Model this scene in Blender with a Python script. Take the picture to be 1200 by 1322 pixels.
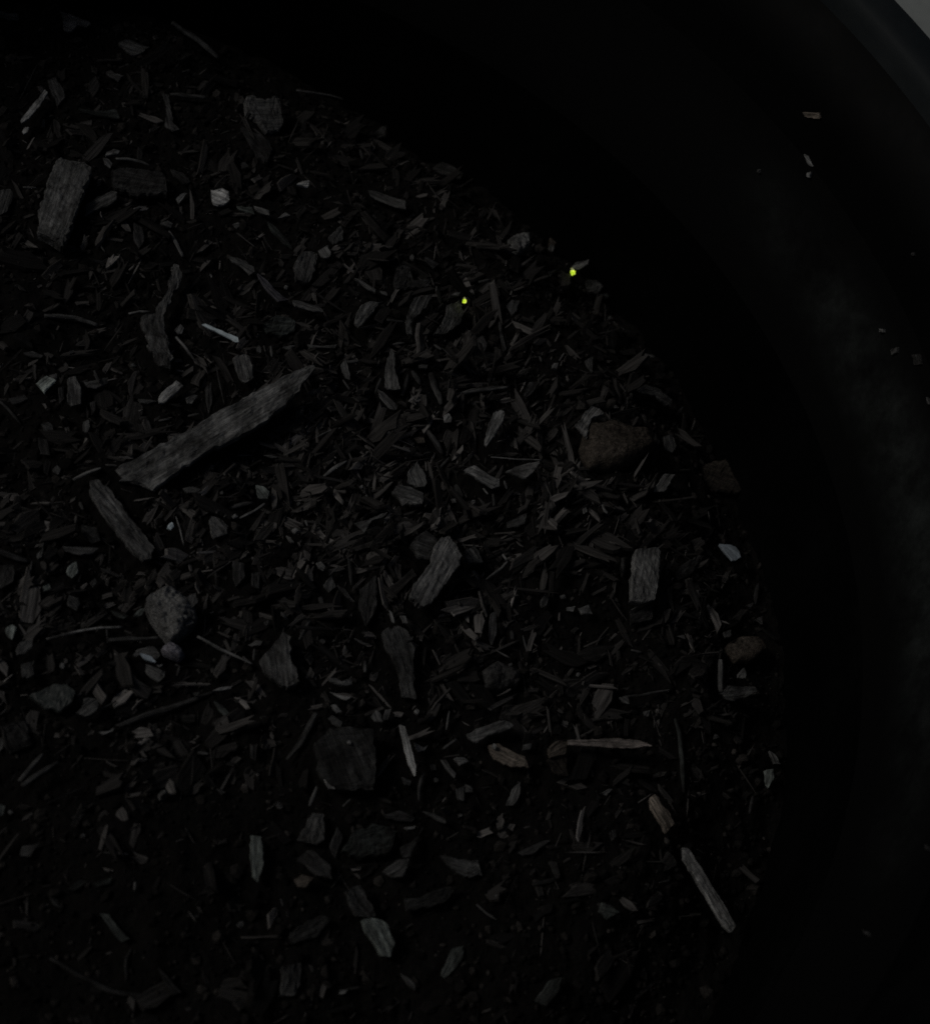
import bpy, bmesh, math, random
import numpy as np
from mathutils import Vector, Matrix, noise

# ------------------------------------------------------------------ clear
for o in list(bpy.data.objects):
    bpy.data.objects.remove(o, do_unlink=True)
scene = bpy.context.scene
COL = scene.collection

# ------------------------------------------------------------------ camera
cam_data = bpy.data.cameras.new('camera')
cam = bpy.data.objects.new('camera', cam_data)
COL.objects.link(cam)
CAM_LOC = Vector((-0.02708, -0.200037, 0.336076))
CAM_ROT = Matrix(((0.964692, -0.07277, -0.25313), (-0.07277, 0.850021, -0.521698), (0.25313, 0.521698, 0.814713)))
cam.matrix_world = Matrix.Translation(CAM_LOC) @ CAM_ROT.to_4x4()
cam_data.sensor_fit = 'HORIZONTAL'
cam_data.sensor_width = 36.0
cam_data.lens = 72.0
cam_data.clip_start = 0.01
cam_data.clip_end = 50.0
cam_data.dof.use_dof = True
cam_data.dof.focus_distance = 0.415
cam_data.dof.aperture_fstop = 26.0
scene.camera = cam

# ------------------------------------------------------------------ dim evening light
SUN_EL, SUN_AZ = math.radians(44), math.radians(-84)      # azimuth from +Y towards +X
world = bpy.data.worlds.new('World')
scene.world = world
world.use_nodes = True
wn = world.node_tree.nodes
wn.clear()
sky = wn.new('ShaderNodeTexSky')
sky.sky_type = 'NISHITA'
sky.sun_disc = False
sky.sun_elevation = SUN_EL
sky.sun_rotation = SUN_AZ
sky.air_density = 1.0
sky.dust_density = 4.0
sky.ozone_density = 1.0
bg = wn.new('ShaderNodeBackground')
bg.inputs['Strength'].default_value = 0.04
wo = wn.new('ShaderNodeOutputWorld')
world.node_tree.links.new(sky.outputs[0], bg.inputs[0])
world.node_tree.links.new(bg.outputs[0], wo.inputs[0])
sun_d = bpy.data.lights.new('sun', 'SUN')
sun_d.energy = 1.5
sun_d.angle = math.radians(14)
sun_d.color = (1.0, 0.97, 0.93)
sun = bpy.data.objects.new('sun', sun_d)
COL.objects.link(sun)
sdir = Vector((math.sin(SUN_AZ) * math.cos(SUN_EL), math.cos(SUN_AZ) * math.cos(SUN_EL), math.sin(SUN_EL)))
sun.rotation_euler = sdir.to_track_quat('Z', 'Y').to_euler()
EXPOSURE = -2.25
scene.view_settings.view_transform = 'Standard'
scene.view_settings.look = 'None'
scene.view_settings.exposure = EXPOSURE
scene.view_settings.gamma = 1.0
scene.view_settings.use_curve_mapping = False
scene.cycles.use_denoising = False
scene.cycles.max_bounces = 6
scene.cycles.filter_width = 1.7

rnd = random.Random(5)
nrg = np.random.default_rng(5)

# ------------------------------------------------------------------ materials
def mat(name):
    m = bpy.data.materials.new(name)
    m.use_nodes = True
    nt = m.node_tree
    return m, nt, nt.nodes, nt.nodes['Principled BSDF'], nt.links

def node(ns, kind, **kw):
    n = ns.new(kind)
    for k, v in kw.items():
        if k in n.inputs.keys():
            n.inputs[k].default_value = v
        else:
            setattr(n, k, v)
    return n

def ramp(ns, stops):
    r = ns.new('ShaderNodeValToRGB')
    e = r.color_ramp.elements
    while len(e) < len(stops):
        e.new(0.5)
    for el, (p, c) in zip(e, stops):
        el.position = p
        el.color = (c[0], c[1], c[2], 1) if isinstance(c, tuple) else (c, c, c, 1)
    return r

def mul(ns, ls, a, b):
    m = ns.new('ShaderNodeMix')
    m.data_type = 'RGBA'
    m.blend_type = 'MULTIPLY'
    m.inputs[0].default_value = 1.0
    ls.new(a, m.inputs[6])
    ls.new(b, m.inputs[7])
    return m.outputs[2]

SOILC = (0.014, 0.0128, 0.0115)

def wood_material(name, stretch, freq, contrast, dirt, rough, spec, bump, blotch):
    """piece colour from the object, fibres along its own length, soil stains with a shape of their own"""
    m, nt, ns, bs, ls = mat(name)
    tc = ns.new('ShaderNodeTexCoord')
    oi = ns.new('ShaderNodeObjectInfo')
    add = ns.new('ShaderNodeVectorMath'); add.operation = 'ADD'
    mulr = ns.new('ShaderNodeMath'); mulr.operation = 'MULTIPLY'; mulr.inputs[1].default_value = 7.3
    ls.new(oi.outputs['Random'], mulr.inputs[0])
    ls.new(tc.outputs['Object'], add.inputs[0])
    ls.new(mulr.outputs[0], add.inputs[1])
    mp = node(ns, 'ShaderNodeMapping'); mp.inputs['Scale'].default_value = (freq / stretch, freq, freq)
    ls.new(add.outputs[0], mp.inputs[0])
    fib = node(ns, 'ShaderNodeTexNoise', Scale=1.0, Detail=5.0, Roughness=0.65)
    ls.new(mp.outputs[0], fib.inputs['Vector'])
    r1 = ramp(ns, [(0.28, 1 - contrast), (0.5, 1.0), (0.72, 1 + contrast * 1.1)])
    ls.new(fib.outputs['Fac'], r1.inputs[0])
    blot = node(ns, 'ShaderNodeTexNoise', Scale=620.0, Detail=4.0, Roughness=0.65)
    ls.new(add.outputs[0], blot.inputs['Vector'])
    r2 = ramp(ns, [(0.3, 1 - blotch), (0.52, 1.0), (0.75, 1 + blotch)])
    ls.new(blot.outputs['Fac'], r2.inputs[0])
    c = mul(ns, ls, oi.outputs['Color'], r1.outputs[0])
    c = mul(ns, ls, c, r2.outputs[0])
    mp3 = node(ns, 'ShaderNodeMapping'); mp3.inputs['Scale'].default_value = (freq * 2.4 / (stretch * 1.6), freq * 2.4, freq * 2.4)
    ls.new(add.outputs[0], mp3.inputs[0])
    fine = node(ns, 'ShaderNodeTexNoise', Scale=1.0, Detail=3.0, Roughness=0.6)
    ls.new(mp3.outputs[0], fine.inputs['Vector'])
    r4 = ramp(ns, [(0.32, 1 - contrast * 0.9), (0.45, 1.0), (0.7, 1 + contrast * 0.5)])
    ls.new(fine.outputs['Fac'], r4.inputs[0])
    c = mul(ns, ls, c, r4.outputs[0])
    wide = node(ns, 'ShaderNodeTexNoise', Scale=110.0, Detail=3.0, Roughness=0.55)
    ls.new(add.outputs[0], wide.inputs['Vector'])
    r5 = ramp(ns, [(0.35, 1 - contrast * 0.6), (0.65, 1 + contrast * 0.45)])
    ls.new(wide.outputs['Fac'], r5.inputs[0])
    c = mul(ns, ls, c, r5.outputs[0])
    dn = node(ns, 'ShaderNodeTexNoise', Scale=190.0, Detail=6.0, Roughness=0.72)
    mp2 = node(ns, 'ShaderNodeMapping'); mp2.inputs['Location'].default_value = (3.1, 1.7, 0.4)
    ls.new(add.outputs[0], mp2.inputs[0]); ls.new(mp2.outputs[0], dn.inputs['Vector'])
    r3 = ramp(ns, [(0.60 - dirt * 0.16, 0.0), (0.80 - dirt * 0.16, 0.8)])
    ls.new(dn.outputs['Fac'], r3.inputs[0])
    mix = ns.new('ShaderNodeMix'); mix.data_type = 'RGBA'
    ls.new(r3.outputs[0], mix.inputs[0]); ls.new(c, mix.inputs[6])
    mix.inputs[7].default_value = (*SOILC, 1)
    ls.new(mix.outputs[2], bs.inputs['Base Color'])
    bs.inputs['Roughness'].default_value = rough
    bs.inputs['Specular IOR Level'].default_value = spec
    b = node(ns, 'ShaderNodeBump', Strength=bump, Distance=0.0004)
    ls.new(fib.outputs['Fac'], b.inputs['Height'])
    b2 = node(ns, 'ShaderNodeBump', Strength=bump * 0.7, Distance=0.0003)
    ls.new(dn.outputs['Fac'], b2.inputs['Height']); ls.new(b.outputs[0], b2.inputs['Normal'])
    ls.new(b2.outputs[0], bs.inputs['Normal'])
    return m

M_WOOD = wood_material('weathered_wood', 16.0, 1500.0, 0.75, 0.6, 0.8, 0.3, 1.0, 0.25)
M_BARK = wood_material('bark', 9.0, 1200.0, 0.75, 0.85, 0.85, 0.25, 1.0, 0.3)
M_CLEAN = wood_material('clean_scrap', 3.0, 900.0, 0.2, 0.05, 0.5, 0.4, 0.25, 0.15)
M_CLOD = wood_material('crumbly_soil', 1.0, 1500.0, 0.6, 0.5, 0.95, 0.1, 1.0, 0.4)

def debris_material(name, rough, fib, con):
    m, nt, ns, bs, ls = mat(name)
    at = ns.new('ShaderNodeAttribute'); at.attribute_name = 'tone'
    fa = ns.new('ShaderNodeAttribute'); fa.attribute_name = 'fibre'
    mp = ns.new('ShaderNodeMapping'); mp.inputs['Scale'].default_value = fib
    ls.new(fa.outputs['Vector'], mp.inputs[0])
    n1 = node(ns, 'ShaderNodeTexNoise', Scale=1.0, Detail=5.0, Roughness=0.65)
    ls.new(mp.outputs[0], n1.inputs['Vector'])
    r = ramp(ns, [(0.3, 1 - con), (0.5, 1.0), (0.72, 1 + con * 1.2)])
    ls.new(n1.outputs['Fac'], r.inputs[0])
    ls.new(mul(ns, ls, at.outputs['Color'], r.outputs[0]), bs.inputs['Base Color'])
    bs.inputs['Roughness'].default_value = rough
    bs.inputs['Specular IOR Level'].default_value = 0.2
    b = node(ns, 'ShaderNodeBump', Strength=0.9, Distance=0.0003)
    ls.new(n1.outputs['Fac'], b.inputs['Height']); ls.new(b.outputs[0], bs.inputs['Normal'])
    return m
M_CRUMB = debris_material('soil_crumb', 0.95, (900, 900, 900), 0.5)
M_DEBRIS = debris_material('wood_debris', 0.8, (110, 1600, 1600), 0.75)

def soil_material():
    m, nt, ns, bs, ls = mat('dark_compost')
    tc = ns.new('ShaderNodeTexCoord')
    n1 = node(ns, 'ShaderNodeTexNoise', Scale=350.0, Detail=8.0, Roughness=0.75)
    n2 = node(ns, 'ShaderNodeTexVoronoi', Scale=700.0)
    ls.new(tc.outputs['Object'], n1.inputs['Vector']); ls.new(tc.outputs['Object'], n2.inputs['Vector'])
    r = ramp(ns, [(0.3, (0.0055, 0.0052, 0.0048)), (0.6, (0.013, 0.0122, 0.0112)), (0.8, (0.032, 0.030, 0.027))])
    ls.new(n1.outputs['Fac'], r.inputs[0]); ls.new(r.outputs[0], bs.inputs['Base Color'])
    bs.inputs['Roughness'].default_value = 0.95
    bs.inputs['Specular IOR Level'].default_value = 0.1
    b = node(ns, 'ShaderNodeBump', Strength=1.0, Distance=0.0008)
    ls.new(n1.outputs['Fac'], b.inputs['Height'])
    b2 = node(ns, 'ShaderNodeBump', Strength=0.6, Distance=0.0006)
    ls.new(n2.outputs['Distance'], b2.inputs['Height']); ls.new(b.outputs[0], b2.inputs['Normal'])
    ls.new(b2.outputs[0], bs.inputs['Normal'])
    return m
M_SOIL = soil_material()

def plastic_material(name, c0, c1, c2, scale):
    m, nt, ns, bs, ls = mat(name)
    tc = ns.new('ShaderNodeTexCoord')
    n1 = node(ns, 'ShaderNodeTexNoise', Scale=scale, Detail=7.0, Roughness=0.65)
    ls.new(tc.outputs['Object'], n1.inputs['Vector'])
    n2 = node(ns, 'ShaderNodeTexNoise', Scale=1400.0, Detail=3.0)
    ls.new(tc.outputs['Object'], n2.inputs['Vector'])
    r = ramp(ns, [(0.35, c0), (0.58, c1), (0.78, c2)])
    ls.new(n1.outputs['Fac'], r.inputs[0]); ls.new(r.outputs[0], bs.inputs['Base Color'])
    rr = ramp(ns, [(0.3, 0.48), (0.7, 0.7)])
    ls.new(n1.outputs['Fac'], rr.inputs[0]); ls.new(rr.outputs[0], bs.inputs['Roughness'])
    bs.inputs['Specular IOR Level'].default_value = 0.1
    b = node(ns, 'ShaderNodeBump', Strength=0.12, Distance=0.0002)
    ls.new(n2.outputs['Fac'], b.inputs['Height']); ls.new(b.outputs[0], bs.inputs['Normal'])
    return m
M_POT = plastic_material('black_plastic', (0.0012, 0.0015, 0.0015), (0.0022, 0.0026, 0.0026), (0.006, 0.0068, 0.0066), 28.0)
M_RIM = plastic_material('faded_black_plastic', (0.020, 0.024, 0.026), (0.030, 0.035, 0.037), (0.042, 0.047, 0.048), 40.0)

def sheen_material():
    m, nt, ns, bs, ls = mat('dusty_sheen_black_plastic')
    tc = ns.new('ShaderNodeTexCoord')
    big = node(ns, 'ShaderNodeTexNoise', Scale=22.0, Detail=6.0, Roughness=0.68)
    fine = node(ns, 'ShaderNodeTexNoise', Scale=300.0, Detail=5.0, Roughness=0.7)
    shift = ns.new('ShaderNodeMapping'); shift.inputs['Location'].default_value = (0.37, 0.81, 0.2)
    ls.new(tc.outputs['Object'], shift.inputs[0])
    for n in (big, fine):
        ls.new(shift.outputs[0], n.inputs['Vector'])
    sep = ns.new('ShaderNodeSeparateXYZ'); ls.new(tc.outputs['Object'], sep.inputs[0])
    sheen_band = ramp(ns, [(0.2150, 0.0), (0.2240, 0.9), (0.2285, 1.0), (0.2380, 0.0)])     # wall sheen painted into the colour, strongest at mid wall
    ls.new(sep.outputs['Z'], sheen_band.inputs[0])
    patch = ramp(ns, [(0.40, 0.0), (0.60, 1.0)]); ls.new(big.outputs['Fac'], patch.inputs[0])  # dusty smudges break up the painted sheen
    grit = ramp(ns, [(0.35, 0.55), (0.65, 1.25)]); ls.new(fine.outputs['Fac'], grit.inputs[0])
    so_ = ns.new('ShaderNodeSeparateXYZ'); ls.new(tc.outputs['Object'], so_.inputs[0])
    sheen_side = ramp(ns, [(0.136, 0.0), (0.161, 1.0)])        # keeps the painted sheen to the right side
    ls.new(so_.outputs['X'], sheen_side.inputs[0])
    fac = mul(ns, ls, mul(ns, ls, sheen_band.outputs[0], patch.outputs[0]), mul(ns, ls, grit.outputs[0], sheen_side.outputs[0]))
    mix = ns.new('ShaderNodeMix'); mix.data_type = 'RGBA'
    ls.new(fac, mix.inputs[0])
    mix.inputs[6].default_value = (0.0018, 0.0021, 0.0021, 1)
    mix.inputs[7].default_value = (0.036, 0.042, 0.040, 1)  # pale tone of the painted sheen
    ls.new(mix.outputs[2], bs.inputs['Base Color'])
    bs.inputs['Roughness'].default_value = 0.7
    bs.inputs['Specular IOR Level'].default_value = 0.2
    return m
M_SHEEN = sheen_material()

def ground_material():
    m, nt, ns, bs, ls = mat('concrete')
    tc = ns.new('ShaderNodeTexCoord')
    n1 = node(ns, 'ShaderNodeTexNoise', Scale=14.0, Detail=8.0, Roughness=0.6)
    n2 = node(ns, 'ShaderNodeTexNoise', Scale=600.0, Detail=4.0)
    for n in (n1, n2):
        ls.new(tc.outputs['Object'], n.inputs['Vector'])
    r = ramp(ns, [(0.3, (0.36, 0.385, 0.36)), (0.7, (0.46, 0.49, 0.46))])
    ls.new(n1.outputs['Fac'], r.inputs[0])
    r2 = ramp(ns, [(0.3, 0.85), (0.7, 1.08)]); ls.new(n2.outputs['Fac'], r2.inputs[0])
    ls.new(mul(ns, ls, r.outputs[0], r2.outputs[0]), bs.inputs['Base Color'])
    bs.inputs['Roughness'].default_value = 0.9
    b = node(ns, 'ShaderNodeBump', Strength=0.3, Distance=0.0006)
    ls.new(n2.outputs['Fac'], b.inputs['Height']); ls.new(b.outputs[0], bs.inputs['Normal'])
    return m
M_GROUND = ground_material()

def glow_material(name, bright, dim, strength):
    m, nt, ns, bs, ls = mat(name)
    tc = ns.new('ShaderNodeTexCoord')
    n1 = node(ns, 'ShaderNodeTexNoise', Scale=1500.0, Detail=2.0)
    ls.new(tc.outputs['Object'], n1.inputs['Vector'])
    r = ramp(ns, [(0.40, dim), (0.52, bright), (0.66, (min(1.0, bright[0] * 1.35), min(1.0, bright[1] * 1.1), bright[2] * 6))])
    ls.new(n1.outputs['Fac'], r.inputs[0])
    bs.inputs['Base Color'].default_value = (0.3, 0.32, 0.08, 1)
    bs.inputs['Roughness'].default_value = 0.4
    ls.new(r.outputs[0], bs.inputs['Emission Color'])
    bs.inputs['Emission Strength'].default_value = strength / 2 ** EXPOSURE
    return m
M_GLOW = glow_material('yellow_green_glow', (0.72, 0.92, 0.05), (0.30, 0.52, 0.0), 1.0)
M_GLOWTIP = glow_material('faint_glow', (0.20, 0.24, 0.03), (0.07, 0.09, 0.02), 0.55)

# ------------------------------------------------------------------ helpers
def obj(name, verts, faces, material, parent=None, smooth=True):
    me = bpy.data.meshes.new(name)
    me.from_pydata(verts, [], faces)
    me.validate()
    if smooth:
        me.polygons.foreach_set('use_smooth', [True] * len(me.polygons))
    me.materials.append(material)
    o = bpy.data.objects.new(name, me)
    COL.objects.link(o)
    o.parent = parent
    return o

def tag(o, label=None, cat=None, group=None, kind=None):
    for k, v in (('label', label), ('category', cat), ('group', group), ('kind', kind)):
        if v:
            o[k] = v
    return o

def lathe(profile, n=192):
    vs, fs = [], []
    for r, z in profile:
        for k in range(n):
            a = 2 * math.pi * k / n
            vs.append((r * math.cos(a), r * math.sin(a), z))
    for i in range(len(profile) - 1):
        for k in range(n):
            k2 = (k + 1) % n
            fs.append((i * n + k, i * n + k2, (i + 1) * n + k2, (i + 1) * n + k))
    return vs, fs

# ------------------------------------------------------------------ ground and pot
gv = [(-6, -6, -0.186), (6, -6, -0.186), (6, 6, -0.186), (-6, 6, -0.186)]
g = obj('ground', gv, [(0, 1, 2, 3)], M_GROUND, smooth=False)
tag(g, 'pale grey concrete ground outside the black pot', 'ground', kind='structure')

pot = bpy.data.objects.new('plant_pot', None)
COL.objects.link(pot)
pot.location = (0, 0, -0.185)
tag(pot, 'large round black plastic plant pot holding dark soil and wood chips', 'plant pot')
Z0 = 0.185
inner = [(0.0005, -0.176), (0.117, -0.176), (0.120, -0.172), (0.1555, -0.012), (0.1568, 0.0), (0.1576, 0.0220)]
upper = [(0.1664, 0.0570), (0.1690, 0.066), (0.1738, 0.0838)]
outer = [(0.1775, 0.0836), (0.1735, 0.066), (0.1640, 0.0), (0.1255, -0.182), (0.123, -0.185), (0.0005, -0.185)]
v, f = lathe([(r, z + Z0) for r, z in upper + outer + inner])
obj('wall', v, f, M_POT, pot)
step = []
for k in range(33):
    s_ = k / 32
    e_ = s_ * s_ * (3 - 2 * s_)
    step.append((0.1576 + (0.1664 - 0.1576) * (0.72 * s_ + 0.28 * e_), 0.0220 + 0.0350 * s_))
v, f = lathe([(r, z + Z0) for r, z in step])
led = obj('wall_band', v, f, M_SHEEN, pot)
led['label'] = 'pale painted sheen with dusty smudges on the right inside of the pot wall'
rim = [(0.1739, 0.0834), (0.1744, 0.0872), (0.1750, 0.0890), (0.1760, 0.0900), (0.1775, 0.0904), (0.1822, 0.0904), (0.1840, 0.0898),
       (0.1850, 0.0884), (0.1856, 0.0860), (0.1853, 0.0740), (0.1840, 0.0728), (0.1826, 0.0735), (0.1824, 0.0834), (0.1739, 0.0834)]
v, f = lathe([(r, z + Z0) for r, z in rim])
obj('rim', v, f, M_RIM, pot)

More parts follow.
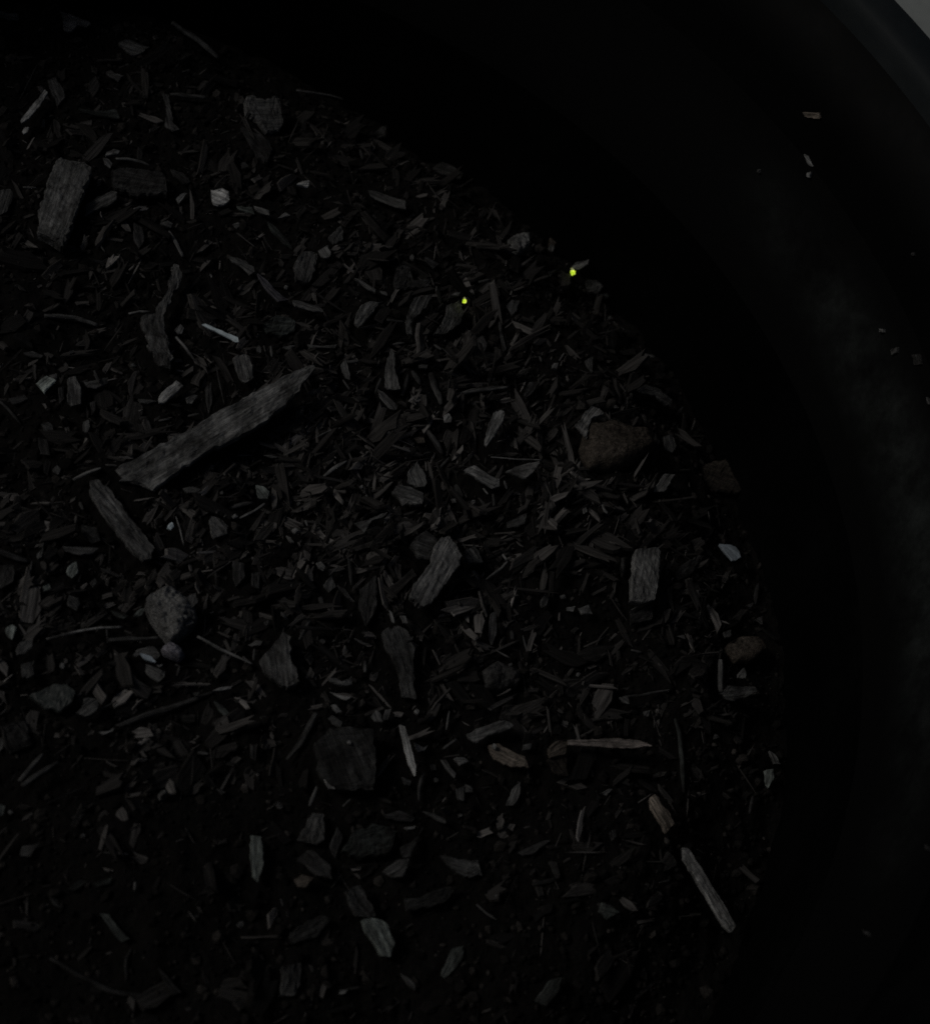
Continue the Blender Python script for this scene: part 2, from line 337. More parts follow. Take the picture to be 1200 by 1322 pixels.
# ------------------------------------------------------------------ pieces lying in the pot
# name, category, build, place of the top (mm), length axis, facing, thickness (mm), width (mm), colour, outline in its own plane (mm), label
PIECES = [
 ('bark_piece','bark','P',(-13.72,84.75,8.54),(-0.225,-0.974,-0.019),(-0.015,-0.016,1.0),2.79,0,(0.178,0.18,0.174),'-11.57,-4.52 -12.96,-1.75 -11.84,0.13 -13.11,1.82 -11.79,3.97 -9.13,4.23 -5.89,3.75 -1.21,4.11 3.03,3.92 8.29,4.03 12.40,3.61 11.77,1.70 11.26,-0.06 9.47,0.06 10.02,-1.41 10.79,-2.71 6.87,-3.16 4.35,-4.31 0.13,-4.16 -5.07,-4.73 -8.21,-4.48','large grey bark slab with a notched lower end, upper left, below the pale splinter'),
 ('wood_splinter','splinter','P',(-21.26,115.15,4.87),(-0.44,-0.898,0.017),(-0.035,0.036,0.999),0.6,0,(0.352,0.356,0.343),'-7.02,-0.75 -6.38,0.36 -1.55,0.86 3.44,0.81 5.64,0.01 4.99,-0.59 0.67,-0.71','straight pale wood splinter at upper left, a tiny pale nugget at its foot'),
 ('wood_crumb','wood crumb','P',(-22.71,109.19,3.63),(-0.535,-0.805,-0.255),(-0.181,-0.185,0.966),0.6,0,(0.514,0.52,0.501),'-0.79,-0.70 -1.08,0.18 0.05,0.85 1.15,0.18 0.67,-0.51','tiny pale wood nugget at the foot of the pale splinter at upper left'),
 ('twig','twig','L',(-22.83,125.12,2.7),(-0.328,-0.917,-0.227),(-0.18,-0.175,0.968),0.6,0.38,(0.071,0.072,0.07),'-5.39,-0.00 -0.10,0.01 5.44,-0.00','long right-leaning dark twig just above the pale splinter at upper left'),
 ('wood_chip','wood chip','P',(-15.99,123.58,3.11),(0.368,-0.93,-0.008),(0.024,0.001,1.0),0.83,0,(0.081,0.081,0.079),'-3.62,-1.12 -4.19,1.00 0.08,1.91 2.76,1.11 4.80,-1.42 0.10,-1.46','left-leaning dark wood chip just above and right of the pale splinter at upper left'),
 ('wood_splinter','splinter','P',(-28.63,148.87,0.64),(-0.994,0.083,0.071),(0.059,-0.142,0.988),0.6,0,(0.124,0.125,0.121),'3.03,-1.18 0.09,-0.32 -2.33,-1.40 -2.86,0.54 -0.62,1.25 2.67,1.10','level dull grey wood splinter left of the ragged chip at top left'),
 ('wood_chip','wood chip','P',(-13.08,148.02,1.85),(-0.947,0.3,-0.113),(-0.16,-0.136,0.978),0.8,0,(0.164,0.165,0.16),'4.11,-2.38 2.14,-2.43 -4.14,-1.46 -4.08,-0.19 -1.23,0.16 -0.58,2.56 1.51,2.97 2.28,0.74','ragged grey wood chip with a stubby side lobe near the top left corner'),
 ('wood_chip','wood chip','P',(1.91,142.09,2.47),(-0.989,0.114,0.095),(0.111,0.145,0.983),0.78,0,(0.101,0.102,0.098),'3.99,0.04 1.91,-3.06 -0.60,-2.24 -3.81,-1.76 -2.61,0.88 -0.70,3.45 1.79,2.63','level dull grey wood chip just left of the twig at the dark top edge'),
 ('twig','twig','L',(17.36,148.59,1.51),(0.835,-0.527,-0.16),(0.169,-0.033,0.985),0.6,1.52,(0.101,0.102,0.098),'-7.32,-0.21 -2.22,0.21 2.56,0.21 7.00,-0.21','straight dim twig slanting down right at the dark top edge of the soil'),
 ('wood_chip','wood chip','P',(-2.86,132.02,2.34),(-0.818,0.516,-0.254),(-0.221,0.127,0.967),0.6,0,(0.081,0.081,0.079),'2.34,-0.07 1.52,-1.37 0.07,-0.46 -2.39,-0.95 -2.40,1.58 0.88,1.26','small level dark wood chip below and right of the ragged chip at top left'),
 ('wood_splinter','splinter','P',(10.77,119.36,3.96),(0.191,-0.981,0.045),(-0.042,0.038,0.998),0.6,0,(0.081,0.081,0.079),'-7.39,-0.43 -6.99,0.91 -0.79,0.44 3.10,0.41 5.10,1.66 5.29,-0.48 3.60,-2.02 -2.14,-0.48','upright dark wood splinter below the twig at the dark top edge'),
 ('twig','twig','L',(15.02,126.56,4.18),(0.997,-0.014,0.081),(-0.082,-0.045,0.996),0.6,1.23,(0.048,0.048,0.046),'-4.26,0.01 -0.08,-0.03 4.35,0.01','long level very dark twig just below the twig at the dark top edge'),
 ('wood_chip','wood chip','P',(-2.73,103.26,6.14),(-0.932,-0.363,0.01),(0.03,-0.05,0.998),0.6,0,(0.194,0.196,0.189),'1.81,-0.33 -0.79,-0.98 -1.85,-0.20 -1.05,0.98 1.87,0.53','small level light grey wood chip just above the curled flake'),
 ('wood_chip','wood chip','P',(-3.62,101.02,5.03),(0.706,-0.685,-0.182),(0.061,-0.197,0.978),0.6,0,(0.124,0.125,0.121),'-1.69,-0.10 -0.72,0.84 1.07,0.72 1.44,-0.53 -0.10,-0.94','small left-leaning dull grey wood chip just above the curled flake'),
 ('twig','twig','L',(2.39,101.76,5.81),(0.993,-0.02,-0.118),(0.12,0.092,0.989),0.6,0.81,(0.136,0.138,0.133),'-4.26,-0.29 -1.55,0.37 2.11,0.20 3.73,-0.29','level light grey twig just above and right of the curled flake'),
 ('wood_chip','wood chip','P',(-4.53,88.54,5.39),(-0.774,-0.612,-0.16),(-0.145,-0.074,0.987),0.87,0,(0.085,0.086,0.083),'3.45,-1.86 0.22,-1.84 -4.35,-1.40 -4.56,-0.35 -2.97,1.55 -0.77,1.96 3.35,0.93 5.54,0.99','curled dark bark flake with a thin bright upper edge, right of the forked bark slab'),
 ('wood_chip','wood chip','P',(13.6,93.91,3.82),(-0.561,-0.828,0.015),(0.13,-0.071,0.989),0.6,0,(0.136,0.138,0.133),'1.62,-0.58 -0.62,-0.76 -2.42,0.12 -0.42,0.52 1.83,0.70','small right-leaning light grey wood chip just left of the pale square chip'),
 ('wood_chip','wood chip','P',(22.76,94.45,5.21),(-0.908,0.413,-0.063),(-0.145,-0.17,0.975),1.03,0,(0.503,0.508,0.49),'2.94,-0.57 1.01,-1.98 -0.94,-2.05 -2.12,0.01 -1.86,1.59 0.97,2.97','small pale square-cut wood chip with grain lines, brightest square in the upper left'),
 ('wood_chip','wood chip','P',(-25.99,86.27,4.71),(-0.205,-0.964,-0.17),(0.023,-0.178,0.984),0.89,0,(0.09,0.091,0.088),'-1.68,-2.38 -3.76,0.36 -1.75,1.44 2.57,1.22 4.57,-0.64','upright dull grey wood chip just left of the forked bark slab'),
 ('wood_splinter','splinter','L',(-20.81,91.48,4.22),(0.959,0.232,-0.16),(0.149,0.065,0.987),0.6,0.62,(0.194,0.196,0.189),'-1.56,0.03 -0.01,-0.06 1.58,0.03','level light grey wood splinter just above and left of the forked bark slab'),
 ('wood_chip','wood chip','P',(10.47,84.79,4.59),(-0.979,-0.152,0.134),(0.12,0.095,0.988),0.6,0,(0.112,0.113,0.109),'1.74,-0.08 -0.41,-1.42 -1.30,-0.41 -0.93,0.98 0.90,0.93','small level dull grey wood chip below and left of the pale square chip'),
 ('wood_splinter','splinter','L',(12.29,79.49,4.76),(0.458,-0.884,-0.091),(0.08,-0.062,0.995),0.6,0.92,(0.124,0.125,0.121),'-3.57,-0.06 -0.43,0.13 3.98,-0.06','left-leaning dull grey wood splinter below and left of the pale square chip'),
 ('wood_splinter','splinter','L',(-4.46,76.05,4.68),(0.594,-0.802,-0.069),(0.028,-0.065,0.998),0.6,0.45,(0.136,0.138,0.133),'-1.71,-0.03 -0.17,0.06 1.88,-0.03','left-leaning light grey wood splinter just below the curled flake'),
 ('bark_flake','bark flake','P',(13.58,100.42,3.7),(-0.86,0.483,0.165),(0.219,0.057,0.974),0.6,0,(0.055,0.055,0.054),'3.12,-0.14 0.16,-1.73 -2.70,-0.46 -1.98,1.26 1.39,1.05','left-leaning dark bark flake just above and left of the pale square chip'),
 ('bark_flake','bark flake','P',(3.38,96.17,5.42),(-0.997,0.071,-0.016),(-0.014,0.034,0.999),1.74,0,(0.038,0.038,0.037),'6.34,-2.31 0.92,-4.16 -5.86,-3.80 -7.27,2.73 0.17,4.36 5.61,3.10','level very dark bark flake just above and right of the curled flake'),
 ('bark_flake','bark flake','P',(3.95,79.97,5.11),(0.134,-0.99,0.031),(0.109,0.046,0.993),0.65,0,(0.055,0.055,0.054),'-3.64,-0.81 -2.71,1.32 1.37,1.27 3.85,-0.38 1.08,-1.38','upright dark bark flake just below and right of the curled flake'),
 ('bark_flake','bark flake','P',(-5.99,117.67,3.59),(-0.981,-0.136,0.139),(0.146,-0.042,0.988),0.6,0,(0.045,0.051,0.047),'5.13,-0.61 0.50,-0.46 -4.32,-1.79 -4.98,1.04 -0.28,1.17 3.86,0.64','level very dark greenish bark flake right of the pale splinter at upper left'),
 ('root_piece','root','P',(9.42,54.95,8.3),(-0.141,-0.99,0.022),(0.044,0.016,0.999),1.25,0,(0.15,0.151,0.146),'-15.91,-0.20 -15.76,1.15 -12.93,2.31 -10.00,2.22 -7.34,1.08 -3.74,0.53 0.82,0.36 5.88,1.99 10.36,3.51 14.11,3.65 13.42,1.43 12.09,-0.47 9.74,-1.69 5.79,-3.16 3.26,-4.84 0.88,-4.36 -0.15,-1.94 -3.77,-1.21 -9.20,-0.29','grey spoon-shaped root with a thin bent handle pointing up, left of the white sliver'),
 ('twig','twig','L',(14.5,47.65,7.28),(0.568,-0.823,0.013),(0.05,0.05,0.998),0.6,0.83,(0.164,0.165,0.16),'-3.72,-0.03 -0.08,0.05 3.78,-0.03','left-leaning light grey twig just below and right of the spoon-shaped root'),
 ('wood_chip','wood chip','P',(13.42,53.74,5.76),(-0.389,-0.92,-0.041),(0.079,-0.077,0.994),0.6,0,(0.124,0.125,0.121),'0.68,-1.17 -1.53,-0.49 -1.31,0.56 0.78,1.01 1.37,0.09','small dull grey wood chip just below and right of the spoon-shaped root'),
 ('twig','twig','L',(-10.68,54.01,5.72),(0.995,-0.033,-0.095),(0.092,-0.079,0.993),0.6,1.11,(0.09,0.091,0.088),'-5.36,-0.38 -2.07,0.19 1.27,0.57 6.21,-0.38','long level dull grey twig above the pale lozenge'),
 ('wood_splinter','splinter','L',(4.35,57.27,6.13),(0.976,0.193,0.102),(-0.093,-0.054,0.994),0.6,0.62,(0.194,0.196,0.189),'-2.37,-0.11 0.04,0.22 2.34,-0.11','level light grey wood splinter just left of the spoon-shaped root'),
 ('wood_chip','wood chip','P',(-15.23,34.09,8.7),(-0.678,-0.694,-0.245),(-0.242,-0.104,0.965),0.85,0,(0.429,0.484,0.447),'1.48,-1.53 -1.54,-1.22 -1.53,-0.31 -2.01,1.26 2.00,1.72 1.59,0.08','small pale greenish lozenge of wood near the left edge'),
 ('wood_crumb','wood crumb','P',(-13.37,36.85,7.38),(-0.964,-0.262,0.046),(0.047,0.002,0.999),0.6,0,(0.112,0.113,0.109),'0.88,-0.60 -0.81,-0.75 -0.74,0.51 0.67,0.84','small level dull grey wood crumb just above and right of the pale lozenge'),
 ('wood_chip','wood chip','P',(-9.16,32.13,9.26),(0.068,-0.989,0.13),(-0.131,0.121,0.984),0.99,0,(0.124,0.125,0.121),'-4.16,-1.16 -4.89,0.48 -0.91,1.51 3.50,1.51 4.16,-0.71 2.18,-1.62','upright dull grey wood chip just right of the pale lozenge'),
 ('wood_chip','wood chip','P',(-4.41,36.22,7.3),(-0.932,-0.356,0.065),(0.094,-0.063,0.994),0.6,0,(0.124,0.125,0.121),'2.77,-0.80 -0.23,-0.69 -2.92,-0.90 -2.86,0.57 0.46,1.38 2.74,0.43','level dull grey wood chip right of the pale lozenge'),
 ('wood_splinter','splinter','L',(-4.5,36.96,8.51),(0.357,-0.934,-0.016),(0.093,0.019,0.996),0.6,0.64,(0.124,0.125,0.121),'-1.72,0.03 0.07,-0.07 1.64,0.03','left-leaning dull grey wood splinter right of the pale lozenge'),
 ('wood_chip','wood chip','P',(10.77,34.6,7.83),(-0.662,-0.749,-0.025),(0.026,-0.056,0.998),0.73,0,(0.372,0.376,0.363),'2.81,-0.70 0.50,-1.25 -4.04,-1.16 -4.38,0.79 -0.65,1.08 2.42,1.07 3.27,0.18','small pale brown oblong chip tilted to the right, above the big curved slab'),
 ('wood_chip','wood chip','P',(15.89,34.85,6.4),(-0.656,-0.74,0.15),(0.209,0.013,0.978),0.6,0,(0.164,0.165,0.16),'0.98,-0.83 -1.30,-0.52 -2.06,0.28 0.99,0.96 1.37,0.11','small right-leaning light grey wood chip just right of the pale brown chip'),
 ('wood_splinter','splinter','P',(6.1,32.88,6.94),(-0.987,-0.104,0.124),(0.115,0.087,0.989),0.6,0,(0.09,0.091,0.088),'1.79,-0.56 -0.31,-0.49 -2.61,-0.27 -0.37,0.84 1.48,0.48','small level dull grey wood splinter just left of the pale brown chip'),
 ('wood_chip','wood chip','P',(-13.98,23.9,7.07),(-0.901,0.372,0.221),(0.142,-0.228,0.963),0.64,0,(0.09,0.091,0.088),'1.59,-0.00 0.26,-1.36 -1.19,-0.76 -1.21,1.01 0.55,1.11','small left-leaning dull grey wood chip below the pale lozenge'),
 ('wood_chip','wood chip','P',(-6.32,24.26,8.16),(0.018,-0.999,0.038),(0.019,0.038,0.999),0.6,0,(0.112,0.113,0.109),'-1.10,-0.82 -1.72,0.37 -0.01,0.91 1.67,0.21 1.15,-0.67','small upright dull grey wood chip below and right of the pale lozenge'),
 ('wood_chip','wood chip','P',(-11.91,13.59,6.81),(0.365,-0.93,-0.037),(-0.168,-0.105,0.98),0.6,0,(0.09,0.091,0.088),'-0.77,-0.61 -1.05,0.53 0.30,0.89 1.15,-0.02 0.36,-0.79','small dull grey wood chip just above and left of the dark straight slab'),
 ('wood_splinter','splinter','L',(-5.94,11.08,10.3),(0.887,0.357,0.293),(-0.245,-0.176,0.953),0.6,0.78,(0.194,0.196,0.189),'-3.12,-0.05 0.11,0.11 3.01,-0.05','right-leaning light grey wood splinter just above and left of the dark straight slab'),
 ('twig','twig','L',(-21.94,27.84,5.85),(0.679,-0.73,-0.081),(-0.11,-0.211,0.971),0.6,0.66,(0.063,0.063,0.061),'-4.08,-0.06 0.38,0.11 3.69,-0.06','long left-leaning dark twig below and left of the pale lozenge'),
 ('bark_flake','bark flake','P',(-20.41,30.93,6.35),(-0.939,-0.316,-0.137),(-0.165,0.065,0.984),0.6,0,(0.055,0.055,0.054),'2.09,-0.65 -1.72,-1.00 -2.06,0.78 1.68,0.87','small level dark bark flake just below and left of the pale lozenge'),
 ('bark_flake','bark flake','P',(-5.02,29.43,8.01),(0.081,-0.996,-0.023),(0.018,-0.022,1.0),0.6,0,(0.063,0.063,0.061),'-1.38,-0.59 -1.67,0.43 1.02,0.51 2.02,-0.35','small upright dark bark flake below and right of the pale lozenge'),
 ('bark_flake','bark flake','P',(-11.63,32.46,7.57),(0.092,-0.995,-0.037),(0.176,-0.02,0.984),0.6,0,(0.055,0.055,0.054),'-1.86,-0.68 -2.02,0.57 1.38,0.60 2.48,-0.49','small upright dark bark flake just below and right of the pale lozenge'),
 ('wood_splinter','splinter','P',(19.65,35.89,6.52),(0.012,-1.0,-0.004),(0.196,-0.001,0.981),0.6,0,(0.081,0.081,0.079),'-2.07,-0.81 -3.93,0.54 0.61,0.92 4.38,-0.01 0.96,-0.63','upright dark wood splinter just above the big curved slab'),
 ('twig','twig','L',(22.06,39.16,6.7),(0.225,-0.95,-0.218),(0.109,-0.198,0.974),0.6,0.36,(0.063,0.063,0.061),'-4.76,0.02 -0.16,-0.04 4.89,0.02','long upright dark twig just below and left of the brown oblong block'),
 ('wood_splinter','splinter','L',(10.09,28.29,7.16),(0.931,0.351,-0.098),(0.075,0.08,0.994),0.6,0.52,(0.112,0.113,0.109),'-1.33,0.00 1.34,0.00','short level dull grey wood splinter just below the pale brown chip'),
 ('wood_splinter','splinter','L',(16.34,30.6,6.58),(0.968,0.19,0.163),(-0.187,0.115,0.976),0.6,0.55,(0.101,0.102,0.098),'-1.26,0.00 1.26,-0.00','short level dull grey wood splinter just above and left of the big curved slab'),
 ('wood_chip','wood chip','P',(15.83,10.52,7.91),(-0.995,0.022,-0.096),(-0.097,-0.042,0.994),0.6,0,(0.09,0.091,0.088),'2.01,-0.32 0.02,-0.89 -2.00,-0.29 -1.22,0.69 1.18,0.81','small level dull grey wood chip above and right of the pale blue cube'),
 ('wood_crumb','wood crumb','P',(22.27,11.14,6.85),(0.189,-0.982,-0.018),(-0.092,-0.036,0.995),0.6,0,(0.09,0.091,0.088),'0.25,0.41 0.56,0.02 0.34,-0.43 -0.22,-0.36 -0.63,0.00 -0.29,0.34','tiny upright dull grey wood crumb above and right of the pale blue cube'),
 ('bark_flake','bark flake','P',(-17.85,42.14,7.16),(-0.996,0.069,0.053),(0.038,-0.202,0.979),0.6,0,(0.063,0.063,0.061),'2.21,-0.06 0.29,-0.91 -2.05,-0.23 -1.75,0.52 1.29,0.67','small level dark bark flake just above the pale lozenge'),
 ('wood_crumb','wood crumb','P',(-9.89,44.15,6.76),(-0.84,-0.515,0.17),(0.221,-0.039,0.975),0.6,0,(0.081,0.081,0.079),'-0.36,0.29 0.04,0.44 0.70,0.31 0.41,-0.36 -0.18,-0.47 -0.62,-0.21','tiny dark wood crumb just above and right of the pale lozenge'),
 ('bark_flake','bark flake','P',(-14.64,19.26,6.72),(0.215,-0.976,-0.024),(-0.055,-0.037,0.998),0.74,0,(0.041,0.041,0.04),'-2.23,-0.91 -2.17,1.07 2.34,0.89 2.04,-1.05','upright very dark bark flake below the pale lozenge'),
 ('wood_crumb','wood crumb','P',(20.26,70.35,5.09),(-0.127,-0.987,-0.095),(-0.045,-0.09,0.995),0.6,0,(0.164,0.165,0.16),'0.06,0.45 0.57,0.19 0.57,-0.28 -0.09,-0.51 -0.64,-0.19 -0.47,0.33','tiny light grey wood crumb above the white sliver'),
 ('wood_crumb','wood crumb','P',(3.24,42.85,5.82),(-0.965,0.251,0.077),(0.083,0.013,0.996),0.6,0,(0.09,0.091,0.088),'-0.62,-0.04 -0.27,0.64 0.28,0.53 0.53,0.04 0.35,-0.55 -0.27,-0.62','tiny dull grey wood crumb just above and left of the pale brown chip'),
 ('wood_splinter','splinter','L',(-6.58,5.22,7.09),(0.342,-0.939,0.046),(-0.146,-0.005,0.989),0.6,0.71,(0.071,0.072,0.07),'-1.00,0.00 0.99,-0.00','short left-leaning dark wood splinter just left of the dark straight slab'),
 ('plastic_sliver','plastic sliver','P',(22.14,49.03,11.87),(-0.901,0.433,-0.009),(-0.109,-0.206,0.972),0.6,0,(0.705,0.82,0.85),'5.25,0.31 5.01,-0.34 -3.43,-0.74 -3.73,0.26 -3.10,0.50','thin bright white sliver, the brightest straight strip, right of the spoon-shaped root'),
 ('bark_piece','bark','P',(21.23,24.42,11.52),(-0.793,-0.601,-0.099),(-0.034,-0.118,0.992),2.33,0,(0.194,0.196,0.189),'24.11,-4.21 16.51,-3.93 11.15,-3.67 7.37,-3.38 3.55,-3.09 0.06,-3.69 -5.65,-3.10 -10.73,-2.95 -15.76,-2.65 -20.95,-2.50 -26.54,-1.67 -26.64,-0.69 -25.61,-0.21 -22.78,0.94 -18.44,2.68 -13.65,3.41 -8.29,4.39 -4.66,4.24 -0.30,4.03 5.74,3.14 12.90,3.62 18.47,4.22 21.60,4.48 21.57,1.74 23.23,-0.00 25.20,-1.31','biggest piece, long curved grey slab of wood rising to a point on the right'),
 ('twig','twig','L',(-13.85,-53.22,7.2),(0.589,0.802,0.098),(-0.173,0.006,0.985),0.6,0.93,(0.101,0.102,0.098),'-3.36,-0.02 0.04,0.03 3.35,-0.02','long right-leaning dull grey twig just above and left of the pair of crossed sticks'),
 ('twig','twig','L',(-12.3,-54.86,8.46),(0.786,0.618,0.023),(-0.075,0.058,0.995),0.6,1.1,(0.124,0.125,0.121),'-3.97,-0.02 -0.14,0.04 4.16,-0.02','lower stick of the pair meeting in a V at the left edge'),
 ('twig','twig','L',(22.77,-27.56,9.02),(0.904,-0.422,-0.064),(-0.001,-0.153,0.988),0.6,0.65,(0.219,0.221,0.213),'-6.53,0.09 -1.25,-0.17 2.11,-0.01 5.68,0.09','thin straight light twig running from the purple pebble towards the grey rounded block'),
 ('wood_splinter','splinter','P',(22.43,-34.78,6.98),(-0.934,-0.314,0.173),(0.157,0.075,0.985),0.6,0,(0.219,0.221,0.213),'2.31,-0.04 0.49,-0.41 -2.01,-0.30 -1.61,0.34 0.79,0.42','small level light grey wood splinter just below the thin straight twig'),
 ('wood_splinter','splinter','L',(18.63,-47.81,4.87),(0.966,-0.164,0.198),(-0.183,0.103,0.978),0.6,0.69,(0.112,0.113,0.109),'-1.06,0.00 1.06,-0.00','short level dull grey wood splinter just below and right of the long dim twig'),
 ('wood_splinter','splinter','L',(28.63,6.77,7.42),(0.817,0.576,0.02),(0.011,-0.049,0.999),0.6,0.61,(0.219,0.221,0.213),'-3.34,0.09 0.07,-0.18 3.30,0.09','right-leaning light grey wood splinter right of the pale blue cube'),
 ('wood_crumb','wood crumb','P',(24.93,4.82,8.01),(-0.946,-0.239,0.219),(0.253,-0.12,0.96),0.6,0,(0.352,0.356,0.343),'-0.59,0.20 -0.00,0.44 0.54,0.34 0.59,-0.15 -0.02,-0.54 -0.51,-0.30','tiny level pale grey wood crumb right of the pale blue cube'),
 ('twig','twig','L',(26.54,8.85,6.32),(0.918,0.385,-0.095),(0.055,0.112,0.992),0.6,1.2,(0.081,0.081,0.079),'-2.77,-0.09 0.09,0.19 2.70,-0.10','level dark twig right of the pale blue cube'),
 ('twig','twig','L',(82.37,45.51,5.18),(0.951,0.301,-0.074),(0.084,-0.019,0.996),0.6,1.27,(0.112,0.113,0.109),'-6.55,-0.06 -0.42,0.13 7.07,-0.07','long level dull grey twig just above the knobbed upright stick'),
 ('wood_chip','wood chip','P',(76.14,0.16,6.57),(0.428,-0.903,-0.029),(0.235,0.08,0.969),0.93,0,(0.101,0.102,0.098),'-1.99,-0.21 -2.28,2.21 2.16,2.07 1.90,-1.78 0.19,-2.25','left-leaning dull grey wood chip just above and right of the scoop-shaped chip'),
 ('bark_piece','bark','P',(45.83,-49.95,10.02),(0.401,-0.906,-0.135),(0.017,-0.14,0.99),3.2,0,(0.051,0.052,0.05),'-5.17,-4.42 -6.73,-1.03 -5.67,3.09 -3.29,8.02 2.61,5.82 7.93,2.35 6.95,-1.44 3.48,-6.09 -0.31,-6.07','broad flat dark squarish plate of bark with a small light nub on it'),
 ('wood_crumb','wood crumb','P',(46.33,-47.25,11.25),(0.03,-0.996,-0.086),(0.061,-0.084,0.995),0.6,0,(0.219,0.221,0.213),'0.10,0.34 0.50,0.09 0.27,-0.31 -0.12,-0.37 -0.41,-0.11 -0.35,0.36','tiny upright light grey wood crumb just above the flat dark plate'),
 ('wood_splinter','splinter','P',(58.42,-47.85,10.0),(0.22,-0.968,-0.118),(-0.005,-0.122,0.993),0.6,0,(0.514,0.52,0.501),'-5.53,-0.56 -5.33,0.53 -1.22,0.78 3.60,0.67 5.40,0.04 3.34,-0.72 -0.37,-0.74','bright narrow pointed splinter standing steeply, just right of the flat dark plate'),
 ('wood_splinter','splinter','P',(79.2,18.93,9.07),(-0.922,0.385,0.048),(-0.031,-0.195,0.98),0.76,0,(0.236,0.238,0.23),'4.98,0.46 2.50,-1.83 -0.95,-1.18 -3.73,-1.29 -4.32,0.25 -3.01,1.72 0.54,1.27 4.00,0.57','rounded capsule-shaped grey chip at the left corner of the triangular flake'),
 ('wood_stick','stick','P',(123.44,-70.13,-2.92),(0.513,-0.832,-0.212),(0.223,-0.109,0.969),0.88,0,(0.227,0.23,0.222),'-9.97,-0.32 -9.26,1.07 -4.82,1.22 0.04,1.51 3.77,1.72 9.80,1.54 9.98,-0.84 8.24,-1.40 2.83,-1.46 -3.30,-1.46 -7.50,-1.54','long pale flat stick with dark specks, lying alone at the lower right'),
 ('twig','twig','L',(119.89,-41.38,1.4),(0.032,-0.989,-0.147),(0.05,-0.145,0.988),0.6,1.09,(0.052,0.058,0.054),'-7.18,-0.25 -3.78,0.42 1.81,0.09 9.00,-0.25','long upright dark greenish twig above the short pinkish stick'),
 ('bark_flake','bark flake','P',(69.4,-69.51,4.63),(-0.958,0.28,0.065),(0.049,-0.061,0.997),0.93,0,(0.071,0.072,0.07),'5.16,-0.65 -0.06,-1.28 -2.63,-2.16 -4.24,0.59 -0.87,2.22 2.60,1.27','level dark bark flake right of the folded leaf-like flake'),
 ('bark_flake','bark flake','P',(98.95,-77.56,3.11),(-0.907,0.373,0.196),(0.167,-0.109,0.98),0.76,0,(0.048,0.048,0.046),'2.62,-0.41 1.31,1.34 -1.27,1.42 -2.37,-0.83 -0.31,-1.53','left-leaning very dark bark flake just below and right of the dull green chip'),
 ('bark_piece','bark','P',(1.18,1.15,9.58),(0.605,-0.794,-0.051),(0.057,-0.02,0.998),1.51,0,(0.15,0.151,0.146),'-10.67,-0.19 -9.86,1.81 -6.40,2.24 -0.81,2.10 3.49,2.22 9.01,2.08 10.80,0.43 10.57,-1.67 6.31,-2.42 0.04,-2.39 -4.74,-2.16 -8.16,-1.97','long smooth dark slab slanting down right, below the left end of the biggest slab'),
 ('plastic_fragment','plastic fragment','P',(11.21,-0.56,10.84),(-0.666,-0.744,-0.057),(0.1,-0.165,0.981),0.6,0,(0.705,0.82,0.85),'0.12,-0.53 -0.89,-0.49 -0.87,0.62 0.73,0.61 0.91,-0.21','tiny pale blue cube-like fragment beside a thin upright splinter'),
 ('wood_splinter','splinter','L',(13.23,-0.48,9.52),(0.205,-0.973,0.101),(-0.157,0.069,0.985),0.6,0.36,(0.219,0.221,0.213),'-3.60,-0.06 -0.30,0.12 3.87,-0.06','thin upright splinter just right of the pale blue cube'),
 ('wood_chip','wood chip','P',(21.43,2.23,7.59),(0.625,-0.773,-0.106),(0.176,0.007,0.984),0.93,0,(0.112,0.113,0.109),'-2.99,0.14 -1.32,1.75 1.14,1.89 2.31,0.65 1.60,-2.85 -0.75,-1.56','left-leaning dull grey wood chip right of the pale blue cube'),
 ('wood_chip','wood chip','P',(-7.9,-10.39,7.42),(-0.298,-0.944,-0.14),(-0.046,-0.132,0.99),0.62,0,(0.288,0.325,0.3),'1.01,-0.92 -0.50,-1.07 -2.11,0.04 -0.28,1.35 1.87,0.60','pale greenish diamond-shaped chip below the flat lipped flake at the left'),
 ('wood_splinter','splinter','P',(-6.43,-4.83,6.31),(-0.997,-0.044,0.062),(0.064,-0.048,0.997),0.6,0,(0.09,0.091,0.088),'3.61,-0.65 -0.26,-0.75 -3.76,-0.73 -2.59,0.55 -0.26,1.15 3.22,0.42','flat brown flake with a lighter upper lip, left of the dark straight slab'),
 ('wood_chip','wood chip','P',(-12.63,-14.23,6.64),(-0.726,-0.684,0.071),(0.083,0.016,0.996),0.6,0,(0.154,0.174,0.16),'0.40,-0.77 -1.05,-0.42 -0.55,0.75 1.20,0.45','small right-leaning light greenish wood chip just below and left of the pale diamond chip'),
 ('wood_chip','wood chip','P',(-7.14,-17.71,7.45),(0.725,-0.655,-0.211),(0.15,-0.149,0.977),0.7,0,(0.101,0.102,0.098),'-0.60,-1.56 -1.95,0.30 -0.27,1.34 1.27,0.64 1.55,-0.71','left-leaning dull grey wood chip just above the long light twig'),
 ('wood_splinter','splinter','P',(-14.2,-6.16,6.36),(-0.193,-0.974,0.115),(-0.089,0.134,0.987),0.6,0,(0.136,0.138,0.133),'0.72,-0.75 -0.68,-0.11 -2.98,-0.06 -0.05,0.51 1.35,0.56 1.60,-0.15','small upright light grey wood splinter just above and left of the pale diamond chip'),
 ('twig','twig','L',(-19.6,-7.47,6.88),(0.964,-0.193,-0.184),(0.208,0.113,0.972),0.6,1.28,(0.055,0.055,0.054),'-3.18,-0.00 -0.20,-0.00 3.40,0.00','level dark twig left of the pale diamond chip'),
